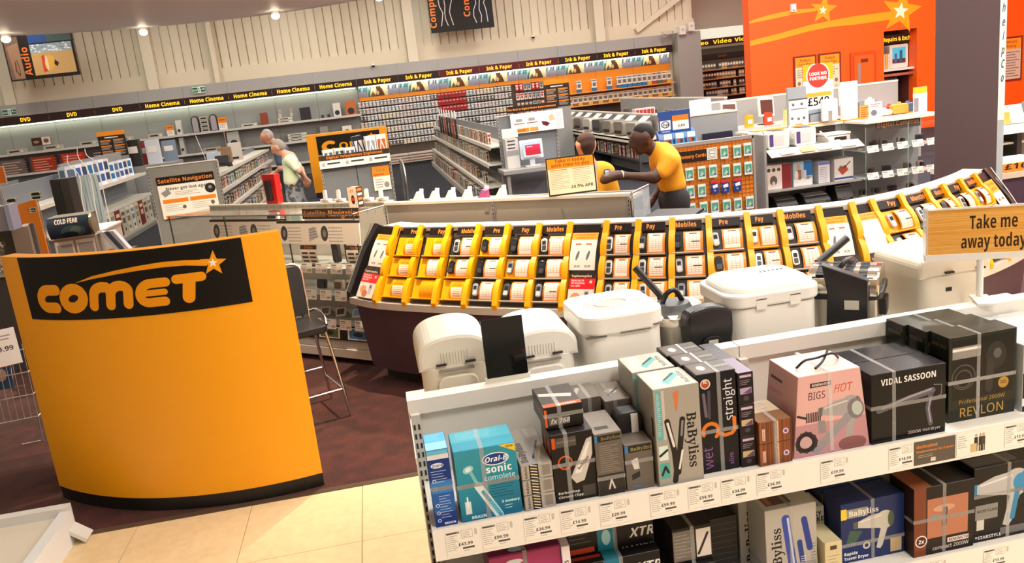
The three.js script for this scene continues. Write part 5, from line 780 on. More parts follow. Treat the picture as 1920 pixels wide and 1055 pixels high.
for (const x of [-2.52, -2.18]) { const t = thing('display_pod', x < -2.4 ? 'pale desktop speaker left on top of the double player' : 'pale desktop speaker right on top of the double player', 'speaker', [x, S1 + 0.17, SZ]); G().cyl(0.04, 0.05, 0.12, 0, 0.06, 0).mesh('base', mat('#b9b2a4', 0.3), t); G().cyl(0.06, 0.06, 0.12, 0, 0.18, 0).mesh('body', mat('#a89a90', 0.3), t); }
speaker('black subwoofer with a white label on the upper shelf', -1.77, S1, SZ, 0.3, 0.38, '#201e20', 0);
speaker('white bookshelf speaker with one black cone', -0.83, S1, SZ, 0.22, 0.4, '#d9d3c8');
speaker('orange-brown subwoofer with a big dark cone beside the ink packs', -0.42, S1, SZ, 0.3, 0.42, '#c06424');
for (const [x, l] of [[-1.28, 'tiny black satellite speaker by the subwoofer'], [-1.1, 'tiny black satellite speaker by the white bookshelf speaker']]) speaker(l, x, S1, SZ, 0.07, 0.1, '#242224', 0);
for (let i = 0; i < 5; i++) player(['DVD player at the far left of the upper wall shelf', 'DVD player with a picture card behind it', 'DVD player under the first DVD sign joint', 'DVD player left of the orange information board', 'DVD player behind the orange information board'][i], -10.9 + i * 0.98, S1, SZ, 0.46, 0.13, '#bdb5a5');
{ const r = art1(100, 60, (c, w, h) => { flat('#4a2a1e')(c, w, h); rect(c, w * 0.55, 0, w * 0.45, h, '#d9cdbc'); oval(c, w * 0.78, h * 0.5, 14, 16, '#7a4a3a'); oval(c, w * 0.25, h * 0.55, 16, 10, '#a08468'); }); const m = put(boardGeo(0.5, 0.22, 0.02, r), 'picture_card', pmat(r)); m.position.set(-9.25, S1 + 0.16, SZ - 0.05); tag(m, 'small picture card above the second DVD player', 'picture card'); }
for (let i = 0; i < 6; i++) { const r = art1(90, 60, (c, w, h) => { flat(['#8a2a1e', '#6d5d58', '#a0341c', '#b83420', '#3a3434', '#7a2a20'][i])(c, w, h); lines(c, 8, 10, 70, 5, 10, '#d8a890', 3); }); const m = put(packGeo(0.62, 0.42, 0.3, { front: r }, 0), 'player_carton', pmat(r, 0.5)); m.position.set(-10.9 + i * 0.82, S2 - 0.0, SZ); tag(m, ['dark red player carton at the far left of the middle shelf', 'brown grey player carton on the middle shelf', 'rust red player carton on the middle shelf', 'bright red player carton left of the white cables', 'black player carton behind the white cables', 'dark red player carton behind the information board'][i], 'carton', 'player cartons on the middle wall shelf'); }
player('silver player on the middle shelf below the tower speakers', -4.6, S2, SZ, 0.5, 0.12, '#b3aca0'); speaker('square white speaker on the middle shelf', -3.95, S2, SZ, 0.34, 0.5, '#aeaaa2');
speaker('slim grey speaker at the start of the middle shelf', -5.42, S2, SZ, 0.12, 0.5, '#b9b4aa'); player('stacked silver players on the middle shelf behind the couple', -2.1, S2, SZ, 0.56, 0.07, '#d6d0c2', 0, 3);
speaker('pale square speaker on the middle shelf near the amber kiosk', -1.3, S2, SZ, 0.24, 0.34, '#8f857c', 0); speaker('white framed speaker on the middle shelf by the amber kiosk', -0.62, S2 + 0.003, SZ, 0.28, 0.28, '#e2d8c8', 1);
// video shelves in the far corner
{
  const t = thing('video_shelving', 'dark video shelving in the far corner beside the orange wall', 'shelving', [11.8, 0, -27.35]);
  G().span(-1.1, 2.2, 0.1, 2.5, 0.0, 0.06).mesh('back_panel', mat('#4a403a', 0.6), t);
  for (const y of [1.8, 1.5, 1.2, 0.92]) G().span(-1.08, 2.2, y - 0.03, y, 0.06, 0.35).mesh('shelf', mat('#c8894a', 0.5), t);
  const r = art1(360, 34, (c, w, h) => { flat('#2a211d')(c, w, h); for (const [s, x] of [['Chart', 0.14], ['DVD', 0.46], ['Blank', 0.8]]) text(c, s, w * x, 24, 20, '#8a4a2a', { al: 'center' }); }); const b = put(boardGeo(2.9, 0.17, 0.03, r), 'header', pmat(r), t); b.position.set(0.4, 2.14, 0.08);
  const f = art1(420, 46, (c, w, h) => { flat('#1c0f0c')(c, w, h); for (const x of [0.1, 0.37, 0.62, 0.88]) text(c, 'Video', w * x, 35, 34, '#ffb21c', { al: 'center' }); }); const fs = put(boardGeo(3.0, 0.22, 0.05, f), 'video_sign', pmat(f, 0.4, 1.5)); fs.position.set(12.2, 2.57, -26.6); tag(fs, 'lit black fascia sign reading Video above the corner shelving', 'sign');
  const lb = tag(G().span(10.72, 13.7, 2.8, 3.12, -26.66, -26.6).mesh('light_panel', glow('#e4eede', 0.35)), 'pale lit panel above the video fascia', 'light panel');
  const cs = ['#cdb58a', '#8f8474', '#b98a5a', '#6a7078', '#d6cdbc', '#5a4638'].map((a) => art1(20, 30, (c, w, h) => { flat(a)(c, w, h); rect(c, 3, 5, w - 6, 10, '#efe6d6'); rect(c, 3, 20, w - 6, 4, '#3a3030'); }));
  const gs = cs.map((r2) => packGeo(0.085, 0.2, 0.03, { front: r2 }, 0));
  [1.801, 1.501, 1.201, 0.921].forEach((y, q) => { for (let i = 0; i < 20; i++) { if (hash(i, q) < 0.12) continue; const k = Math.floor(hash(i >> 1, q + 9) * 6), m = put(gs[k], 'video_case', pmat(cs[k], 0.4)); m.position.set(10.82 + i * 0.1, y, -27.12); tag(m, 'video case on the ' + ['top', 'second', 'third', 'bottom'][q] + ' shelf of the corner video shelving, ' + nth(i) + ' place', 'video case', 'video cases on the ' + ['top', 'second', 'third', 'bottom'][q] + ' corner shelf'); } });
  rectLight('#f0ffe8', 14, 2.8, 0.05, [12.1, 2.54, -26.8], [12.1, 0, -27.1]);
}
// hanging banners
{
  const a = art1(420, 260, (c, w, h) => {
    flat('#241a16')(c, w, h); rect(c, 6, 6, w * 0.2, h - 14, '#7a6254'); blob(c, [[18, 60], [86, 40], [88, h - 14], [30, h - 14]], '#a07a5e'); strokes(c, [[50, 150], [44, 200], [60, 230]], 7, '#6a3a22'); strokes(c, [[60, 140], [66, 190], [62, 226]], 4, '#4a3020');
    text(c, 'Audio', w * 0.325, h * 0.9, 60, '#f27a30', { rot: -Math.PI / 2 }); rect(c, w * 0.36, 0, w * 0.26, h * 0.2, '#2b4f8c'); rect(c, w * 0.62, 0, w * 0.36, h * 0.2, '#4a5a58'); rect(c, w * 0.36, h * 0.23, w * 0.6, h * 0.2, '#9fb0b4'); for (let k = 0; k < 60; k++) oval(c, w * (0.37 + 0.58 * hash(k, 1)), h * (0.24 + 0.17 * hash(k, 2)), 9, 4, k % 2 ? '#e4e8e6' : '#8598a0'); rect(c, w * 0.36, h * 0.42, w * 0.6, h * 0.5, '#cda468');
    blob(c, [[w * 0.5, h * 0.5], [w * 0.54, h * 0.47], [w * 0.55, h * 0.85], [w * 0.49, h * 0.86]], '#d9452c'); oval(c, w * 0.6, h * 0.66, 30, 46, '#e8b04a', 0.3); oval(c, w * 0.56, h * 0.66, 8, 44, '#f2d8b0'); blob(c, [[w * 0.68, h * 0.6], [w * 0.73, h * 0.68], [w * 0.7, h * 0.76], [w * 0.66, h * 0.7]], '#3a2418');
  });
  const t = thing('hanging_banner', 'hanging banner reading Audio with a beach picture', 'banner', [-8.36, 3.62, -25.0], -0.02); put(boardGeo(1.78, 1.16, 0.03, a), 'banner', pmat(a, 0.4), t); G().rod([-0.8, 1.16, 0], [-0.8, CEIL - 3.62, 0], 0.006).mesh('cord', steel, t); G().rod([0.8, 1.16, 0], [0.8, CEIL - 3.62, 0], 0.006).mesh('cord', steel, t);
  const b = art1(440, 380, (c, w, h) => { flat('#1c1712')(c, w, h); for (const [x, col] of [[0.24, 1], [0.78, 0]]) { for (let k = 0; k < 3; k++) { const pts = [[w * (x + 0.02 + k * 0.07), 0]]; for (let i = 1; i < 9; i++) pts.push([w * (x - 0.06 + k * 0.09 + 0.08 * (hash(i, k + x * 9) - 0.5)), h * i / 9]); strokes(c, pts, 9, '#8a7a9a88'); strokes(c, pts, 4, col ? '#e8dcc8' : '#e6eaf2'); } } text(c, 'Computing', w * 0.1, h * 0.92, 62, '#f27a30', { rot: -Math.PI / 2 }); text(c, 'Computing', w * 0.64, h * 0.78, 62, '#f27a30', { rot: -Math.PI / 2 }); });
  const u = thing('hanging_banner', 'hanging banner reading Computing with lightning', 'banner', [3.2, 3.78, -25.5], 0); put(boardGeo(1.9, 1.65, 0.03, b), 'banner', pmat(b, 0.4), u); for (const x of [-0.8, 0.8]) G().rod([x, 1.65, 0], [x, CEIL - 3.78, 0], 0.006).mesh('cord', steel, u);
}
// ---------------------------------------------------------------- the navigation case, the partition and the aisle gondolas
const greyL = mat('#8f8d89', 0.5), greyM = mat('#72767a', 0.5), edgeW = mat('#d9cfbd', 0.45);
function ticketOn(parent, x, y, z, w, h, rx = 0) { const m = put(face(w, h, TKT), 'price_ticket', pmat(TKT, 0.4), parent); m.position.set(x, y, z); m.rotation.x = rx; return m; }
const TKT = art1(60, 40, (c, w, h) => { flat('#ece5da')(c, w, h); rect(c, 5, 5, 24, 5, '#8a8078'); lines(c, 5, 14, 26, 3, 7, '#a59c92', 2); text(c, '£99', 54, 34, 12, '#554c45', { al: 'right' }); });
{
  const t = thing('display_case', 'glass display case of satellite navigators behind the amber counter', 'display case', [-0.216, 0, -6.52], -0.728), L = -2.3;
  G().span(L, 0, 0, 0.07, -0.42, -0.08).mesh('plinth', dark, t);
  G().span(L, 0, 0.05, 0.12, -0.42, 0.02).mesh('base_step', mat('#d3cabd', 0.4), t);
  G().box(-L, 0.12, 0.02, L / 2, 0.18, -0.03, -0.25).mesh('kick_board', mat('#a8a097', 0.45), t);
  G().span(L, 0, 0.1, 1.27, -0.5, -0.47).mesh('back_panel', mat('#b7b3a8', 0.5), t);
  for (let k = 0; k < 24; k++) G().span(L + 0.05 + k * 0.094, L + 0.054 + k * 0.094, 1.17, 1.255, -0.47, -0.468).mesh('slot', mat('#7d7a70', 0.7), t);
  G().span(L, 0, 1.262, 1.275, -0.51, -0.46).mesh('cap', edgeW, t);
  const ph = art1(520, 60, (c, w, h) => { flat('#2a211d')(c, w, h); for (let k = 0; k < 7; k++) { rect(c, 14 + k * 74, 6, 54, 48, '#e6dccb'); rect(c, 18 + k * 74, 10, 46, 40, ['#7a8ba0', '#5a6a48', '#3a6fa0', '#b08a5a'][k % 4]); oval(c, 40 + k * 74, 32, 12, 10, '#33291f'); } });
  const pb = put(face(-L, 0.12, ph), 'picture_strip', pmat(ph, 0.35), t); pb.position.set(L / 2, 0.25, -0.015); pb.rotation.x = -0.15;
  for (const y of [0.32, 0.57, 0.8]) {
    G().span(L, 0, y - 0.006, y, -0.46, -0.03).mesh('glass_shelf', mat('#dfe6e2', 0.1, { transparent: true, opacity: 0.55 }), t);
    for (let k = 0; k < 9; k++) ticketOn(t, -0.12 - k * 0.17, y - 0.0, -0.024, 0.13, 0.085, -0.2);
  }
  const hd = art1(700, 130, (c, w, h) => { flat('#ece3d2')(c, w, h); rect(c, 0, 0, w, 16, '#3a322c'); for (const x of [0.06, 0.56]) { oval(c, w * (x + 0.03), h * 0.55, 30, 42, '#4d4a46'); oval(c, w * (x + 0.03), h * 0.55, 14, 20, '#8a8680'); for (let k = 0; k < 5; k++) { const y = h * (0.3 + k * 0.14); for (let j = 0; j < 9; j++) rect(c, w * x + 56 + j * 13, y, 9, 4, '#77706a'); } } blob(c, [[w * 0.4, h * 0.35], [w * 0.47, h * 0.25], [w * 0.52, h * 0.7], [w * 0.4, h * 0.9]], '#b9b4ac'); for (let k = 0; k < 4; k++) strokes(c, [[w * 0.41, h * (0.4 + k * 0.12)], [w * 0.5, h * (0.32 + k * 0.12)]], 4, '#777'); });
  const hb = put(boardGeo(0.92, 0.19, 0.01, hd), 'info_board', pmat(hd, 0.4), t); hb.position.set(-0.4, 1.015, 0.022); hb.rotation.x = -0.12;
  const hb2 = put(boardGeo(0.98, 0.19, 0.01, hd), 'info_board', pmat(hd, 0.4), t); hb2.position.set(-1.32, 1.02, -0.05); hb2.rotation.x = -0.12;
  const nv = art1(300, 40, (c, w, h) => { flat('#3b322c')(c, w, h); text(c, 'Satellite', 8, 31, 30, '#d9781e'); text(c, 'Navigation', 140, 31, 32, '#f08a24'); }); const nb = put(boardGeo(0.62, 0.085, 0.012, nv), 'title_strip', pmat(nv, 0.4), t); nb.position.set(-0.3, 1.205, -0.06); nb.rotation.x = -0.1;
  for (let k = 0; k < 3; k++) G().add(new THREE.PlaneGeometry(0.76, 0.91), mx(L + (k + 0.5) * 0.77, 0.785, -0.01)).mesh('glass_pane', glassPane, t);
  G().add(new THREE.PlaneGeometry(-L, 0.45), mx(L / 2, 1.246, -0.225, -Math.PI / 2)).mesh('glass_top', glassPane, t);
  for (const x of [L, L + 0.77, L + 1.54, 0]) G().span(x - 0.004, x + 0.004, 0.3, 1.25, -0.014, -0.004).mesh('glass_edge', mat('#39423c', 0.2), t);
  G().span(L, 0.004, 1.246, 1.256, -0.008, 0.002).mesh('front_rail', steel, t);
  G().rod([0, 1.25, 0], [0.0, 1.25, -0.46], 0.006).mesh('side_rail', steel, t);
}
// navigators and cameras inside the case: local frame of the case
const NAVM = new THREE.Matrix4().compose(new THREE.Vector3(-0.216, 0, -6.52), new THREE.Quaternion().setFromEuler(new THREE.Euler(0, -0.728, 0)), ONE);
function navItem(name, label, cat, x, y, z, build, group) { const t = thing(name, label, cat, [0, 0, 0], -0.728, group); t.position.set(x, y + 0.005, z).applyMatrix4(NAVM); build(t); return t; }
const bezel = mat('#d8d2c8', 0.3), bezelD = mat('#2c2a2b', 0.3);
[[-0.16, 0, '#2b1c18'], [-0.29, 1, '#5a3a2c'], [-0.42, 1, '#5f3f30'], [-0.62, 0, '#30343a']].forEach(([x, b, s], i) => navItem('navigator', ['black', 'second white-framed', 'first white-framed', 'dark'][i] + ' navigator on the middle shelf of the glass case', 'navigator', x, 0.571, -0.16, (t) => { G().ext(rrect(0.095, 0.075, 0.01, 0, 0.05), 0.02, mx(0, 0, 0, -0.2), 0.002).mesh('body', b ? bezel : bezelD, t); G().box(0.075, 0.055, 0.002, 0, 0.05, 0.024, -0.2).mesh('screen', mat(s, 0.1), t); }, 'navigators in the glass case'));
[[-0.12, '#6a5a4a'], [-0.27, '#6fa0d8'], [-0.46, '#3a3a3c'], [-0.64, '#5a5a5e']].forEach(([x, s], i) => navItem('navigator', ['small beige-screened', 'blue-screened tilted', 'dark flat', 'grey'][i] + ' navigator in a stand on the lowest shelf of the glass case', 'navigator', x, 0.321, -0.16, (t) => { G().ext(poly([[-0.06, 0], [0.06, 0], [0.05, 0.03], [-0.05, 0.1]]), 0.006, mx(0, 0, -0.06), 0.002).mesh('stand', mat('#8d8a86', 0.3), t); G().ext(rrect(0.1, 0.07, 0.01, 0, 0.045), 0.016, mx(0, 0.01, 0, -0.5, 0, 0.15), 0.002).mesh('body', bezel, t); G().box(0.078, 0.05, 0.002, 0, 0.062, 0.0, -0.5, 0, 0.15).mesh('screen', mat(s, 0.1), t); }, 'navigators in the glass case'));
[-0.42, -0.27].forEach((x, i) => navItem('handheld_unit', (i ? 'right' : 'left') + ' black handheld unit hanging under the info board in the glass case', 'handheld unit', x, 0.802, -0.2, (t) => { G().ext(rrect(0.06, 0.16, 0.02, 0, 0.09), 0.03, mx(0, 0, 0), 0.006).mesh('body', bezelD, t); G().ball(0.034, 0, 0.19, 0.03, 1, 0.9, 0.8).mesh('head', mat('#38383a', 0.3), t); G().cyl(0.008, 0.008, 0.1, 0.02, 0.06, 0.04).mesh('cradle', bezelD, t); }, 'handheld units in the glass case'));
[-0.1, -0.62].forEach((x, i) => { const r = art1(100, 70, (c, w, h) => { flat('#e9dfd0')(c, w, h); rect(c, 0, 4, w, 14, '#4a3f38'); text(c, 'TomTom', w * 0.5, 16, 12, '#e07a28', { al: 'center' }); for (let k = 0; k < 3; k++) { rect(c, 8, 28 + k * 14, 36, 6, '#3a332e'); rect(c, 54, 28 + k * 14, 36, 6, '#3a332e'); } }); navItem('info_card', (i ? 'left' : 'right') + ' curved info card beside the handheld units in the glass case', 'card', x, 0.8, -0.08, (t) => { const m = put(bent(0.19, 0.17, 0.015, r), 'card', pmat(r, 0.4), t); m.position.y = 0.1; G().box(0.19, 0.01, 0.08, 0, 0.004, -0.02).mesh('stand', bezelD, t); }); });
for (let k = 0; k < 2; k++) navItem('navigator', k ? 'white navigator with a green map in the upper glass case' : 'white navigator with a dark screen in the upper glass case', 'navigator', -1.2 - k * -0.3, 1.02, -0.25, (t) => { G().ext(rrect(0.15, 0.2, 0.01, 0, 0.1), 0.02, mx(0, 0, 0, -0.15), 0.003).mesh('body', bezel, t); G().box(0.11, 0.13, 0.003, 0, 0.115, 0.012, -0.15).mesh('screen', mat(k ? '#8fb0a0' : '#2a2d35', 0.1), t); });
// things on top of the case
navItem('toy_box', 'red box with a black handset standing on the glass case', 'box', -1.36, 1.276, -0.47, (t) => { G().ext(poly([[-0.08, 0], [0.06, 0], [0.07, 0.26], [-0.09, 0.26]]), 0.06, mx(0, 0, -0.03), 0.003).mesh('backing', mat('#d5221f', 0.3), t); G().ext(rrect(0.05, 0.18, 0.012, -0.01, 0.12), 0.03, mx(0, 0, 0.035), 0.003).mesh('handset', bezelD, t); });
navItem('leaflet', 'yellow paper lying on the glass case', 'leaflet', -0.5, 1.2505, -0.22, (t) => { G().ext(poly([[-0.22, 0], [0.02, 0], [0.2, 0.12], [-0.06, 0.12]]), 0.001, mx(0, 0, 0.1, -Math.PI / 2)).mesh('sheet', mat('#e6df73', 0.5), t); });
{ const r = art([[70, 120, (c, w, h) => { flat('#efe2cc')(c, w, h); text(c, 'BT', 20, 30, 22, '#e0642a'); oval(c, 36, 72, 14, 26, '#3a2a26'); rect(c, 26, 60, 22, 20, '#d8402a'); }], [40, 120, (c, w, h) => { flat('#3a2a24')(c, w, h); for (let k = 0; k < 4; k++) rect(c, 6, 10 + k * 26, 28, 14, k % 2 ? '#d8ccb8' : '#e0642a'); }]]); navItem('phone_box', 'upright phone box standing on the end of the glass case', 'box', -0.22, 1.249, -0.3, (t) => put(packGeo(0.1, 0.17, 0.07, { front: r[0], left: r[1], right: r[1], edge: r[1] }, 0.001), 'carton', pmat(r[0], 0.4), t)); }
for (let k = 0; k < 5; k++) navItem('phone_handset', ['pale folding phone on the case end by the phone box', 'second pale phone from the box on the case cap', 'green packed phone on the case cap', 'pale cordless phone on the case cap', 'grey phone at the middle of the case cap'][k], 'phone', -0.1 - k * 0.16, 1.276, -0.485, (t) => { G().box(0.1, 0.02, 0.05, 0, 0.01, 0).mesh('base', mat(k === 2 ? '#5d8a78' : '#d9d0c6', 0.4), t); G().ext(rrect(0.03, 0.09, 0.01), 0.015, mx(0, 0.05, 0, -0.4, 0, 0.3), 0.002).mesh('handset', mat('#c9c3bb', 0.35), t); });
// partition behind the phones
const PT = -0.653, PM = new THREE.Matrix4().compose(new THREE.Vector3(0.04, 0, -6.57), new THREE.Quaternion().setFromEuler(new THREE.Euler(0, PT, 0)), ONE);
const partAt = (x, y, z) => new THREE.Vector3(x, y, z).applyMatrix4(PM).toArray();
{
  const t = thing('partition', 'low grey partition panel behind the phone counter', 'partition', [0.04, 0, -6.57], PT);
  for (const [a, b] of [[0.02, 0.97], [0.98, 2.02]]) G().span(a, b, 0.05, 1.28, -0.03, 0).mesh('panel', mat('#978d80', 0.5), t);
  G().span(0, 2.04, 1.28, 1.3, -0.05, 0.01).mesh('cap', edgeW, t);
  G().span(0.02, 2.02, 0.0, 1.27, -0.34, -0.31).mesh('rear_panel', greyL, t);
  G().span(0.05, 2.02, 1.24, 1.262, -0.34, -0.05).mesh('tray', mat('#c9c0b0', 0.3), t);
  for (const x of [0.0, 0.97, 2.02]) { const p = G().span(x, x + 0.016, 0.05, 1.29, 0, 0.008).mesh('upright', greyL, t); for (let k = 0; k < 9; k++) G().span(x + 0.005, x + 0.011, 1.24 - k * 0.03, 1.258 - k * 0.03, 0.008, 0.0088).mesh('slot', dark, p); }
  for (const x of [1.47, 1.53]) { const s = G().span(x - 0.02, x + 0.02, 1.2, 1.24, 0, 0.003).mesh('vent', mat('#857b6f', 0.6), t); s.position.x = -0.55; }
  G().span(2.045, 2.053, 0.75, 1.3, -0.36, 0.0).mesh('acrylic_end', mat('#cfdfe6', 0.05, { transparent: true, opacity: 0.35 }), t, 'clear acrylic end panel');
  G().rod([2.05, 1.3, 0], [2.05, 1.3, -0.36], 0.007).mesh('acrylic_rail', steel, t); G().rod([2.05, 1.3, 0], [2.05, 0.75, 0], 0.007).mesh('acrylic_rail', steel, t);
  G().span(2.06, 2.4, 1.08, 1.1, -0.5, 0.0).mesh('side_ledge', dark, t);
}
{
  const r = art1(300, 250, (c, w, h) => { flat('#2a241a')(c, w, h); rect(c, 8, 8, w - 16, h * 0.26, '#f5951a'); text(c, 'Take it today', w * 0.5, h * 0.14, 30, '#8a3a10', { al: 'center' }); text(c, 'with time to pay', w * 0.5, h * 0.25, 30, '#8a3a10', { al: 'center' }); rect(c, 8, h * 0.295, w - 16, h * 0.66, '#f4dfbd'); for (const x of [20, w * 0.53]) { rect(c, x, h * 0.32, w * 0.36, 5, '#d9812a'); lines(c, x, h * 0.37, w * 0.4, 11, 11, '#8f8264', 2); } rect(c, w * 0.5, h * 0.73, w * 0.46, 34, '#f4dfbd'); text(c, '24.9% APR', w * 0.93, h * 0.84, 28, '#2a2018', { al: 'right' }); });
  const t = thing('tent_sign', 'orange finance sign reading 24.9% APR standing on the partition', 'sign', partAt(1.6, 1.3, -0.06), -0.06);
  const m = put(boardGeo(0.345, 0.265, 0.008, r), 'board', pmat(r, 0.35), t); m.rotation.x = -0.1;
  G().ext(poly([[0, 0], [0.12, 0], [0, 0.22]]), 0.003, mx(0.175, 0, 0, 0, Math.PI / 2)).mesh('acrylic_side', mat('#d8e2e6', 0.05, { transparent: true, opacity: 0.45 }), t);
}
for (let k = 0; k < 6; k++) { const q = thing('phone_dock', ordinal[k] + ' white phone dock peeping over the partition from its left end', 'phone dock', partAt(0.2 + k * 0.15, 1.262, -0.18), PT); G().ext(poly([[-0.045, 0], [0.045, 0], [0.04, 0.075], [0.015, 0.085]]), 0.05, mx(0, 0, -0.02), 0.004).mesh('dock', mat(k === 4 ? '#8a3a6a' : '#ddd8d0', 0.35), q); G().box(0.03, 0.09, 0.015, 0.01, 0.06, -0.04, -0.3).mesh('handset', mat('#c4c8cf', 0.3), q); }
// -------- aisle gondolas
function gondola(name, label, x0, x1, z0, z1, h, ys, dirs, m = greyM) {
  const t = thing(name, label, 'shelving'), xm = (x0 + x1) / 2, dep = (x1 - x0) / 2;
  G().span(xm - 0.02, xm + 0.02, 0, h, z0, z1).mesh('spine', m, t);
  G().span(x0, x1, 0, 0.12, z0, z1).mesh('base', mat('#b7b0a4', 0.5), t);
  for (const s of dirs) ys.forEach((y, i) => { const d = dep * (1 - i * 0.1), a = s > 0 ? xm : xm - d, b = s > 0 ? xm + d : xm; G().span(a, b, y - 0.02, y, z0, z1).mesh('shelf', mat('#c9c2b4', 0.45), t); const e = xm + s * d; G().span(e - 0.004, e + 0.004, y - 0.05, y + 0.012, z0, z1).mesh('price_strip', mat('#d5cdbd', 0.4), t); });
  return t;
}
function endCap(parent, x0, x1, z, h, m = greyM) { G().span(x0, x1, 0.02, h, z, z + 0.03).mesh('end_panel', m, parent); G().span(x0, x1, h, h + 0.015, z - 0.02, z + 0.04).mesh('end_trim', edgeW, parent); for (const x of [x0, x1 - 0.03]) { const p = G().span(x, x + 0.03, 0.02, h, z + 0.03, z + 0.045).mesh('end_upright', greyL, parent); for (let k = 0; k < 14; k++) G().span(x + 0.01, x + 0.02, h - 0.06 - k * 0.06, h - 0.025 - k * 0.06, z + 0.045, z + 0.047).mesh('slot', dark, p); } }
const COV = ['#8a3a32|#e8d8c8', '#d8cdb8|#5a4a3c', '#33495e|#c9d4da', '#b8aa94|#7a2e2a', '#5a6a4a|#e0dcc8', '#c9bda8|#2e3a4a', '#7a5a3c|#e6d9b8', '#e2d8ca|#a8382e', '#3c3434|#c8a878', '#a89a8c|#444'].map((s) => { const [a, b] = s.split('|'); return art1(24, 34, (c, w, h) => { flat(a)(c, w, h); rect(c, 3, 4, w - 6, 7, b); oval(c, w * 0.5, h * 0.6, 7, 8, b); rect(c, 4, h * 0.86, w - 8, 3, b); }); });
const covG = COV.map((r) => packGeo(0.135, 0.19, 0.05, { front: r, edge: r }, 0)), covG2 = COV.map((r) => packGeo(0.16, 0.24, 0.14, { front: r, right: r, edge: r }, 0));
function caseRow(n, big, label, group, at, turn, name = 'boxed_disc', keep = 0.94) {
  for (let i = 0; i < n; i++) { if (rnd() > keep) continue; const k = Math.floor(rnd() * 10), m = put((big ? covG2 : covG)[k], name, pmat(COV[k], 0.4)); m.position.set(...at(i)); m.rotation.y = turn + rr(-0.06, 0.06); tag(m, label + ', ' + nth(i) + (Math.abs(turn) < 1 ? ' from left' : ' from back'), big ? 'box' : 'disc case', group); }
}
// ink aisle: shelves face left towards the blue aisle
{
  const t = gondola('aisle_gondola', 'long grey gondola of boxed software beside the blue carpet aisle', 1.7, 2.9, -24.6, -13.3, 1.36, [0.14, 0.5, 0.86, 1.14], [-1, 1]);
  const r = art([[420, 150, (c, w, h) => { flat('#e6e4dd')(c, w, h); for (const x of [0.1, 0.34]) { rect(c, w * x, h * 0.28, 50, 22, '#9a958c'); rect(c, w * x - 16, h * 0.5, 84, 6, '#6a3a34'); lines(c, w * x - 10, h * 0.58, 70, 3, 9, '#999', 2); } rect(c, 6, h * 0.76, w * 0.32, h * 0.2, '#f0861e'); text(c, '£69.99', w * 0.1, h * 0.92, 22, '#6a2a10'); rect(c, w * 0.35, h * 0.76, w * 0.16, h * 0.2, '#f2924a'); blob(c, [[w * 0.58, h * 0.5], [w * 0.68, h * 0.56], [w * 0.74, h * 0.66], [w * 0.68, h * 0.8], [w * 0.6, h * 0.7]], '#5a2320'); blob(c, [[w * 0.72, h * 0.3], [w * 0.8, h * 0.2], [w * 0.84, h * 0.5], [w * 0.74, h * 0.56]], '#c9b48a'); for (let k = 0; k < 4; k++) { c.strokeStyle = '#aaa'; c.lineWidth = 3; c.strokeRect(w * 0.88, h * (0.16 + k * 0.2), 30, 20); } }], [460, 60, (c, w, h) => { flat('#2c1a12')(c, w, h); text(c, 'The Best in Digital Home Entertainment', w * 0.48, 40, 25, '#f5a03c', { al: 'center', sx: 0.92 }); }]]);
  endCap(t, 2.03, 3.0, -13.3, 1.6);
  const a = put(boardGeo(0.86, 0.31, 0.03, r[0]), 'promo_board', pmat(r[0], 0.4), t); a.position.set(2.67, 1.31, -13.22); const b = put(boardGeo(0.82, 0.1, 0.03, r[1]), 'title_board', pmat(r[1], 0.4), t); b.position.set(2.62, 1.64, -13.22);
  for (const [q, y] of [[0, 0.141], [1, 0.501], [2, 0.861], [3, 1.141]]) caseRow(q === 0 ? 42 : 52, q === 0, 'boxed disc on the ' + ['bottom', 'third', 'second', 'top'][q] + ' shelf of the blue carpet aisle gondola', 'discs on the ' + ['bottom', 'third', 'second', 'top'][q] + ' aisle shelf', (i) => [2.3 - 0.6 * (1 - q * 0.1) + 0.09, y, -24.2 + i * (q ? 0.2 : 0.25)], -Math.PI / 2);
  // tall dark game stands on the gondola
  for (let i = 0; i < 7; i++) { const q = thing('game_stand', ordinal[i] + ' tall dark game pack from the near end on the aisle gondola', 'game pack', [1.85, 0.862, -18.0 - i * 0.62], -Math.PI / 2, 'tall dark game packs'); G().span(-0.06, 0.06, 0.2, 0.62, -0.02, 0.02).mesh('pack', mat(['#241a18', '#8a3a1e', '#2a2624'][i % 3], 0.35), q); G().span(-0.07, 0.07, 0.64, 0.8, -0.02, 0.0).mesh('ticket', mat('#e6e0d6', 0.4), q); }
}
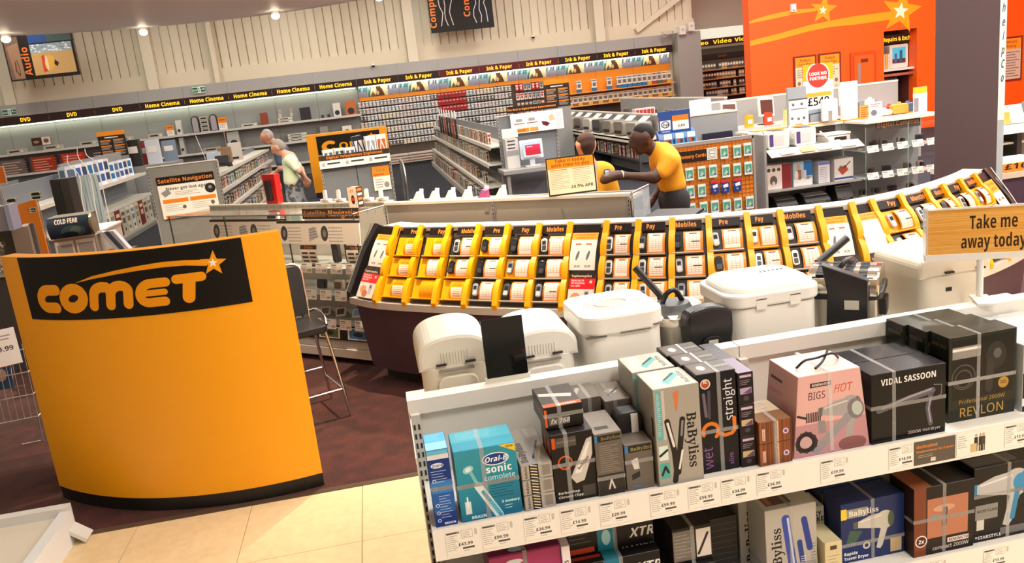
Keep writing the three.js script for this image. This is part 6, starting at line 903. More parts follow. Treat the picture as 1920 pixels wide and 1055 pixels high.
{
  const t = thing('desktop_computer', 'silver desktop tower hung on the grey end panel with a spec card', 'computer', [2.17, 0.8, -13.0]);
  G().span(-0.1, 0.1, 0, 0.46, -0.16, 0.1).mesh('tower', mat('#c9c8c4', 0.35), t); for (let k = 0; k < 3; k++) G().span(-0.07, 0.05, 0.42 - k * 0.055, 0.435 - k * 0.055, 0.1, 0.104).mesh('drive_slot', dark, t); G().span(-0.09, 0.09, 0.2, 0.28, 0.1, 0.103).mesh('panel', mat('#8f9090', 0.35), t); G().span(-0.14, 0.11, 0.48, 0.62, 0.1, 0.106).mesh('spec_card', mat('#e4e3de', 0.45), t);
  const u = thing('monitor', 'silver monitor with a red window in front of the grey end panel', 'monitor', [2.47, 0.806, -12.9], 0.05), r = art1(90, 70, (c, w, h) => { flat('#9fb4c8')(c, w, h); rect(c, 12, 14, w - 18, h - 22, '#b52a4a'); rect(c, 18, 20, 30, 4, '#e0a0b0'); rect(c, 12, h * 0.5, w - 18, h * 0.36, '#a3282e'); });
  G().ext(rrect(0.36, 0.29, 0.015, 0, 0.26), 0.03, mx(0, 0, 0, -0.08), 0.004).mesh('bezel', mat('#d5dbdf', 0.35), u); const m = put(face(0.3, 0.23, r), 'screen', pmat(r, 0.15, 0.4), u); m.position.set(0, 0.262, 0.056); m.rotation.x = -0.08; G().span(-0.04, 0.04, 0, 0.14, -0.03, 0).span(-0.12, 0.12, -0.005, 0.01, -0.1, 0.06).mesh('stand', mat('#c9ced2', 0.35), u);
  const d = tag(G().span(1.95, 3.0, 0.74, 0.798, -13.2, -12.6).span(2.0, 2.05, 0, 0.74, -13.15, -13.1).span(2.9, 2.95, 0, 0.74, -13.15, -13.1).span(2.0, 2.05, 0, 0.74, -12.7, -12.65).span(2.9, 2.95, 0, 0.74, -12.7, -12.65).mesh('display_table', greyL), 'grey display table below the grey end panel', 'table');
}
// telephone gondola
{
  const t = gondola('telephone_gondola', 'grey gondola of telephones with a white title strip on its end', -0.8, 0.26, -19, -13.4, 1.2, [0.14, 0.6, 0.95], [-1, 1]);
  endCap(t, -0.82, 0.28, -13.4, 1.28, mat('#6f7377', 0.5));
  const r = art([[420, 34, (c, w, h) => { flat('#3a2d24')(c, w, h); text(c, 'Digital Telephones Explained', w * 0.5, 25, 24, '#e8822a', { al: 'center' }); }], [420, 44, (c, w, h) => { flat('#efe9dd')(c, w, h); for (let k = 0; k < 3; k++) { rect(c, 46 + k * 140, 14, 76, 9, '#3c332c'); rect(c, 14 + k * 140, 12, 18, 20, '#a9a196'); } }]]);
  const a = put(boardGeo(1.1, 0.075, 0.03, r[0]), 'title_board', pmat(r[0], 0.4), t); a.position.set(-0.27, 1.25, -13.33); const b = put(boardGeo(1.1, 0.12, 0.03, r[1]), 'info_strip', pmat(r[1], 0.4), t); b.position.set(-0.27, 1.125, -13.32);
  G().span(-0.275, -0.265, 0.1, 1.12, -13.37, -13.366).mesh('seam', dark, t);
  const p = art1(80, 100, (c, w, h) => { flat('#e6e1d4')(c, w, h); rect(c, 0, 0, w, h * 0.42, '#ee8420'); text(c, 'FREE', w * 0.5, 24, 18, '#3f8a5a', { al: 'center' }); lines(c, 6, 32, 66, 1, 8, '#b8500e', 5); lines(c, 10, 54, 40, 4, 10, '#8a857c', 3); oval(c, 60, 78, 12, 12, '#8f8a84'); });
  tag(put(boardGeo(0.27, 0.38, 0.008, p).translate(0.1, 0.68, -13.35), 'poster', pmat(p, 0.4)), 'orange and white FREE poster on the telephone gondola end', 'poster');
  const tops = ['#d8dccb|#3f5a7a', '#cfd4c2|#2e4a6a', '#dcdfd4|#44586a', '#22222a|#c9c9d0', '#e2e4dc|#8a929a', '#d9d5cc|#b8562e'];
  tops.forEach((s, i) => { const [a2, b2] = s.split('|'), r2 = art1(50, 64, (c, w, h) => { flat(a2)(c, w, h); rect(c, 6, 14, w - 12, h - 28, b2); strokes(c, [[14, h - 12], [24, 16], [36, h - 20]], 5, a2); }); const m = put(packGeo(0.16, 0.2 + (i > 2 ? 0.14 : 0), 0.12, { front: r2, edge: r2 }, 0), 'phone_box', pmat(r2, 0.35)); m.position.set(-0.68 + i * 0.17, 1.201, -13.52 - (i % 2) * 0.13); m.rotation.z = i === 3 ? 0.12 : 0; m.rotation.y = 0.2; if (i === 3) m.position.y += 0.02; tag(m, ['pale green phone box at the left on the telephone gondola', 'pale phone box with a blue panel on the telephone gondola', 'third pale phone box on the telephone gondola', 'tilted black and white phone pack on the telephone gondola', 'white phone pack right of the tilted black one', 'beige phone pack at the right on the telephone gondola'][i], 'box', 'packs on the telephone gondola'); });
  caseRow(14, true, 'telephone box on the aisle side of the telephone gondola', 'boxes beside the blue aisle', (i) => [0.16, 0.141, -18.6 + i * 0.36], Math.PI / 2, 'telephone_box');
  caseRow(3, true, 'boxed telephone on the lowest shelf in front of the telephone gondola', 'boxes at the telephone gondola foot', (i) => [-0.05 + i * 0.18, 0.001, -13.2], 0, 'telephone_box');
  const f = thing('rail_frame', 'thin metal rail frame standing in the blue carpet aisle', 'frame', [0.55, 0, -16.4]); G().tube([[0, 0, 1.0], [0, 0.75, 0.95], [0, 0.85, 0.7], [0, 0.85, -0.8]], 0.02, 24).mesh('rail', steel, f); G().rod([0, 0, -0.8], [0, 0.85, -0.8], 0.02).mesh('post', steel, f);
}
// amber kiosk at the back
{
  const t = thing('amber_kiosk', 'tall amber kiosk with a black logo panel near the back wall', 'kiosk', [-0.5, 0, -20.0]);
  G().span(-0.92, 0.92, 0.12, 1.45, -0.25, 0.2).mesh('body', mat('#f09a10', 0.4), t); G().span(-0.9, 0.9, 0, 0.12, -0.24, 0.18).mesh('plinth', dark, t);
  const r = art1(260, 110, (c, w, h) => { flat('#14110f')(c, w, h); c.strokeStyle = '#ef9b10'; c.lineWidth = 20; c.lineCap = 'round'; c.beginPath(); c.arc(52, 66, 24, -1.0, 1.0, true); c.stroke(); text(c, 'OMET', 86, 90, 56, '#ef9b10'); star(c, 226, 30, 18, '#ef9b10'); }); const m = put(boardGeo(1.45, 0.42, 0.01, r), 'logo_panel', pmat(r, 0.4), t, 'black logo panel'); m.position.set(0.02, 0.98, 0.206);
}
// satellite navigation gondola
{
  const t = gondola('navigation_gondola', 'grey gondola with a satellite navigation poster on its end', -3.68, -2.55, -23.5, -14.6, 1.2, [0.14, 0.5, 0.82, 1.1], [-1, 1]);
  endCap(t, -3.68, -2.55, -14.6, 1.4, mat('#858179', 0.5));
  const r = art1(300, 240, (c, w, h) => { flat('#ece6d8')(c, w, h); rect(c, 0, 0, w, h * 0.2, '#1d1614'); text(c, 'Satellite Navigation', w * 0.5, h * 0.145, 30, '#f08a34', { al: 'center' }); text(c, 'Never get lost again', w * 0.52, h * 0.33, 24, '#3a332c', { al: 'center' }); lines(c, w * 0.28, h * 0.38, w * 0.45, 3, 9, '#8a8276', 2); oval(c, w * 0.9, h * 0.38, 28, 28, '#2c2826'); oval(c, w * 0.9, h * 0.36, 10, 10, '#8a8680'); blob(c, [[12, 90], [50, 70], [66, 96], [30, 116]], '#8f8a84'); rect(c, 14, h * 0.54, w * 0.44, 22, '#ee8220'); rect(c, w * 0.52, h * 0.54, w * 0.45, 22, '#ee8220'); lines(c, 18, h * 0.68, w * 0.36, 4, 10, '#9a9286', 2); lines(c, w * 0.54, h * 0.68, w * 0.36, 4, 10, '#9a9286', 2); oval(c, w * 0.4, h * 0.75, 10, 10, '#6a5a4c'); oval(c, w * 0.9, h * 0.72, 10, 12, '#6a5a4c'); rect(c, 14, h * 0.92, w * 0.94, 18, '#ee8220'); });
  tag(put(boardGeo(0.92, 0.7, 0.01, r).translate(-3.1, 0.53, -14.54), 'poster', pmat(r, 0.4)), 'poster headed Satellite Navigation on the grey gondola end', 'poster');
  for (const [q, y] of [[0, 0.141], [1, 0.501], [2, 0.821]]) caseRow(26, q === 0, 'boxed accessory on the ' + ['bottom', 'middle', 'upper'][q] + ' shelf of the navigation gondola', 'boxes on the ' + ['bottom', 'middle', 'upper'][q] + ' navigation shelf', (i) => [-2.56 - q * 0.055 - 0.09, y, -23 + i * 0.31], Math.PI / 2, 'accessory_box');
  for (let k = 0; k < 2; k++) { const a = thing('aerial', k ? 'straight silver aerial in front of the tower speakers' : 'slanted silver aerial standing on the navigation gondola', 'aerial', [-2.85 + k * 0.3, 1.2, -15.4 - k * 0.4]); G().cyl(0.04, 0.05, 0.08, 0, 0.04, 0).mesh('base', dark, a); G().rod([0, 0.06, 0], [k ? 0 : -0.12, 0.62, 0], 0.006).mesh('rod', chrome, a); }
  const lab = ['grey head unit with cables on the navigation gondola top', 'silver car stereo on the navigation gondola top', 'dark speaker ring on the navigation gondola top', 'blue white pack at the gondola corner', 'brown pack behind the gondola corner', 'tall pale pack behind the aerials'];
  for (let k = 0; k < 6; k++) { const a = thing('car_audio', lab[k], 'car audio', [-2.95 + (k % 3) * 0.12, 1.2, -15.0 - k * 0.55]); G().span(-0.12, 0.12, 0, 0.1 + 0.05 * k, -0.08, 0.08).mesh('case', mat(['#77756f', '#b9b6ae', '#3a3836', '#a9b6c4', '#8a6a4a', '#c9c1b2'][k], 0.4), a); G().span(-0.09, 0.06, 0.03, 0.07, 0.08, 0.084).mesh('display', dark, a); }
}
// ---------------------------------------------------------------- right half: memory board, printer unit, camera case, pillar, orange wall
{
  const t = thing('memory_board', 'orange mesh board of memory cards with grey trim', 'display board', [3.83, 0, -9.2]), W = 0.56;
  G().span(-W, W, 0.2, 1.19, -0.03, 0).mesh('board', mat('#d5801f', 0.55), t);
  for (let k = 0; k < 19; k++) G().span(-W, W, 0.24 + k * 0.05, 0.246 + k * 0.05, 0, 0.006).mesh('grid_bar', mat('#b5661a', 0.5), t);
  for (let k = 0; k < 22; k++) G().span(-W + 0.02 + k * 0.05, -W + 0.026 + k * 0.05, 0.2, 1.18, 0, 0.005).mesh('grid_bar', mat('#b5661a', 0.5), t);
  G().span(-W - 0.02, W + 0.02, 1.17, 1.21, -0.05, 0.012).mesh('top_trim', greyL, t); G().span(W, W + 0.03, 0, 1.2, -0.05, 0.012).mesh('side_post', greyL, t); G().span(-W - 0.03, -W, 0, 1.2, -0.05, 0.012).mesh('side_post', greyL, t); G().span(-W, W, 0.06, 0.2, -0.05, 0.02).mesh('kick', greyL, t);
  const r = art([[210, 74, (c, w, h) => { flat('#241c18')(c, w, h); text(c, 'Memory Cards', w * 0.5, 48, 30, '#ee8a34', { al: 'center', sx: 0.95 }); }], [80, 80, (c, w, h) => { flat('#ece9e0')(c, w, h); c.strokeStyle = '#6a655c'; c.lineWidth = 4; c.strokeRect(10, 10, 60, 60); c.strokeRect(22, 20, 38, 40); rect(c, 26, 38, 30, 6, '#6a655c'); }], [70, 90, (c, w, h) => { flat('#ece4dc')(c, w, h); rect(c, 0, 0, w, 34, '#ee7a20'); lines(c, 8, 8, 54, 2, 12, '#b84e10', 5); text(c, '29', 24, 60, 20, '#444'); text(c, '54', 24, 84, 20, '#444'); blob(c, [[44, 44], [64, 40], [66, 54], [48, 58]], '#5a4a7a'); blob(c, [[44, 70], [64, 66], [66, 80], [48, 84]], '#3a3a44'); }]]);
  const a = put(boardGeo(0.36, 0.13, 0.01, r[0]), 'title_sign', pmat(r[0], 0.4), t, 'black Memory Cards sign'); a.position.set(-0.19, 0.985, 0.012); const b = put(boardGeo(0.125, 0.135, 0.01, r[1]), 'icon_sign', pmat(r[1], 0.4), t); b.position.set(0.055, 0.985, 0.012); const d = put(boardGeo(0.15, 0.2, 0.01, r[2]), 'offer_card', pmat(r[2], 0.4), t); d.position.set(-0.48, 0.95, 0.012);
  const g = art1(40, 60, (c, w, h) => { flat('#cfd9d2')(c, w, h); rect(c, 4, 12, w - 8, h - 22, '#4f9a82'); blob(c, [[10, 42], [20, 22], [30, 38], [22, 48]], '#a8c8b8'); rect(c, 4, 4, w - 8, 5, '#e8eee8'); rect(c, 22, 40, 12, 8, '#6a5a8a'); }), g2 = art1(40, 60, (c, w, h) => { flat('#243a7a')(c, w, h); rect(c, 0, 0, w, 12, '#c8302a'); blob(c, [[8, 22], [34, 16], [36, 32], [12, 36]], '#e8e8ee'); oval(c, 20, 46, 6, 6, '#7a8ac8'); });
  const P = [[4.03, 1.05], [4.19, 1.04], [4.32, 1.05], [3.44, 0.85], [3.59, 0.85], [3.74, 0.85], [3.88, 0.85], [4.04, 0.83], [4.18, 0.83], [4.32, 0.83], [3.43, 0.64], [3.59, 0.64], [3.73, 0.64], [3.89, 0.66, 1], [4.02, 0.65, 1], [4.17, 0.65, 1], [3.43, 0.43], [3.59, 0.43], [3.74, 0.43], [3.88, 0.43], [4.03, 0.42], [4.17, 0.42], [4.32, 0.42]];
  const rowName = (y) => (y > 1 ? 'top row beside the icon sign' : y > 0.8 ? 'second row' : y > 0.6 ? 'third row' : 'bottom row'), cnt = {};
  for (const [x, y, n] of P) { const rn = rowName(y); cnt[rn] = (cnt[rn] ?? 0) + 1; const m = put(packGeo(0.095, 0.15, 0.02, { front: n ? g2 : g }, 0), 'memory_card_pack', pmat(n ? g2 : g, 0.3)); m.position.set(x, y - 0.075, -9.175); tag(m, (n ? 'blue and red' : 'green') + ' memory card pack, ' + ordinal[cnt[rn] - 1] + ' in the ' + rn, 'memory card', 'memory card packs'); }
}
// printer and camera unit
{
  const t = thing('printer_unit', 'grey shelf unit of photo printers beside the memory board', 'shelving', [4.55, 0, -9.2]);
  G().span(0.0, 1.28, 0.0, 1.16, -0.52, -0.49).mesh('back_panel', mat('#76787a', 0.55), t); G().span(0, 0.03, 0, 1.18, -0.5, -0.02).mesh('side_post', greyL, t);
  G().span(0, 1.285, 1.16, 1.19, -0.8, -0.46).mesh('top', edgeW, t); G().span(0.1, 1.285, 1.191, 1.2, -0.62, -0.46).mesh('orange_edge', orangeP, t);
  G().box(1.2, 0.012, 0.36, 0.66, 0.97, -0.3).mesh('shelf', greyL, t); G().box(1.2, 0.012, 0.16, 0.67, 0.945, -0.05, 0.5).mesh('sloped_strip', mat('#d0cbc2', 0.4), t);
  G().span(0.05, 1.28, 0.48, 0.5, -0.49, -0.06).mesh('shelf', greyL, t); G().span(0.05, 1.28, 0.2, 0.24, -0.49, 0.0).mesh('shelf', mat('#c4bcae', 0.45), t); G().span(0, 1.28, 0, 0.2, -0.49, -0.05).mesh('base', mat('#77777a', 0.5), t);
  for (const [x, o] of [[0.3, 0], [0.56, 1], [0.78, 0], [1.08, 0]]) { const m = ticketOn(t, x, 0.958, -0.02, 0.2, 0.1, -1.05); if (o) m.material = mat('#f0a050', 0.4); }
  const hd = art1(200, 34, (c, w, h) => { flat('#2f2622')(c, w, h); text(c, 'Printers', w * 0.5, 27, 26, '#ee7a28', { al: 'center' }); }); const hb = put(boardGeo(1.1, 0.12, 0.01, hd), 'header', pmat(hd, 0.4), t); hb.position.set(0.64, 1.03, -0.484);
}
[[4.83, 'left photo printer with a purple panel beside the memory board'], [5.18, 'second photo printer with a purple panel']].forEach(([x, l], i) => {
  const t = thing('photo_printer', l, 'printer', [x, 0.985, -9.52], 0.03, 'photo printers'); const g = mat('#d6d5d0', 0.35);
  G().ext(rrect(0.27, 0.2, 0.03, 0, 0.1), 0.22, mx(0, 0, -0.11), 0.006).mesh('body', g, t); G().span(-0.12, -0.07, 0.03, 0.17, 0.116, 0.12).mesh('purple_panel', mat('#4a3a7a', 0.3), t); G().span(-0.05, 0.07, 0.04, 0.15, 0.116, 0.119).mesh('front_tray', mat('#c2c3c2', 0.35), t); G().span(-0.06, 0.08, 0.19, 0.215, -0.06, 0.1).mesh('control_top', mat('#4a4644', 0.4), t); G().box(0.012, 0.15, 0.03, -0.15, 0.17, 0.06, 0, 0, 0.4).mesh('paper_flap', white, t);
});
{ const t = thing('scanner', 'flat white scanner at the right end of the printer shelf', 'scanner', [5.63, 0.977, -9.52]); G().span(-0.15, 0.15, 0, 0.07, -0.14, 0.1).mesh('body', mat('#cfc8bd', 0.4), t); G().span(-0.06, 0.1, 0.01, 0.05, 0.1, 0.104).mesh('tray_slot', dark, t); G().span(-0.16, 0.16, 0.078, 0.1, -0.15, 0.1).mesh('lid', white, t); const f = thing('folded_stand', 'white folding stand left of the flat scanner', 'stand', [5.47, 0.987, -9.4]); G().rod([-0.1, 0.14, 0], [0.02, 0.0, 0.04], 0.01).mesh('arm', white, f); G().span(0, 0.14, 0, 0.012, 0.0, 0.05).mesh('base', white, f); }
[[4.77, 0.42, 0.3, ['#ece6de', '#8a3038'], 'white and maroon coffee maker box on the middle printer shelf'], [5.1, 0.3, 0.3, ['#a8c0c8', '#2f6fae'], 'blue and white family picture box on the middle printer shelf'], [5.38, 0.18, 0.26, ['#dcdde2', '#6a78b0'], 'narrow pale text box on the middle printer shelf'], [5.64, 0.3, 0.27, ['#d9d6d2', '#3a4a8a'], 'white box with a picnic picture on the middle printer shelf']].forEach(([x, w, h, [a, b], l], i) => {
  const r = art([[120, 110, (c, W, H) => { flat(a)(c, W, H); if (i === 0) { rect(c, W * 0.66, 0, W * 0.34, H, b); for (let k = 0; k < 3; k++) oval(c, 22 + k * 22, 22, 8, 8, '#55504c'); oval(c, 42, 70, 16, 22, '#6a6460'); oval(c, 42, 84, 7, 12, '#d9d4cc'); } else if (i === 1) { rect(c, W * 0.55, 0, W * 0.45, H * 0.6, b); rect(c, 0, H * 0.7, W, H * 0.3, '#e8e8ea'); oval(c, 34, 24, 11, 12, '#c89a78'); rect(c, 18, 36, 32, 44, '#9a6a58'); oval(c, 20, 60, 12, 22, '#e6dcd0'); rect(c, 66, 40, 16, 44, '#c9ccd2'); oval(c, 92, 76, 14, 7, '#8a8f98'); } else if (i === 2) { rect(c, 0, 0, W, 16, b); for (let k = 0; k < 9; k++) lines(c, 12, 28 + k * 9, W - 24, 1, 5, '#9a9aa6', 3); } else { blob(c, [[20, 50], [70, 34], [90, 60], [50, 84]], '#b0503a'); strokes(c, [[60, 50], [100, 20]], 5, '#333'); blob(c, [[30, 40], [46, 34], [50, 48], [36, 52]], '#5a7a4a'); rect(c, 0, H - 16, W, 10, b); } }], [40, 110, flat(i === 0 ? '#d8d0c8' : a)]]);
  const m = put(packGeo(w * 0.84, h, 0.24, { front: r[0], left: r[1], right: r[1], edge: r[1] }, 0.002), 'appliance_box', pmat(r[0], 0.4)); m.position.set(x, 0.501, -9.46); tag(m, l, 'box');
});
[[4.86, 0.26, '#8f8d84', 'silver and black photo printer low on the printer unit'], [5.26, 0.32, '#c9c8c2', 'slim black and silver printer low on the printer unit'], [5.62, 0.2, '#b5b4b0', 'grey handled printer low beside the camera case']].forEach(([x, w, col, l], i) => { const t = thing('printer', l, 'printer', [x, 0.249, -9.4]); G().ext(poly([[-0.13, 0], [0.1, 0], [0.12, 0.05], [0.04, i === 2 ? 0.2 : 0.12], [-0.13, i === 2 ? 0.2 : 0.13]]), w, mx(w / 2, 0, 0, 0, Math.PI / 2).multiply(mx(0, 0, 0, 0, Math.PI)), 0.006).mesh('body', dark, t); G().box(w * 0.9, 0.012, 0.12, 0, i === 2 ? 0.2 : 0.128, 0.0, 0.25).mesh('lid', mat(col, 0.25, { metalness: 0.6 }), t); G().span(-w * 0.3, w * 0.3, 0.03, 0.055, 0.1, 0.125).mesh('tray', mat('#55524e', 0.4), t); });
for (let k = 0; k < 4; k++) { const t = thing('cable_reel', ['white cable coil by the silver printer', 'black cable coil by the memory board foot', 'white plug lead before the camera case', 'white lead at the camera case corner', 'grey lead below the cameras'][k], 'cable', [[4.98, 4.62, 5.6, 5.75, 6.3][k], 0.241, [-9.24, -9.25, -9.24, -9.23, -9.23][k]]); G().add(new THREE.TorusGeometry(0.03, 0.008, 6, 16), mx(0, 0.01, 0, Math.PI / 2)).mesh('coil', mat(k === 1 ? '#222' : '#e4dccf', 0.5), t); G().rod([0.02, 0.012, 0], [0.1, 0.012, 0.01], 0.012).mesh('plug', mat(k === 1 ? '#222' : '#e4dccf', 0.5), t); }
{
  const t = thing('camera_case', 'glass case of digital cameras beside the purple pillar', 'display case', [5.84, 0, -9.2]);
  G().span(0, 1.05, 0, 1.16, -0.52, -0.49).mesh('back_panel', mat('#8d9393', 0.5), t); G().span(0, 1.05, 0, 0.22, -0.49, -0.02).mesh('base', mat('#7a7c7e', 0.5), t); G().span(0, 1.05, 0.22, 0.24, -0.49, 0.0).mesh('floor_board', mat('#cfc8bc', 0.4), t);
  G().span(0, 1.05, 1.16, 1.19, -0.6, 0.02).mesh('case_top', edgeW, t); G().span(0, 1.05, 1.191, 1.2, -0.56, -0.4).mesh('orange_edge', orangeP, t);
  const hd = art1(220, 50, (c, w, h) => { flat('#4a4038')(c, w, h); text(c, 'Digital Cameras', w * 0.5, 34, 27, '#d99a5c', { al: 'center' }); }); const hb = put(boardGeo(0.6, 0.13, 0.01, hd), 'header', pmat(hd, 0.4), t); hb.position.set(0.5, 1.05, -0.1);
  for (const y of [0.83, 0.5]) { G().span(0.01, 1.04, y - 0.012, y, -0.48, -0.05).mesh('shelf', mat('#cfd6d2', 0.15, { transparent: true, opacity: 0.7 }), t); for (let k = 0; k < 5; k++) ticketOn(t, 0.12 + k * 0.2, y + 0.02, -0.03, 0.15, 0.085, -0.3); }
  for (let k = 0; k < 2; k++) G().add(new THREE.PlaneGeometry(0.56 - k * 0.08, 0.86), mx(0.29 + k * 0.52, 0.68, -0.004 - k * 0.006)).mesh('glass_door', glassPane, t);
  G().span(0.005, 0.011, 0.25, 1.12, -0.006, 0).mesh('glass_edge', mat('#6f8a80', 0.15), t); G().span(0.57, 0.577, 0.25, 1.12, -0.012, -0.006).mesh('glass_edge', mat('#8fb0a4', 0.15), t);
}
let camNo = 0;
for (const [y, xs] of [[0.831, [0.06, 0.24, 0.38, 0.62, 0.88]], [0.501, [0.2, 0.42, 0.7, 0.88]], [0.241, [0.1, 0.28, 0.5, 0.74]]]) for (const x of xs) { const k = camNo++, t = thing('digital_camera', (y > 0.8 ? ordinal[xs.indexOf(x)] + ' camera on the upper' : y > 0.4 ? ordinal[xs.indexOf(x)] + ' camera on the middle' : ordinal[xs.indexOf(x)] + ' camera on the bottom') + ' level of the glass camera case', 'camera', [5.84 + x, y, -9.42], rr(-0.5, 0.5), 'cameras in the glass case'); const c = mat(['#4a453c', '#23242a', '#6a604a', '#8f8a80', '#333a35'][k % 5], 0.3); G().ext(rrect(0.1, 0.065, 0.012, 0, 0.035), 0.03, mx(0, 0.03, -0.015), 0.003).mesh('body', c, t); G().cyl(0.024, 0.026, 0.035, 0, 0.062, 0.035, Math.PI / 2).mesh('lens', dark, t); G().span(-0.03, 0.03, 0, 0.028, -0.02, 0.02).mesh('stand', mat('#b9b6ae', 0.4), t); }
// things standing on the unit
{
  const r = art1(160, 280, (c, w, h) => { flat('#f7f4ee')(c, w, h); rect(c, 0, 0, w, h * 0.28, '#f5a21c'); oval(c, w * 0.5, h * 0.2, 62, 62, '#f6f2ec'); oval(c, w * 0.5, h * 0.2, 56, 56, '#df3a30'); text(c, 'LOOK NO', w * 0.5, h * 0.19, 21, '#fff', { al: 'center' }); text(c, 'FURTHER', w * 0.5, h * 0.27, 21, '#fff', { al: 'center' }); rect(c, 10, h * 0.48, w - 20, 20, '#f3a03a'); text(c, '£549', w * 0.5, h * 0.7, 54, '#1d1a1a', { al: 'center' }); rect(c, 14, h * 0.76, w - 28, h * 0.22, '#8f9ca8'); strokes(c, [[30, h * 0.96], [30, h * 0.84], [110, h * 0.82]], 5, '#333a44'); });
  tag(put(boardGeo(0.4, 0.72, 0.02, r).translate(5.55, 1.2, -9.74), 'price_board', pmat(r, 0.4)), 'tall price board with red LOOK NO FURTHER disc and £549', 'sign');
  const t = thing('desktop_computer', 'white all-in-one computer in front of the £549 board', 'computer', [5.64, 1.2, -9.66]); G().ext(rrect(0.2, 0.26, 0.02, 0, 0.15), 0.03, mx(0, 0, 0), 0.004).mesh('body', mat('#dcdad6', 0.35), t); G().span(-0.02, 0.02, 0, 0.14, 0.034, 0.05).mesh('stand', steel, t); G().span(-0.07, 0.07, 0, 0.008, -0.05, 0.09).mesh('foot', steel, t);
  tag(G().span(5.86, 6.06, 1.2, 1.66, -9.76, -9.7).mesh('light_panel', mat('#e9f0f4', 0.4)), 'plain pale blue panel right of the £549 board', 'panel');
  const s = art1(90, 120, (c, w, h) => { flat('#f2f0ec')(c, w, h); rect(c, 0, 0, w, 8, '#5a5450'); for (const [x, y] of [[20, 26], [60, 26], [14, 86], [44, 90], [70, 88]]) oval(c, x, y, 7, 7, '#6a6662'); rect(c, 8, 44, 74, 4, '#55504c'); lines(c, 8, 100, 70, 2, 8, '#777'); rect(c, 26, 112, 36, 6, '#ee8a4a'); }); const sp = thing('spec_board', 'white specification board on the printer unit', 'sign', [5.26, 1.2, -9.7]); put(boardGeo(0.25, 0.33, 0.012, s), 'board', pmat(s, 0.4), sp); G().span(-0.14, -0.11, 0, 0.47, -0.03, 0).span(-0.11, 0.12, 0.33, 0.47, -0.03, -0.02).mesh('grey_post', mat('#8f989c', 0.4), sp);
  [[6.02, 0.13, 0.16, '#ef8a3a', 'orange card on the camera case top', 1.28], [6.04, 0.17, 0.2, '#f2eee8', 'white card with a grey camera on the camera case edge', 1.12], [6.78, 0.18, 0.3, '#f4efe4', 'leaflet holder beside the purple pillar', 1.2]].forEach(([x, w, h, col, l, y], i) => { const q = art1(60, 80, (c, W, H) => { flat(col)(c, W, H); if (i === 0) lines(c, 8, 12, 44, 5, 13, '#8a4a20', 5); if (i === 1) { lines(c, 8, 8, 44, 2, 9, '#b06a6a', 4); oval(c, 22, 50, 14, 14, '#6a6a70'); } if (i === 2) { rect(c, 0, 0, W, 20, '#f5b030'); rect(c, 0, 34, 22, 46, '#7a7a80'); oval(c, 42, 56, 12, 14, '#a8b8c8'); } }), m = put(boardGeo(w, h, 0.02, q), 'counter_card', pmat(q, 0.4)); m.position.set(x, y === 1.12 ? 1.2 : 1.2, y === 1.12 ? -9.3 : -9.5); tag(m, l, 'card'); });
  const box = [['#6f6f74', 'dark till screen on the camera counter', 0.24, 0.18], ['#e8e2d8', 'white lotion bottle on the camera counter', 0.08, 0.2], ['#c9b9a8', 'folded receipts on the camera counter', 0.16, 0.05], ['#dd8a2a', 'orange cloth bag on the camera counter', 0.2, 0.1], ['#3a5a7a', 'blue camera pouch on the camera counter', 0.18, 0.09], ['#b02a2a', 'red box on the camera counter', 0.12, 0.08]];
  box.forEach(([c, l, w, h], i) => { const q = thing('counter_item', l, 'counter item', [6.14 + [0.1, 0.02, 0.22, 0.42, 0.62, 0.38][i], 1.2, [-9.74, -9.6, -9.6, -9.6, -9.72, -9.74][i]]); G().ext(rrect(w, h, 0.02, 0, h / 2 + 0.01), 0.06, mx(0, 0, -0.03, i === 0 ? -0.3 : 0), 0.01).mesh('body', mat(c, 0.5), q); G().cyl(0.02, 0.03, 0.03, 0, h + 0.03, 0).mesh('top', mat(c, 0.5), q); });
}
// pillar
{ const t = struct(thing('pillar', 'dark purple-grey square pillar at the end of the phone counter', 'pillar', [4.8, 0, -6.16], -0.63)); G().span(-0.22, 0.22, 0, CEIL, -0.2, 0.2).mesh('column', mat('#57464b', 0.6), t); const r = art1(28, 400, (c, w, h) => { flat('#f4f8fa')(c, w, h); for (let k = 0; k < 12; k++) text(c, 'Comet help'[k % 10], 14, 40 + k * 26, 22, '#44504f', { al: 'center', it: 1 }); }); G().span(0.22, 0.265, 0.6, CEIL, 0.1, 0.2).mesh('edge_strip', mat('#b9c6cf', 0.35), t); const m = put(face(0.045, 1.6, r), 'lettered_strip', pmat(r, 0.35), t); m.position.set(0.243, 2.2, 0.201); }
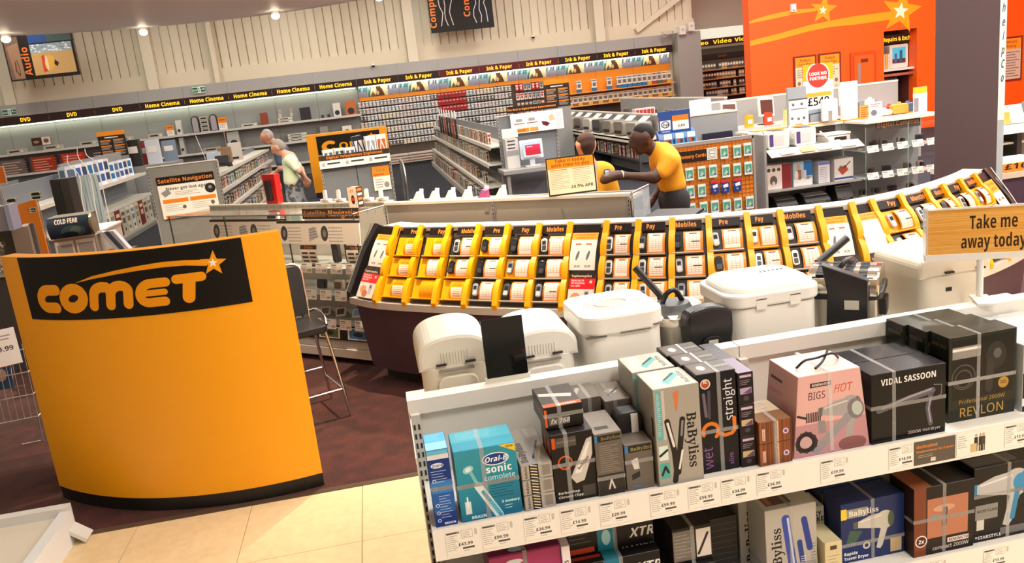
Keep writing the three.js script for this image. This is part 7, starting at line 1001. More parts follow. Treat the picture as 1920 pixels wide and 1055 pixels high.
// orange wall with star trails, door, niche
{
  const z = -18, oc = mat('#f45a08', 0.5), t = struct(thing('wall_orange', 'bright orange wall with amber shooting-star trails', 'wall'));
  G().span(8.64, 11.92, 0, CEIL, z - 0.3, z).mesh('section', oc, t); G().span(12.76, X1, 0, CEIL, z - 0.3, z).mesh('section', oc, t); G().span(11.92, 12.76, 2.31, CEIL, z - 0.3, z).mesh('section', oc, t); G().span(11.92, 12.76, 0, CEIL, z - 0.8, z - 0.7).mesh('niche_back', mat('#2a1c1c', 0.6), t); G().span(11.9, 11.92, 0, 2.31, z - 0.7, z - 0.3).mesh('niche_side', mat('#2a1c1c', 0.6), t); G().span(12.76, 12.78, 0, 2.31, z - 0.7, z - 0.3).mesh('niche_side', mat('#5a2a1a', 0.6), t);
  const am = mat('#fb9a08', 0.5), decal = (pts, m, nm) => G().ext(poly(pts), 0.004, mx(0, 0, z + 0.001)).mesh(nm, m, t);
  decal([[8.645, 2.8], [8.645, 2.85], [9.11, 2.94], [9.72, 3.0], [10.3, 2.98], [10.3, 2.92], [9.72, 2.9], [9.11, 2.84]], am, 'star_trail'); decal([[8.645, 2.32], [8.645, 2.43], [9.34, 2.52], [10.08, 2.63], [10.64, 2.68], [11.2, 2.72], [12.2, 2.74], [12.2, 2.56], [11.2, 2.53], [10.64, 2.54], [10.08, 2.5], [9.34, 2.39]], am, 'star_trail');
  const st = (x, y, r, k, a) => [...Array(10)].map((_, i) => { const q = a + i * Math.PI / 5, w = i % 2 ? r * k : r; return [x + w * Math.sin(q), y + w * Math.cos(q)]; });
  for (const a of [[10.44, 2.93, 0.34, 0.42, 0.15], [12.36, 2.72, 0.52, 0.42, 0.2]]) G().ext(poly(st(...a)), 0.004, mx(0, 0, z + 0.004)).mesh('star', am, t);
  for (const [x, y, r] of [[10.42, 2.92, 0.1], [12.34, 2.72, 0.2]]) G().ext(poly(st(x, y, r, 0.42, 0.15)), 0.004, mx(0, 0, z + 0.008)).mesh('star_core', mat('#fbeccb', 0.5), t);
  const d = struct(thing('door_1', 'orange door with a narrow glass strip in the orange wall', 'door', [11.36, 0, z])); G().span(-0.3, 0.34, 0, 1.92, 0, 0.04).mesh('frame', mat('#c9440a', 0.5), d); G().span(-0.22, 0.27, 0, 1.84, 0.04, 0.06).mesh('leaf', mat('#f25c0e', 0.5), d); G().span(-0.13, -0.07, 0.6, 1.66, 0.06, 0.066).mesh('glass_strip', mat('#8f8a84', 0.2), d); G().span(-0.06, 0.12, 1.68, 1.76, 0.06, 0.066).mesh('door_sign', mat('#6a2a1a', 0.5), d);
  for (const [x, l, w] of [[9.94, 'framed orange notice on the orange wall', 0.56], [10.55, 'framed orange notice behind the red disc sign', 0.55]]) { const r = art1(110, 170, (c, W, H) => { flat('#e8d0b0')(c, W, H); rect(c, 0, 0, W, 44, '#f09428'); text(c, 'Product', W * 0.5, 20, 16, '#8a3a12', { al: 'center' }); text(c, 'Care Plan', W * 0.5, 38, 16, '#8a3a12', { al: 'center' }); lines(c, 10, 56, 90, 4, 10, '#7a6048', 3); for (const q of [20, 56, 90]) { oval(c, q, 116, 9, 9, '#8a6a50'); oval(c, q, 146, 9, 9, '#c9a888'); } }); const f = thing('framed_notice', l, 'notice', [x, 1.06, z + 0.01]); G().span(-w / 2, w / 2, 0, 0.92, 0, 0.02).mesh('frame', mat('#7a1c14', 0.5), f); const m = put(face(w - 0.08, 0.84, r), 'notice', pmat(r, 0.4), f); m.position.set(0, 0.46, 0.022); }
  const r2 = art1(90, 170, (c, W, H) => { flat('#c9b9a4')(c, W, H); rect(c, 0, 0, W, 44, '#f09428'); text(c, 'Return', W * 0.5, 20, 16, '#8a3a12', { al: 'center' }); text(c, 'Policy', W * 0.5, 38, 16, '#8a3a12', { al: 'center' }); lines(c, 8, 56, 74, 10, 11, '#6a5a4c', 3); }); const f2 = thing('framed_notice', 'framed notice at the right edge beyond the pillar', 'notice', [15.2, 0.85, z + 0.01]); G().span(-0.3, 0.3, 0, 1.02, 0, 0.02).mesh('frame', mat('#7a1c14', 0.5), f2); const m2 = put(face(0.52, 0.94, r2), 'notice', pmat(r2, 0.4), f2); m2.position.set(0, 0.51, 0.022);
  tag(G().span(14.86, 14.96, 0.3, 2.31, z, z + 0.03).mesh('wall_batten', mat('#3a2226', 0.5)), 'dark vertical batten on the orange wall beyond the pillar', 'batten'); const sb = thing('sensor_box', 'small white sensor high on the orange wall', 'sensor', [9.69, 2.95, z]); G().span(-0.06, 0.06, 0, 0.17, 0, 0.06).mesh('case', white, sb); G().span(-0.03, 0.03, 0.02, 0.05, 0.06, 0.07).mesh('lens', greyL, sb);
  const rs = art1(200, 44, (c, w, h) => { flat('#1c100e')(c, w, h); text(c, 'Repairs & Exchange', 40, 32, 26, '#ffb21c', { sx: 0.9 }); }); tag(put(boardGeo(0.84, 0.2, 0.05, rs).translate(12.34, 2.02, z - 0.3), 'niche_sign', pmat(rs, 0.4, 1.5)), 'lit sign reading Repairs over the wall niche', 'sign');
  const ns = thing('niche_shelf', 'white shelf across the dark wall niche', 'shelf', [12.34, 1.4, z - 0.4]); G().span(-0.42, 0.42, 0, 0.05, -0.3, 0.3).mesh('board', mat('#d8d4cc', 0.4), ns); G().span(-0.42, 0.42, -0.12, -0.06, 0.25, 0.28).mesh('rail', steel, ns);
  const tv = thing('television', 'silver television showing a blue picture in the wall niche', 'television', [12.5, 1.45, z - 0.3]), sr = art1(80, 70, (c, w, h) => { flat('#3f9ab0')(c, w, h); rect(c, 0, 50, w, 20, '#4a2a2a'); rect(c, 14, 26, 14, 40, '#3a4a7a'); rect(c, 44, 14, 16, 50, '#2a4a5a'); }); G().ext(rrect(0.46, 0.52, 0.03, 0, 0.27), 0.3, mx(0, 0, -0.3), 0.008).mesh('case', mat('#d5cfc4', 0.35), tv); const sc = put(face(0.34, 0.36, sr), 'screen', pmat(sr, 0.15, 0.6), tv); sc.position.set(0, 0.29, 0.01);
  for (let k = 0; k < 3; k++) tag(G().span(11.98 + k * 0.07, 12.04 + k * 0.07, 1.45, 1.8, z - 0.35, z - 0.15).mesh('binder', mat(['#d8d0c0', '#d8a850', '#c9c2b4'][k], 0.5)), ['white', 'amber', 'cream'][k] + ' binder beside the television in the niche', 'binder');
  for (let r = 0; r < 2; r++) for (let k = 0; k < 7; k++) { const q = thing('carded_pack', 'small carded pack, ' + ordinal[k] + ' on the ' + (r ? 'lower' : 'upper') + ' peg row in the niche', 'pack', [11.99 + k * 0.11, 0.7 + (1 - r) * 0.3, z - 0.66], 0, 'packs in the wall niche'); G().span(-0.045, 0.045, 0, 0.22, 0, 0.02).mesh('card', mat(k < 5 ? ['#c98a78', '#d9b8a8', '#a83a34', '#e0c8b8', '#b86a5a'][k] : '#7a7a8a', 0.4), q); G().span(-0.03, 0.03, 0.04, 0.13, 0.02, 0.04).mesh('blister', mat('#e8e2da', 0.2), q); }
}
// counter beyond the pillar
{
  const t = thing('till_counter', 'white service counter beyond the pillar with a £169.99 label', 'counter', [6.9, 0, -8.0]);
  G().span(-0.5, 1.6, 0.98, 1.06, -0.5, 0.0).mesh('worktop', mat('#f2efe8', 0.35), t); G().span(-0.5, 1.6, 1.06, 1.24, -0.5, -0.44).mesh('upstand', mat('#f2efe8', 0.35), t); G().span(-0.5, 1.6, 0.62, 0.98, -0.5, -0.46).mesh('back_panel', greyL, t); G().span(-0.44, 1.6, 0.84, 0.86, -0.46, -0.2).mesh('shelf', mat('#cfc8bd', 0.4), t); G().span(0.1, 0.16, 0.6, 0.98, -0.46, -0.15).mesh('divider', dark, t); G().span(-0.7, 1.6, 0.58, 0.64, -0.5, 0.42).mesh('lower_shelf', mat('#d9cfbd', 0.4), t); G().span(-0.7, 1.6, 0, 0.58, -0.5, 0.38).mesh('base_panel', mat('#4b3b50', 0.6), t);
  const r = art1(240, 70, (c, w, h) => { flat('#f7ead2')(c, w, h); rect(c, 0, h * 0.42, w, h * 0.58, '#f3a03c'); text(c, '£169.99', 30, 56, 36, '#3a2410'); text(c, '75', 196, 58, 20, '#8a5a2a'); rect(c, 170, 34, 50, 8, '#f7ead2'); }); const m = put(bent(1.1, 0.16, 0.02, r), 'price_label', pmat(r, 0.35), t, 'orange £169.99 label'); m.position.set(-0.1, 0.72, 0.39);
  const pr = thing('printer', 'small white printer on the counter shelf above the £169.99 label', 'printer', [6.62, 0.642, -7.75]); G().span(-0.14, 0.14, 0, 0.08, -0.1, 0.1).mesh('body', mat('#e9dfcf', 0.4), pr); G().span(-0.16, 0.16, 0.1, 0.13, -0.1, 0.1).mesh('lid', white, pr); G().span(-0.14, -0.12, 0.08, 0.1, -0.1, 0.1).mesh('hinge', white, pr);
  [['#5a6f7a', 'grey-blue till screen beyond the pillar', 0.3, 0.2, 7.35], ['#e9e2d2', 'white carton on the counter beyond the pillar', 0.16, 0.14, 6.62], ['#e0a850', 'amber tub on the counter beyond the pillar', 0.1, 0.12, 6.83], ['#ece6dc', 'white paper stack on the counter beyond the pillar', 0.2, 0.08, 7.02]].forEach(([c, l, w, h, x], i) => { const q = thing('counter_item', l, 'counter item', [x, 1.0601, -8.2]); G().ext(rrect(w, h, 0.015, 0, h / 2 + 0.01), 0.12, mx(0, 0.01, -0.06, i ? 0 : -0.35), 0.008).mesh('body', mat(c, 0.45), q); if (!i) G().span(-0.05, 0.05, 0, 0.1, -0.12, -0.05).mesh('stand', dark, q); });
}
// computing desks: dividers, printers, monitors
{
  const t = thing('desk_divider', 'long grey desk divider with a row of printers on its shelf', 'divider', [5.55, 0, -19]); G().span(-0.03, 0.03, 0, 1.18, -4, 3.8).mesh('panel', greyL, t); G().span(-0.035, 0.035, 1.18, 1.21, -4, 3.8).mesh('cap', edgeW, t); G().span(-0.6, -0.03, 0.77, 0.8, -4, 3.8).mesh('shelf', mat('#d3c8b4', 0.4), t); G().span(-0.6, -0.59, 0.72, 0.81, -4, 3.8).mesh('shelf_lip', edgeW, t); G().span(-0.5, -0.03, 0.36, 0.38, -4, 3.8).mesh('lower_shelf', mat('#3a3838', 0.5), t); for (const z of [-3.9, 0, 3.7]) G().span(-0.55, -0.03, 0, 0.77, z - 0.02, z + 0.02).mesh('leg_panel', mat('#3a3a3c', 0.5), t);
  for (let k = 0; k < 8; k++) { const q = thing('printer', ordinal[k] + ' grey desktop printer from the near end of the desk divider', 'printer', [5.24, 0.813, -15.9 - k * 0.85], -Math.PI / 2 + 0.12, 'printers on the desk divider'); const c = mat(['#8f877c', '#7c746a', '#857c6e', '#4a4642', '#b9b2a6', '#6a645c', '#8a8378', '#5a5650'][k], 0.4); G().ext(rrect(0.44, 0.26, 0.05, 0, 0.14), 0.34, mx(0, 0, -0.17), 0.012).mesh('body', c, q); G().span(-0.15, 0.15, 0.04, 0.1, 0.18, 0.2).mesh('tray', dark, q); G().box(0.3, 0.01, 0.2, 0, 0.31, -0.1, 0.6).mesh('paper', white, q); }
  caseRow(26, true, 'boxed cartridge on the lower shelf under the desk printers', 'boxes under the desk printers', (i) => [5.2, 0.381, -22.72 + i * 0.275], -Math.PI / 2, 'cartridge_box');
  const u = thing('desk_divider', 'grey desk divider behind the notebook computers', 'divider', [7.3, 0, -20]); G().span(-0.03, 0.03, 0, 1.32, -3.6, 3.6).mesh('panel', greyL, u); G().span(-0.035, 0.035, 1.32, 1.35, -3.6, 3.6).mesh('cap', edgeW, u); G().span(-0.6, -0.03, 0.8, 0.83, -3.6, 3.6).mesh('shelf', mat('#bdb6aa', 0.4), u); G().span(-0.55, -0.03, 0, 0.8, 3.5, 3.6).mesh('leg_panel', greyL, u); G().span(-0.55, -0.03, 0, 0.8, -3.6, -3.5).mesh('leg_panel', greyL, u);
  for (let k = 0; k < 6; k++) { const q = thing('notebook_computer', ordinal[k] + ' open notebook computer from the near end of the back divider', 'notebook', [7.0, 0.83, -17.0 - k * 1.1], -Math.PI / 2 + 0.3, 'notebook computers on the back divider'); G().box(0.34, 0.02, 0.26, 0, 0.012, 0.05).mesh('keyboard', mat('#5a5654', 0.4), q); G().box(0.34, 0.25, 0.014, 0, 0.14, -0.1, -0.25).mesh('lid', mat('#8f857c', 0.35), q); G().box(0.3, 0.2, 0.002, 0, 0.14, -0.091, -0.25).mesh('screen', mat('#3a2c2a', 0.15), q); }
  const v = thing('desk_divider', 'grey desk divider behind the flat screen monitors', 'divider', [7.4, 0, -14.4]); G().span(-1.6, 2.4, 0, 1.35, -0.03, 0.03).mesh('panel', greyL, v); G().span(-1.6, 2.4, 1.35, 1.38, -0.035, 0.035).mesh('cap', edgeW, v); G().span(-1.6, 2.4, 0.86, 0.9, 0.03, 0.75).mesh('shelf', mat('#bdb9b0', 0.4), v); G().span(-1.6, -1.55, 0, 0.86, 0.03, 0.7).mesh('leg_panel', greyL, v); G().span(2.35, 2.4, 0, 0.86, 0.03, 0.7).mesh('leg_panel', greyL, v);
  [[6.25, '#5a4a44'], [6.95, '#4a3430'], [7.75, '#3a3434'], [8.5, '#55504c']].forEach(([x, s], k) => { const q = thing('monitor', ordinal[k] + ' flat screen monitor from the blue display stand', 'monitor', [x, 0.901, -13.95], 0.3, 'monitors on the divider shelf'); G().ext(rrect(0.34, 0.32, 0.015, 0, 0.3), 0.03, mx(0, 0, 0, -0.12, 0, -0.06), 0.004).mesh('bezel', mat('#d3cdc4', 0.35), q); G().box(0.28, 0.25, 0.002, 0.018, 0.3, 0.0, -0.12, 0, -0.06).mesh('screen', mat(s, 0.12), q); G().span(-0.03, 0.03, 0, 0.16, -0.05, -0.02).span(-0.11, 0.11, 0, 0.012, -0.1, 0.08).mesh('stand', dark, q); });
  ['#e0a028', '#c8442a', '#e6c878', '#3a6a8a', '#d8d0c0', '#b0422e', '#d9b048'].forEach((c, k) => { const q = thing('software_box', ['yellow', 'red', 'pale yellow', 'blue', 'white', 'dark red', 'mustard'][k] + ' software box among the flat screen monitors', 'box', [6.5 + k * 0.36, 0.905, -13.74], 0.3); G().ext(poly([[-0.08, 0], [0.08, 0], [0.07, 0.2], [-0.06, 0.22]]), 0.05, mx(0, 0, 0), 0.004).mesh('carton', mat(c, 0.4), q); G().span(-0.05, 0.05, 0.06, 0.13, 0.056, 0.059).mesh('label', white, q); });
  // blue printer stand
  const r = art([[130, 110, (c, w, h) => { flat('#2a4a8a')(c, w, h); rect(c, 6, 46, 42, 46, '#e8eaee'); c.strokeStyle = '#2a3038'; c.lineWidth = 4; c.beginPath(); c.arc(27, 66, 15, 0, 7); c.stroke(); text(c, 'hp', 27, 73, 20, '#2a3038', { al: 'center', it: 1 }); text(c, 'invent', 27, 104, 11, '#cfd6e4', { al: 'center' }); rect(c, 56, 26, 66, 70, '#ece6de'); rect(c, 56, 26, 66, 26, '#ee7a20'); text(c, '£49', 92, 84, 18, '#444', { al: 'center' }); }], [46, 64, (c, w, h) => { flat('#3f8ac0')(c, w, h); rect(c, 4, 4, w - 8, 24, '#dfe8ee'); oval(c, 18, 38, 9, 10, '#b0522e'); oval(c, 30, 40, 8, 9, '#5a3a2a'); }]]);
  const s = thing('promo_stand', 'blue printer paper display stand with three pockets', 'display stand', [3.73, 0, -10]); const bd = put(boardGeo(0.41, 0.27, 0.03, r[0]), 'header', pmat(r[0], 0.35), s); bd.position.set(-0.02, 1.29, 0.12); G().ext(poly([[0, 0], [0.14, 0], [0.14, 1.16], [0.02, 1.32], [0, 1.32]]), 0.48, mx(0.23, 0, 0.09, 0, -Math.PI / 2), 0.003).mesh('body', mat('#24478a', 0.4), s);
  for (let k = 0; k < 3; k++) { const m = put(boardGeo(0.12, 0.17, 0.02, r[1]), 'paper_pack', pmat(r[1], 0.3)); m.position.set(3.57 + k * 0.15, 1.13, -9.752); m.rotation.x = -0.08; tag(m, ['left', 'middle', 'right'][k] + ' blue photo paper pack in the blue stand', 'paper pack', 'paper packs in the blue stand'); }
  const gb = thing('grey_cabinet', 'plain grey cabinet with a dark notebook box right of the blue stand', 'cabinet', [4.4, 0, -10.6]); G().span(-0.32, 0.4, 0, 1.42, -0.2, 0.15).mesh('body', mat('#8a9092', 0.45), gb); G().span(-0.1, 0.3, 1.0, 1.18, 0.15, 0.2).mesh('dark_box', mat('#23243c', 0.35), gb); G().span(-0.32, 0.4, 1.42, 1.44, -0.21, 0.16).mesh('cap', edgeW, gb);
  tag(G().span(4.2, 4.5, 1.44, 1.62, -10.6, -10.58).mesh('notice_card', mat('#e9e6df', 0.45)), 'white notice card on the plain grey cabinet', 'card');
  for (let k = 0; k < 4; k++) { const q = thing('ink_box', ordinal[k] + ' red and white ink box stand along the dividers', 'box', [[4.7, 5.9, 6.4, 8.8][k], [1.36, 1.0, 0.83, 0.9][k] * (k === 0 ? 0 : 0) + [0, 0, 0, 0][k] + [0.801, 0, 0, 0][k], [-20.5, -17, -19, -15.5][k]]); G().span(-0.24, 0.24, 0, [0.3, 1.15, 1.2, 1.2][k], -0.12, 0.12).mesh('carton', mat('#dcd2c8', 0.4), q); for (let j = 0; j < 5; j++) G().span(-0.22 + j * 0.09, -0.15 + j * 0.09, [0.3, 1.15, 1.2, 1.2][k] - 0.2, [0.3, 1.15, 1.2, 1.2][k] - 0.03, 0.12, 0.13).mesh('stripe', mat('#b8323a', 0.4), q); }
  // information board by the ink bays
  const ib = art1(110, 150, (c, w, h) => { flat('#2c2622')(c, w, h); rect(c, 0, 0, w, 26, '#ee9020'); rect(c, 28, 34, 54, 6, '#e8e0d4'); for (let k = 0; k < 3; k++) for (const x of [8, 60]) { rect(c, x, 50 + k * 32, 42, 7, '#ee8424'); lines(c, x, 60 + k * 32, 42, 3, 6, '#a8a098', 3); } }); const i1 = thing('information_board', 'orange topped information board near the orange ink shelves', 'board', [4.6, 0, -20]); const i1b = put(boardGeo(0.62, 0.66, 0.03, ib), 'board', pmat(ib, 0.4), i1); i1b.position.y = 1.42; G().span(-0.3, 0.3, 0, 1.42, -0.03, 0.03).mesh('stand', greyL, i1);
  const i2 = thing('information_board', 'orange topped information board among the DVD gondolas', 'board', [-5.64, 0, -20]); const i2b = put(boardGeo(0.58, 0.56, 0.03, ib), 'board', pmat(ib, 0.4), i2); i2b.position.y = 1.49; G().span(-0.28, 0.28, 0, 1.49, -0.03, 0.03).mesh('stand', greyL, i2);
}
// ---------------------------------------------------------------- left half: disc gondolas, the film box and the game rack
{
  const t = gondola('disc_gondola', 'long grey gondola of tall boxes left of the blue aisle', -5.9, -4.77, -19.2, -13.0, 1.45, [0.12, 0.66, 1.1], [1, -1]);
  G().span(-5.335, -5.3, 1.45, 1.6, -19.2, -15.5).mesh('top_rail', greyL, t);
  const K1 = ['#d8cdb8|#8a7a66', '#c9bda6|#6a5a4a', '#8a2a22|#d8c8b0', '#d0c2a8|#9a8a70', '#e0d6c2|#7a8a98'].map((s) => { const [a, b] = s.split('|'); return art1(30, 60, (c, w, h) => { flat(a)(c, w, h); rect(c, 4, 8, w - 8, 8, b); rect(c, 6, 22, w - 12, 12, b); oval(c, w / 2, h - 12, 4, 4, '#3a3028'); }); });
  for (let i = 0; i < 11; i++) { const r = K1[i % 5], m = put(packGeo(0.28, 0.48, 0.3, { front: r, edge: r }, 0), 'speaker_carton', pmat(r, 0.5)); m.position.set(-4.96, 0.121, -18.7 + i * 0.33); m.rotation.y = Math.PI / 2; tag(m, 'tall pale ' + 'carton, ' + ordinal[i] + ' from the far end on the low shelf by the blue aisle', 'carton', 'tall cartons on the low shelf'); }
  const K2 = ['#dfe6ea|#2f6f9e', '#d8d2c6|#3a4a66', '#e6eaee|#3f5f9a', '#c9ced2|#5a6a80'].map((s) => { const [a, b] = s.split('|'); return art1(30, 50, (c, w, h) => { flat(a)(c, w, h); rect(c, 5, 6, w - 10, 16, b); rect(c, 5, 28, w - 10, 14, b); }); });
  for (let i = 0; i < 12; i++) { const r = K2[i % 4], m = put(packGeo(0.22, 0.46 - (i > 4 ? 0 : 0.1), 0.16, { front: r, edge: r }, 0), 'radio_box', pmat(r, 0.35)); m.position.set(-5.07, 1.101, -18.5 + i * 0.31); m.rotation.y = Math.PI / 2 - 0.5; tag(m, 'blue and white boxed radio, ' + ordinal[i] + ' from the far end by the blue aisle', 'box', 'blue and white boxes on the upper shelf'); }
  for (let i = 0; i < 4; i++) { const m = G().span(-0.2, 0.2, 0, 0.07, -0.14, 0.14).mesh('red_carton', mat(['#a83a2c', '#b8503a', '#9a3028', '#c8b8a4'][i], 0.5)); m.position.set(-5.07, 0.121 + (i % 2) * 0.071, -14.9 + Math.floor(i / 2) * 0.4); m.rotation.y = 0.4; tag(m, ['lower red carton at the near end of the low shelf', 'upper red carton at the near end of the low shelf', 'second lower red carton on the low shelf', 'pale carton on the second red carton'][i], 'carton', 'flat cartons on the low shelf'); }
  const hold = thing('ribbed_screen', 'pale blue-grey ribbed panel behind the black tower', 'panel', [-4.2, 0, -13.2]); for (let k = 0; k < 8; k++) G().span(-0.2 + k * 0.045, -0.16 + k * 0.045, 0.6, 1.48, -0.02, 0.02).mesh('slat', mat('#8f9ca0', 0.4), hold); G().span(-0.2, 0.16, 0, 0.6, -0.02, 0.02).mesh('base', greyL, hold);
  [[[-4.31, 1.8], [-4.33, 1.68], [-4.22, 1.5], [-4.26, 1.1]], [[-4.16, 1.88], [-4.17, 1.75], [-4.08, 1.55], [-4.1, 0.9]], [[-4.06, 1.86], [-4.05, 1.76], [-3.96, 1.66], [-3.94, 0.9]]].forEach((p, i) => { const q = thing('desk_lamp_stem', ordinal[i] + ' white bendy aerial stem rising behind the black tower', 'aerial', [0, 0, 0]); G().tube(p.map(([x, y]) => [x, y, -13.0]), 0.0055, 30).mesh('stem', mat('#cfcac2', 0.4), q); G().rod([p[3][0], 0, -13.0], [p[3][0], p[3][1] + 0.02, -13.0], 0.01).cyl(0.06, 0.07, 0.03, p[3][0], 0.015, -13.0).mesh('base', mat('#b8b2a8', 0.4), q); });
}
{
  // row of upright records and the disc rack further left
  const t = gondola('record_gondola', 'low grey gondola of upright discs at the far left', -7.6, -6.4, -18, -12.5, 1.32, [0.14, 0.6, 1.0], [1, -1]);
  const ks = ['#b5aa94', '#8f8a78', '#5a6a72', '#a89a80', '#6a4a3c', '#c9c0aa'].map((a) => art1(16, 22, (c, w, h) => { flat(a)(c, w, h); rect(c, 3, 3, w - 6, 4, '#eee4d2'); }));
  for (let i = 0; i < 40; i++) { const r = ks[(i * 5 + (i >> 2)) % 6], m = put(packGeo(0.2, 0.2, 0.02, { front: r, edge: r }, 0), 'upright_disc', pmat(r, 0.4)); m.position.set(-6.75 + 0.0 * i, 1.321 - 0.32, -12.8 - i * 0.11); m.position.y = 1.014; m.rotation.y = 0.35; m.rotation.x = -0.15; tag(m, 'upright disc sleeve in the long row at the far left, ' + nth(i) + ' from front', 'disc sleeve', 'upright disc sleeves'); }
  caseRow(16, true, 'boxed set on the middle shelf of the far left disc gondola', 'boxed sets at the far left', (i) => [-6.6, 0.601, -17.6 + i * 0.32], Math.PI / 2, 'boxed_set');
}
{
  const t = thing('film_display', 'rounded dark film display box lettered COLD FEAR', 'display box', [-3.69, 0.89, -10.75], 0.05), r = art1(300, 130, (c, w, h) => { const g = c.createLinearGradient(0, 0, 0, h); flat('#2a3848')(c, w, h); oval(c, w * 0.6, h * 0.7, 90, 36, '#3f5a5c'); oval(c, w * 0.66, h * 0.66, 40, 22, '#5f7a6a'); oval(c, w * 0.5, h * 0.86, 60, 20, '#1c2a3a'); text(c, 'COLD FEAR', w * 0.47, h * 0.32, 40, '#d9a898', { al: 'center', sx: 0.8 }); text(c, 'COLD FEAR', w * 0.465, h * 0.31, 40, '#efe0d6', { al: 'center', sx: 0.8 }); });
  const m = put(bent(0.46, 0.25, 0.05, r, 12), 'front', pmat(r, 0.2), t); m.position.set(0, 0.125, 0.14); G().span(-0.23, 0.23, 0.0, 0.25, -0.24, 0.14).mesh('body', mat('#6a6258', 0.5), t); G().add(new THREE.CylinderGeometry(0.125, 0.125, 0.03, 28), mx(0.245, 0.125, 0.06, 0, 0, Math.PI / 2)).mesh('end_disc', mat('#8a8a70', 0.25, { metalness: 0.6 }), t);
  const c = thing('game_cabinet', 'pale cabinet with two framed doors under the film display box', 'cabinet', [-3.69, 0, -10.9]); G().span(-0.24, 0.24, 0, 0.87, -0.9, 0.2).mesh('body', mat('#a89a8a', 0.5), c); G().span(-0.26, 0.26, 0.87, 0.889, -0.9, 0.24).mesh('top', mat('#d8cfc2', 0.4), c); for (const x of [-0.12, 0.12]) { const d = G().span(x - 0.105, x + 0.105, 0.3, 0.84, 0.2, 0.22).mesh('door', mat('#d3c8b8', 0.45), c); G().span(x - 0.085, x + 0.085, 0.33, 0.8, 0.22, 0.224).mesh('door_panel', mat('#8f8a84', 0.4), d); }
  for (let k = 0; k < 3; k++) { const b = tag(G().ext(poly([[0, 0], [0.05, 0], [-0.1, 0.26], [-0.15, 0.26]]), 0.12).mesh('blue_pack', mat(['#dfe6ea', '#4a5a70', '#c9d2da'][k], 0.35)), ['white', 'slate blue', 'pale grey'][k] + ' tilted pack beside the pale cabinet', 'pack'); b.position.set(-3.27 + k * 0.055, 0.62, -10.9); }
  const st = tag(G().span(-3.44, -3.1, 0, 0.62, -11.1, -10.76).mesh('floor_bin', mat('#3a3634', 0.6)), 'dark floor bin holding the tilted packs', 'bin');
  const s = thing('tower_speaker', 'tall black tower behind the film display box', 'tower', [-3.96, 0.889, -11.55], -0.2); G().span(-0.11, 0.02, 0, 0.66, -0.1, 0.1).mesh('front_half', mat('#141213', 0.4), s); G().span(0.022, 0.13, 0, 0.66, -0.1, 0.1).mesh('rear_half', mat('#262220', 0.4), s); G().span(-0.14, 0.16, 0, 0.02, -0.14, 0.14).mesh('foot', dark, s);
}
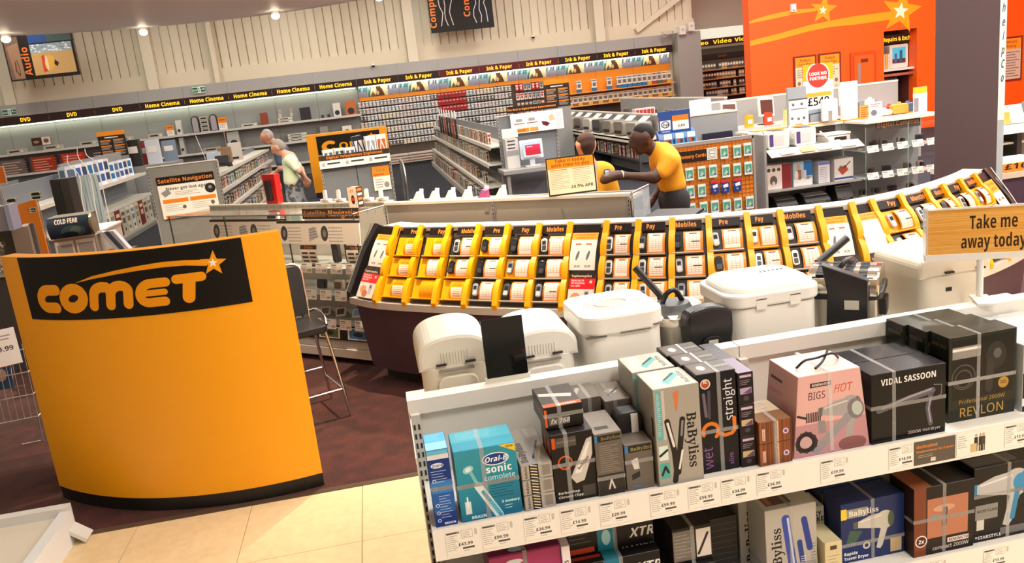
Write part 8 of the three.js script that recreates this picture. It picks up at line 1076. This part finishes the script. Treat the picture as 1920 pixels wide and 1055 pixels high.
{
  // rack of game packs at the left edge
  const t = thing('game_rack', 'grey game rack with hanging packs at the left edge', 'rack', [-3.65, 0, -8.3]);
  G().span(-0.4, 0.34, 0, 1.3, -0.36, -0.33).mesh('back_panel', mat('#77736e', 0.5), t); G().box(0.14, 1.3, 0.3, 0.27, 0.65, -0.2, 0, 0.3).mesh('side_panel', mat('#9a8a7a', 0.5), t); G().span(-0.4, 0.25, 0.9, 0.93, -0.33, 0.25).mesh('shelf', mat('#b9b2a8', 0.45), t); G().span(-0.4, 0.25, 0.0, 0.9, -0.33, 0.2).mesh('base', mat('#4a4644', 0.55), t); G().span(-0.4, 0.25, 1.28, 1.31, -0.33, 0.3).mesh('comb_rail', dark, t);
  [['#e0c83a', 'yellow', -3.87], ['#2f8f8a', 'teal', -3.71]].forEach(([c, n, x]) => { const q = thing('game_pack', n + ' hanging game pack at the left edge', 'pack', [x, 0.931, -8.02]); G().ext(rrect(0.12, 0.3, 0.02, 0, 0.16), 0.03, mx(0, 0, 0), 0.004).mesh('pack', mat(c, 0.35), q); G().box(0.07, 0.06, 0.004, 0, 0.22, 0.036).mesh('label', mat('#3a4a4a', 0.4), q); G().box(0.05, 0.03, 0.004, 0, 0.08, 0.036).mesh('badge', white, q); });
  const r = art1(80, 100, (c, w, h) => { flat('#6a5a50')(c, w, h); for (let k = 0; k < 80; k++) oval(c, w * hash(k, 1), h * hash(k, 2), 4 + 5 * hash(k, 3), 5, ['#d8c8b4', '#3a2a26', '#a8584a', '#e8e0d4', '#7a8a70'][k % 5]); }); for (let k = 0; k < 3; k++) { const m = put(packGeo(0.15, 0.26, 0.012, { front: r }, 0), 'magazine', pmat(r, 0.35)); m.position.set(-3.55 + k * 0.015, 0.931, -8.02 - k * 0.03); m.rotation.z = -0.12 * k; m.rotation.y = 0.2; m.position.y += 0.02 * k; tag(m, ['front', 'middle', 'rear'][k] + ' mottled magazine beside the teal pack', 'magazine', 'mottled magazines'); }
  const g = thing('grey_monitor', 'grey boxed unit with a small label on the game rack', 'box', [-3.43, 1.311, -8.15], 0.02); G().span(-0.22, 0.13, 0, 0.22, -0.1, 0.08).mesh('case', mat('#8f8e92', 0.4), g); G().span(0.13, 0.17, 0, 0.23, -0.1, 0.1).mesh('blue_edge', mat('#a8b4d0', 0.35), g); G().span(-0.14, -0.07, 0.1, 0.16, 0.08, 0.083).mesh('label', mat('#d8ccc0', 0.4), g);
  const o = thing('amber_stand', 'amber upright panel behind the grey boxed unit', 'stand', [-3.62, 0, -9.3]); G().ext(poly([[-0.18, 0], [0.14, 0], [0.14, 1.48], [-0.18, 1.42]]), 0.03).mesh('panel', mat('#ee8a18', 0.45), o); G().span(-0.2, 0.16, 0, 0.03, -0.1, 0.14).mesh('foot', dark, o);
  const nm = art1(90, 70, (c, w, h) => { flat('#dfe8cf')(c, w, h); c.fillStyle = '#1c2a22'; c.beginPath(); c.roundRect(7, 7, w - 14, h - 14, 16); c.fill(); text(c, 'Market!', w * 0.5, 44, 21, '#f4f6f0', { al: 'center', it: 1 }); });
  [[-3.64, 1.45, 0.1, 'green rimmed sign at the picture edge'], [-3.4, 1.485, 0.1, 'green rimmed sign on the amber panel'], [-3.46, 1.36, 0.06, 'small green rimmed sign right of the amber panel']].forEach(([x, y, w, l], i) => { const q = thing('rack_sign', l, 'sign', [x, y, -9.1], i === 2 ? 0.6 : -0.1, 'green rimmed signs'); put(boardGeo(w, w * 0.8, 0.01, nm), 'board', pmat(nm, 0.3), q); if (i < 2) G().rod([0, -y, -0.01], [0, 0.01, -0.01], 0.006).mesh('pole', steel, q); else G().box(0.01, 0.02, 0.2, 0, 0.03, -0.1).mesh('clip', steel, q); });
  const os = thing('orange_sign', 'orange sign with a pale border at the left edge', 'sign', [-3.66, 0, -9.05]); G().span(-0.06, 0.05, 1.68, 1.86, 0, 0.008).mesh('border', mat('#f2d8b0', 0.4), os); G().span(-0.06, 0.038, 1.695, 1.848, 0.008, 0.011).mesh('face', mat('#ee7a18', 0.4), os); G().rod([-0.03, 0, -0.01], [-0.03, 1.7, -0.01], 0.008).mesh('pole', steel, os);
  // packs around the aisle end, behind the disc gondola
  [['#2a2422', 'black boxed camcorder', -5.3, 1.0], ['#c9ccd0', 'silver boxed radio', -4.95, 0.9], ['#a83a34', 'red boxed radio', -5.15, 0.84], ['#7a8a9a', 'blue-grey boxed radio', -4.7, 0.8]].forEach(([c, n, x, h], i) => { const q = thing('radio_stack', n + ' on the stand behind the information board', 'box', [x, 1.2, -20.3 - i * 0.25]); G().span(-0.14, 0.14, 0, h * 0.6, -0.1, 0.1).mesh('carton', mat(c, 0.4), q); G().span(-0.1, 0.1, h * 0.3, h * 0.45, 0.1, 0.104).mesh('label', mat('#e4ddd2', 0.4), q); });
  tag(G().span(-5.5, -4.5, 0, 1.2, -21.3, -20.15).mesh('radio_plinth', greyL), 'grey plinth behind the information board', 'plinth');
}
// ---------------------------------------------------------------- people
function sdf(bones, cell = 0.014, k = 0.03) {
  const lo = [9e9, 9e9, 9e9], hi = [-9e9, -9e9, -9e9];
  for (const b of bones) for (let a = 0; a < 3; a++) { lo[a] = Math.min(lo[a], b[a] - b[6], b[a + 3] - b[7]); hi[a] = Math.max(hi[a], b[a] + b[6], b[a + 3] + b[7]); }
  const half = Math.max(hi[0] - lo[0], hi[1] - lo[1], hi[2] - lo[2]) / 2 + 0.05, cen = [0, 1, 2].map((a) => (lo[a] + hi[a]) / 2), n = Math.min(110, Math.ceil(2 * half / cell));
  const mc = new MarchingCubes(n, new THREE.MeshBasicMaterial(), false, false, 120000), H = n / 2; mc.isolation = 0;
  const bs = bones.map((b) => [(b[0] + b[3]) / 2, (b[1] + b[4]) / 2, (b[2] + b[5]) / 2, (Math.hypot(b[3] - b[0], b[4] - b[1], b[5] - b[2]) / 2 + Math.max(b[6], b[7]) + 0.12) ** 2]);
  for (let z = 0; z < n; z++) for (let y = 0; y < n; y++) for (let x = 0; x < n; x++) {
    const px = cen[0] + (x - H) / H * half, py = cen[1] + (y - H) / H * half, pz = cen[2] + (z - H) / H * half; let s = 0, best = 9;
    for (let q = 0; q < bones.length; q++) {
      const b = bones[q], e = bs[q]; if ((px - e[0]) ** 2 + (py - e[1]) ** 2 + (pz - e[2]) ** 2 > e[3]) continue;
      const dx = b[3] - b[0], dy = b[4] - b[1], dz = b[5] - b[2], l = dx * dx + dy * dy + dz * dz, t = l ? Math.max(0, Math.min(1, ((px - b[0]) * dx + (py - b[1]) * dy + (pz - b[2]) * dz) / l)) : 0;
      const fl = b[8] ?? 1, d = Math.hypot(px - b[0] - t * dx, py - b[1] - t * dy, (pz - b[2] - t * dz) / fl) - (b[6] + (b[7] - b[6]) * t); best = Math.min(best, d); if (d < 0.25) s += Math.exp(-d / k);
    }
    mc.field[x + y * n + z * n * n] = s > 0 ? k * Math.log(s) : -best;
  }
  mc.update();
  const P = new Float32Array(mc.count * 3); for (let i = 0; i < P.length; i++) P[i] = mc.positionArray[i] * half + cen[i % 3];
  let g = new THREE.BufferGeometry(); g.setAttribute('position', new THREE.BufferAttribute(P, 3)); g = mergeVertices(g, 1e-4); g.computeVertexNormals(); return g;
}
const J = (a, b, ra, rb, fl) => [...a, ...b, ra, rb, fl];
// head bones at c, facing +x of the local frame turned by yaw; s = head height
function headBones(c, yaw, pitch = 0) {
  const f = (x, y, z) => { const X = x * Math.cos(pitch) - y * Math.sin(pitch) * -1, Y = y * Math.cos(pitch) - x * Math.sin(pitch); return [c[0] + X * Math.cos(yaw) - z * Math.sin(yaw), c[1] + Y, c[2] + X * Math.sin(yaw) + z * Math.cos(yaw)]; };
  return [J(f(-0.012, 0.04, 0), f(0.0, 0.035, 0), 0.086, 0.082), J(f(0.028, -0.02, 0), f(0.045, -0.085, 0), 0.066, 0.04), J(f(0.088, 0.025, 0), f(0.112, -0.014, 0), 0.013, 0.019), J(f(0.07, 0.035, -0.04), f(0.07, 0.035, 0.04), 0.018, 0.018), J(f(0.075, -0.045, -0.015), f(0.08, -0.048, 0.015), 0.016, 0.016), J(f(-0.01, 0.02, 0.078), f(-0.01, -0.02, 0.076), 0.016, 0.011), J(f(-0.01, 0.02, -0.078), f(-0.01, -0.02, -0.076), 0.016, 0.011)];
}
function handBones(w, dir, side) {                                  // wrist, pointing direction (unit), side vector
  const a = new THREE.Vector3(...w), d = new THREE.Vector3(...dir).normalize(), s = new THREE.Vector3(...side).normalize(), at = (u, v, q = 0) => a.clone().addScaledVector(d, u).addScaledVector(s, v).add(new THREE.Vector3(0, q, 0)).toArray(), B = [J(at(0, 0), at(0.075, 0), 0.026, 0.03)];
  [-0.03, -0.01, 0.01, 0.03].forEach((v, i) => { const L = [0.062, 0.075, 0.07, 0.055][i]; B.push(J(at(0.08, v), at(0.08 + L * 0.55, v, -0.008), 0.0095, 0.009), J(at(0.08 + L * 0.55, v, -0.008), at(0.08 + L, v, -0.03), 0.009, 0.008)); });
  B.push(J(at(0.03, 0.035), at(0.07, 0.06, 0.0), 0.012, 0.01), J(at(0.07, 0.06), at(0.1, 0.055, -0.01), 0.01, 0.009)); return B;
}
function eyes(parent, c, yaw, r = 0.009) { for (const z of [-0.03, 0.03]) { const X = 0.078; G().ball(r, c[0] + X * Math.cos(yaw) - z * Math.sin(yaw), c[1] + 0.018, c[2] + X * Math.sin(yaw) + z * Math.cos(yaw)).mesh('eye', mat('#2a1c16', 0.2), parent); } }
function person(label, skin, body, parts) {
  const t = thing('person', label, 'person'); put(sdf(body.bones, body.cell ?? 0.014, 0.018), 'body', mat(skin, 0.5), t);
  for (const [n, col, bones, k, rough] of parts) put(sdf(bones, 0.015, k ?? 0.03), n, mat(col, rough ?? 0.8), t);
  return t;
}
{ // assistant in an amber polo shirt reaching out with a phone; local origin at his feet, facing -x
  const o = [2.5, 0, -7.05], hc = [-0.16, 1.5, 0.02], yaw = Math.PI;
  const sh = [[0.02, 1.3, 0.2], [0.06, 1.3, -0.19]], wr = [-0.42, 1.225, 0.12];
  const B = [...headBones(hc, yaw, 0.15), J([-0.13, 1.45, 0], [0.02, 1.33, 0], 0.06, 0.07), J(sh[0], [-0.14, 1.18, 0.2], 0.052, 0.045), J([-0.14, 1.18, 0.2], wr, 0.043, 0.03), ...handBones(wr, [-1, 0.02, -0.1], [0, 0.2, -1]), J(sh[1], [0.1, 1.05, -0.24], 0.052, 0.044), J([0.1, 1.05, -0.24], [-0.06, 0.9, -0.2], 0.042, 0.03), ...handBones([-0.06, 0.9, -0.2], [-0.8, -0.6, 0], [0, 0, 1]), J([0.04, 1.28, 0], [0.1, 0.95, 0], 0.1, 0.1), J([0.1, 0.9, 0.1], [0.12, 0.1, 0.1], 0.08, 0.05), J([0.1, 0.9, -0.1], [0.12, 0.1, -0.1], 0.08, 0.05), J([0.1, 0.06, 0.1], [-0.06, 0.04, 0.1], 0.05, 0.04), J([0.1, 0.06, -0.1], [-0.06, 0.04, -0.1], 0.05, 0.04)];
  const t = person('dark-haired assistant in an amber polo shirt holding out a phone', '#4a2c1e', { bones: B, cell: 0.012 }, [
    ['polo_shirt', '#f0a21c', [J([0.03, 1.3, 0.09], [0.05, 1.3, -0.09], 0.088, 0.088), J([0.04, 1.26, 0.0], [0.09, 1.08, 0.0], 0.125, 0.118, 1.25), J(sh[0], [-0.06, 1.22, 0.21], 0.068, 0.066), J(sh[1], [0.08, 1.14, -0.22], 0.068, 0.066), J([-0.03, 1.39, 0], [0.02, 1.36, 0], 0.072, 0.09)], 0.03],
    ['trousers', '#1c1a1e', [J([0.1, 0.95, 0.05], [0.1, 0.95, -0.05], 0.118, 0.118), J([0.1, 0.88, 0.09], [0.12, 0.1, 0.1], 0.095, 0.07), J([0.1, 0.88, -0.09], [0.12, 0.1, -0.1], 0.095, 0.07)], 0.025],
    ['hair', '#0e0a09', [J([hc[0] + 0.022, hc[1] + 0.05, hc[2]], [hc[0] + 0.005, hc[1] + 0.055, hc[2]], 0.089, 0.086)], 0.01],
    ['shoes', '#141213', [J([0.12, 0.05, 0.1], [-0.08, 0.045, 0.1], 0.055, 0.045), J([0.12, 0.05, -0.1], [-0.08, 0.045, -0.1], 0.055, 0.045)], 0.01, 0.4]]);
  t.position.set(...o); eyes(t, hc, yaw);
  G().add(new THREE.TorusGeometry(0.034, 0.008, 8, 20), mx(-0.4, 1.226, 0.125, 0, Math.PI / 2)).mesh('bracelet', mat('#e8e4dc', 0.25, { metalness: 0.6 }), t);
  G().box(0.012, 0.03, 0.06, -0.085, 1.17, 0.17, 0, 0.3).mesh('name_badge', mat('#3a2a22', 0.4), t);
  const p = thing('held_phone', 'small dark phone held out by the assistant in amber', 'phone', [2.5 - 0.53, 1.24, -6.93]); G().ext(rrect(0.05, 0.1, 0.012), 0.014, mx(0, 0, 0, -0.6), 0.002).mesh('body', dark, p); G().box(0.036, 0.04, 0.002, 0, 0.026, 0.001, -0.6).mesh('screen', mat('#8fa8c0', 0.15), p);
}
{ // second assistant seen from behind
  const o = [1.9, 0, -7.3], hc = [0, 1.56, 0], yaw = -Math.PI / 2 - 0.25;
  const B = [...headBones(hc, yaw), J([0, 1.5, 0.0], [0, 1.38, 0.02], 0.056, 0.065), J([0, 1.32, 0], [0, 0.95, 0], 0.12, 0.12), J([0.19, 1.3, 0], [0.24, 1.05, 0.02], 0.05, 0.043), J([0.24, 1.05, 0.02], [0.16, 0.92, -0.18], 0.04, 0.03), ...handBones([0.16, 0.92, -0.18], [-0.4, 0, -1], [1, 0, 0]), J([-0.19, 1.3, 0], [-0.24, 1.05, 0.02], 0.05, 0.043), J([-0.24, 1.05, 0.02], [-0.16, 0.92, -0.18], 0.04, 0.03), ...handBones([-0.16, 0.92, -0.18], [0.4, 0, -1], [-1, 0, 0]), J([0.09, 0.9, 0], [0.1, 0.08, 0], 0.08, 0.05), J([-0.09, 0.9, 0], [-0.1, 0.08, 0], 0.08, 0.05)];
  const t = person('short-haired assistant in an amber shirt seen from behind the finance sign', '#c98a6a', { bones: B, cell: 0.013 }, [
    ['polo_shirt', '#f2a820', [J([0.12, 1.32, 0], [-0.12, 1.32, 0], 0.08, 0.08), J([0, 1.26, 0], [0, 0.95, 0], 0.14, 0.135, 0.85), J([0.19, 1.3, 0], [0.23, 1.12, 0.01], 0.065, 0.06), J([-0.19, 1.3, 0], [-0.23, 1.12, 0.01], 0.065, 0.06)], 0.03],
    ['trousers', '#1c1a1e', [J([0.05, 0.88, 0], [-0.05, 0.88, 0], 0.125, 0.125), J([0.09, 0.85, 0], [0.1, 0.08, 0], 0.1, 0.07), J([-0.09, 0.85, 0], [-0.1, 0.08, 0], 0.1, 0.07)], 0.025],
    ['hair', '#3a2216', [J([0.0, 1.615, 0.02], [0.0, 1.58, 0.035], 0.088, 0.074), J([0, 1.58, 0.05], [0, 1.52, 0.055], 0.06, 0.045)], 0.012],
    ['shoes', '#141213', [J([0.1, 0.05, 0.04], [0.1, 0.045, -0.14], 0.05, 0.042), J([-0.1, 0.05, 0.04], [-0.1, 0.045, -0.14], 0.05, 0.042)], 0.01, 0.4]]);
  t.position.set(...o); t.scale.setScalar(0.945); eyes(t, hc, yaw);
}
{ // older man bending over the shelf
  const o = [-1.62, 0, -15.3], hc = [-0.14, 1.66, 0.02], yaw = Math.PI - 0.3;
  const B = [...headBones(hc, yaw, 0.35), J([-0.08, 1.6, 0], [0.02, 1.46, 0], 0.055, 0.065), J([0.04, 1.42, 0], [0.08, 1.0, 0], 0.13, 0.13), J([0.04, 1.4, 0.2], [0.02, 1.1, 0.24], 0.05, 0.042), J([0.02, 1.1, 0.24], [-0.16, 0.98, 0.16], 0.04, 0.03), ...handBones([-0.16, 0.98, 0.16], [-1, -0.2, 0], [0, 0, -1]), J([0.1, 1.4, -0.2], [0.16, 1.1, -0.24], 0.05, 0.042), J([0.16, 1.1, -0.24], [0.1, 0.86, -0.22], 0.04, 0.03), ...handBones([0.1, 0.86, -0.22], [-0.2, -1, 0], [1, 0, 0]), J([0.08, 0.9, 0.1], [0.1, 0.08, 0.1], 0.08, 0.05), J([0.08, 0.9, -0.1], [0.1, 0.08, -0.1], 0.08, 0.05)];
  const t = person('older grey-haired man in a dark blue shirt beside the woman in pale green', '#c48a70', { bones: B, cell: 0.014 }, [
    ['shirt', '#3a4c64', [J([0.06, 1.41, 0.1], [0.08, 1.41, -0.1], 0.09, 0.09), J([0.05, 1.36, 0], [0.08, 0.96, 0], 0.13, 0.13, 1.2), J([0.04, 1.4, 0.2], [0.03, 1.2, 0.24], 0.068, 0.062), J([0.1, 1.4, -0.2], [0.14, 1.2, -0.24], 0.068, 0.062)], 0.03],
    ['trousers', '#2a2a2c', [J([0.08, 0.92, 0.05], [0.08, 0.92, -0.05], 0.13, 0.13), J([0.08, 0.88, 0.1], [0.1, 0.08, 0.1], 0.1, 0.075), J([0.08, 0.88, -0.1], [0.1, 0.08, -0.1], 0.1, 0.075)], 0.025],
    ['hair', '#9a928a', [J([-0.135, 1.71, 0.02], [-0.11, 1.68, 0.02], 0.088, 0.086)], 0.012],
    ['shoes', '#2a2220', [J([0.12, 0.05, 0.1], [-0.06, 0.045, 0.1], 0.05, 0.042), J([0.12, 0.05, -0.1], [-0.06, 0.045, -0.1], 0.05, 0.042)], 0.01, 0.4]]);
  t.position.set(...o); eyes(t, hc, yaw);
}
{ // woman with her hands behind her back
  const o = [-1.36, 0, -14.1], hc = [-0.12, 1.5, 0.0], yaw = Math.PI + 0.2;
  const B = [...headBones(hc, yaw, 0.45), J([-0.07, 1.45, 0], [0.02, 1.34, 0], 0.05, 0.06), J([0.03, 1.3, 0], [0.02, 0.95, 0], 0.12, 0.13), J([0.05, 1.28, 0.17], [0.17, 1.1, 0.2], 0.048, 0.04), J([0.17, 1.1, 0.2], [0.23, 0.96, 0.06], 0.038, 0.028), ...handBones([0.23, 0.96, 0.06], [0, -0.8, -0.6], [1, 0, 0]), J([0.05, 1.28, -0.17], [0.17, 1.1, -0.2], 0.048, 0.04), J([0.17, 1.1, -0.2], [0.23, 0.95, -0.06], 0.038, 0.028), J([0.04, 0.9, 0.08], [0.04, 0.08, 0.08], 0.07, 0.04), J([0.04, 0.9, -0.08], [0.04, 0.08, -0.08], 0.07, 0.04)];
  const sk = noiseTex(64, (u, v, x, y) => { const n = vnoise(u * 8, v * 8, 8) + 0.5 * vnoise(u * 16 + 3, v * 16, 16); return n > 0.85 ? [128, 132, 138] : n > 0.6 ? [92, 94, 100] : [58, 58, 64]; }, 3);
  const t = person('woman in a pale green top and patterned skirt with hands behind her back', '#c9957a', { bones: B, cell: 0.014 }, [
    ['top', '#c3cfb0', [J([0.04, 1.28, 0.09], [0.04, 1.28, -0.09], 0.082, 0.082), J([0.03, 1.24, 0], [0.02, 0.95, 0], 0.125, 0.145, 1.1), J([0.05, 1.28, 0.16], [0.13, 1.15, 0.2], 0.064, 0.06), J([0.05, 1.28, -0.16], [0.13, 1.15, -0.2], 0.064, 0.06)], 0.03],
    ['hair', '#8f8378', [J([-0.115, 1.55, 0], [-0.085, 1.52, 0], 0.094, 0.092)], 0.012],
    ['shoes', '#3a302c', [J([0.06, 0.05, 0.08], [-0.1, 0.04, 0.08], 0.045, 0.038), J([0.06, 0.05, -0.08], [-0.1, 0.04, -0.08], 0.045, 0.038)], 0.01, 0.4]]);
  const sg = sdf([J([0.03, 0.92, 0], [0.03, 0.35, 0], 0.15, 0.18), J([0.03, 0.35, 0], [0.03, 0.3, 0], 0.18, 0.18)], 0.015, 0.03), p = sg.attributes.position, uv = new Float32Array(p.count * 2); for (let i = 0; i < p.count; i++) { uv[i * 2] = Math.atan2(p.getZ(i), p.getX(i)) * 0.18; uv[i * 2 + 1] = p.getY(i); } sg.setAttribute('uv', new THREE.BufferAttribute(uv, 2));
  put(sg, 'skirt', new THREE.MeshStandardMaterial({ map: sk, roughness: 0.85 }), t, 'grey patterned skirt'); t.position.set(...o); eyes(t, hc, yaw);
}
shade(scene);
renderer.render(scene, camera);
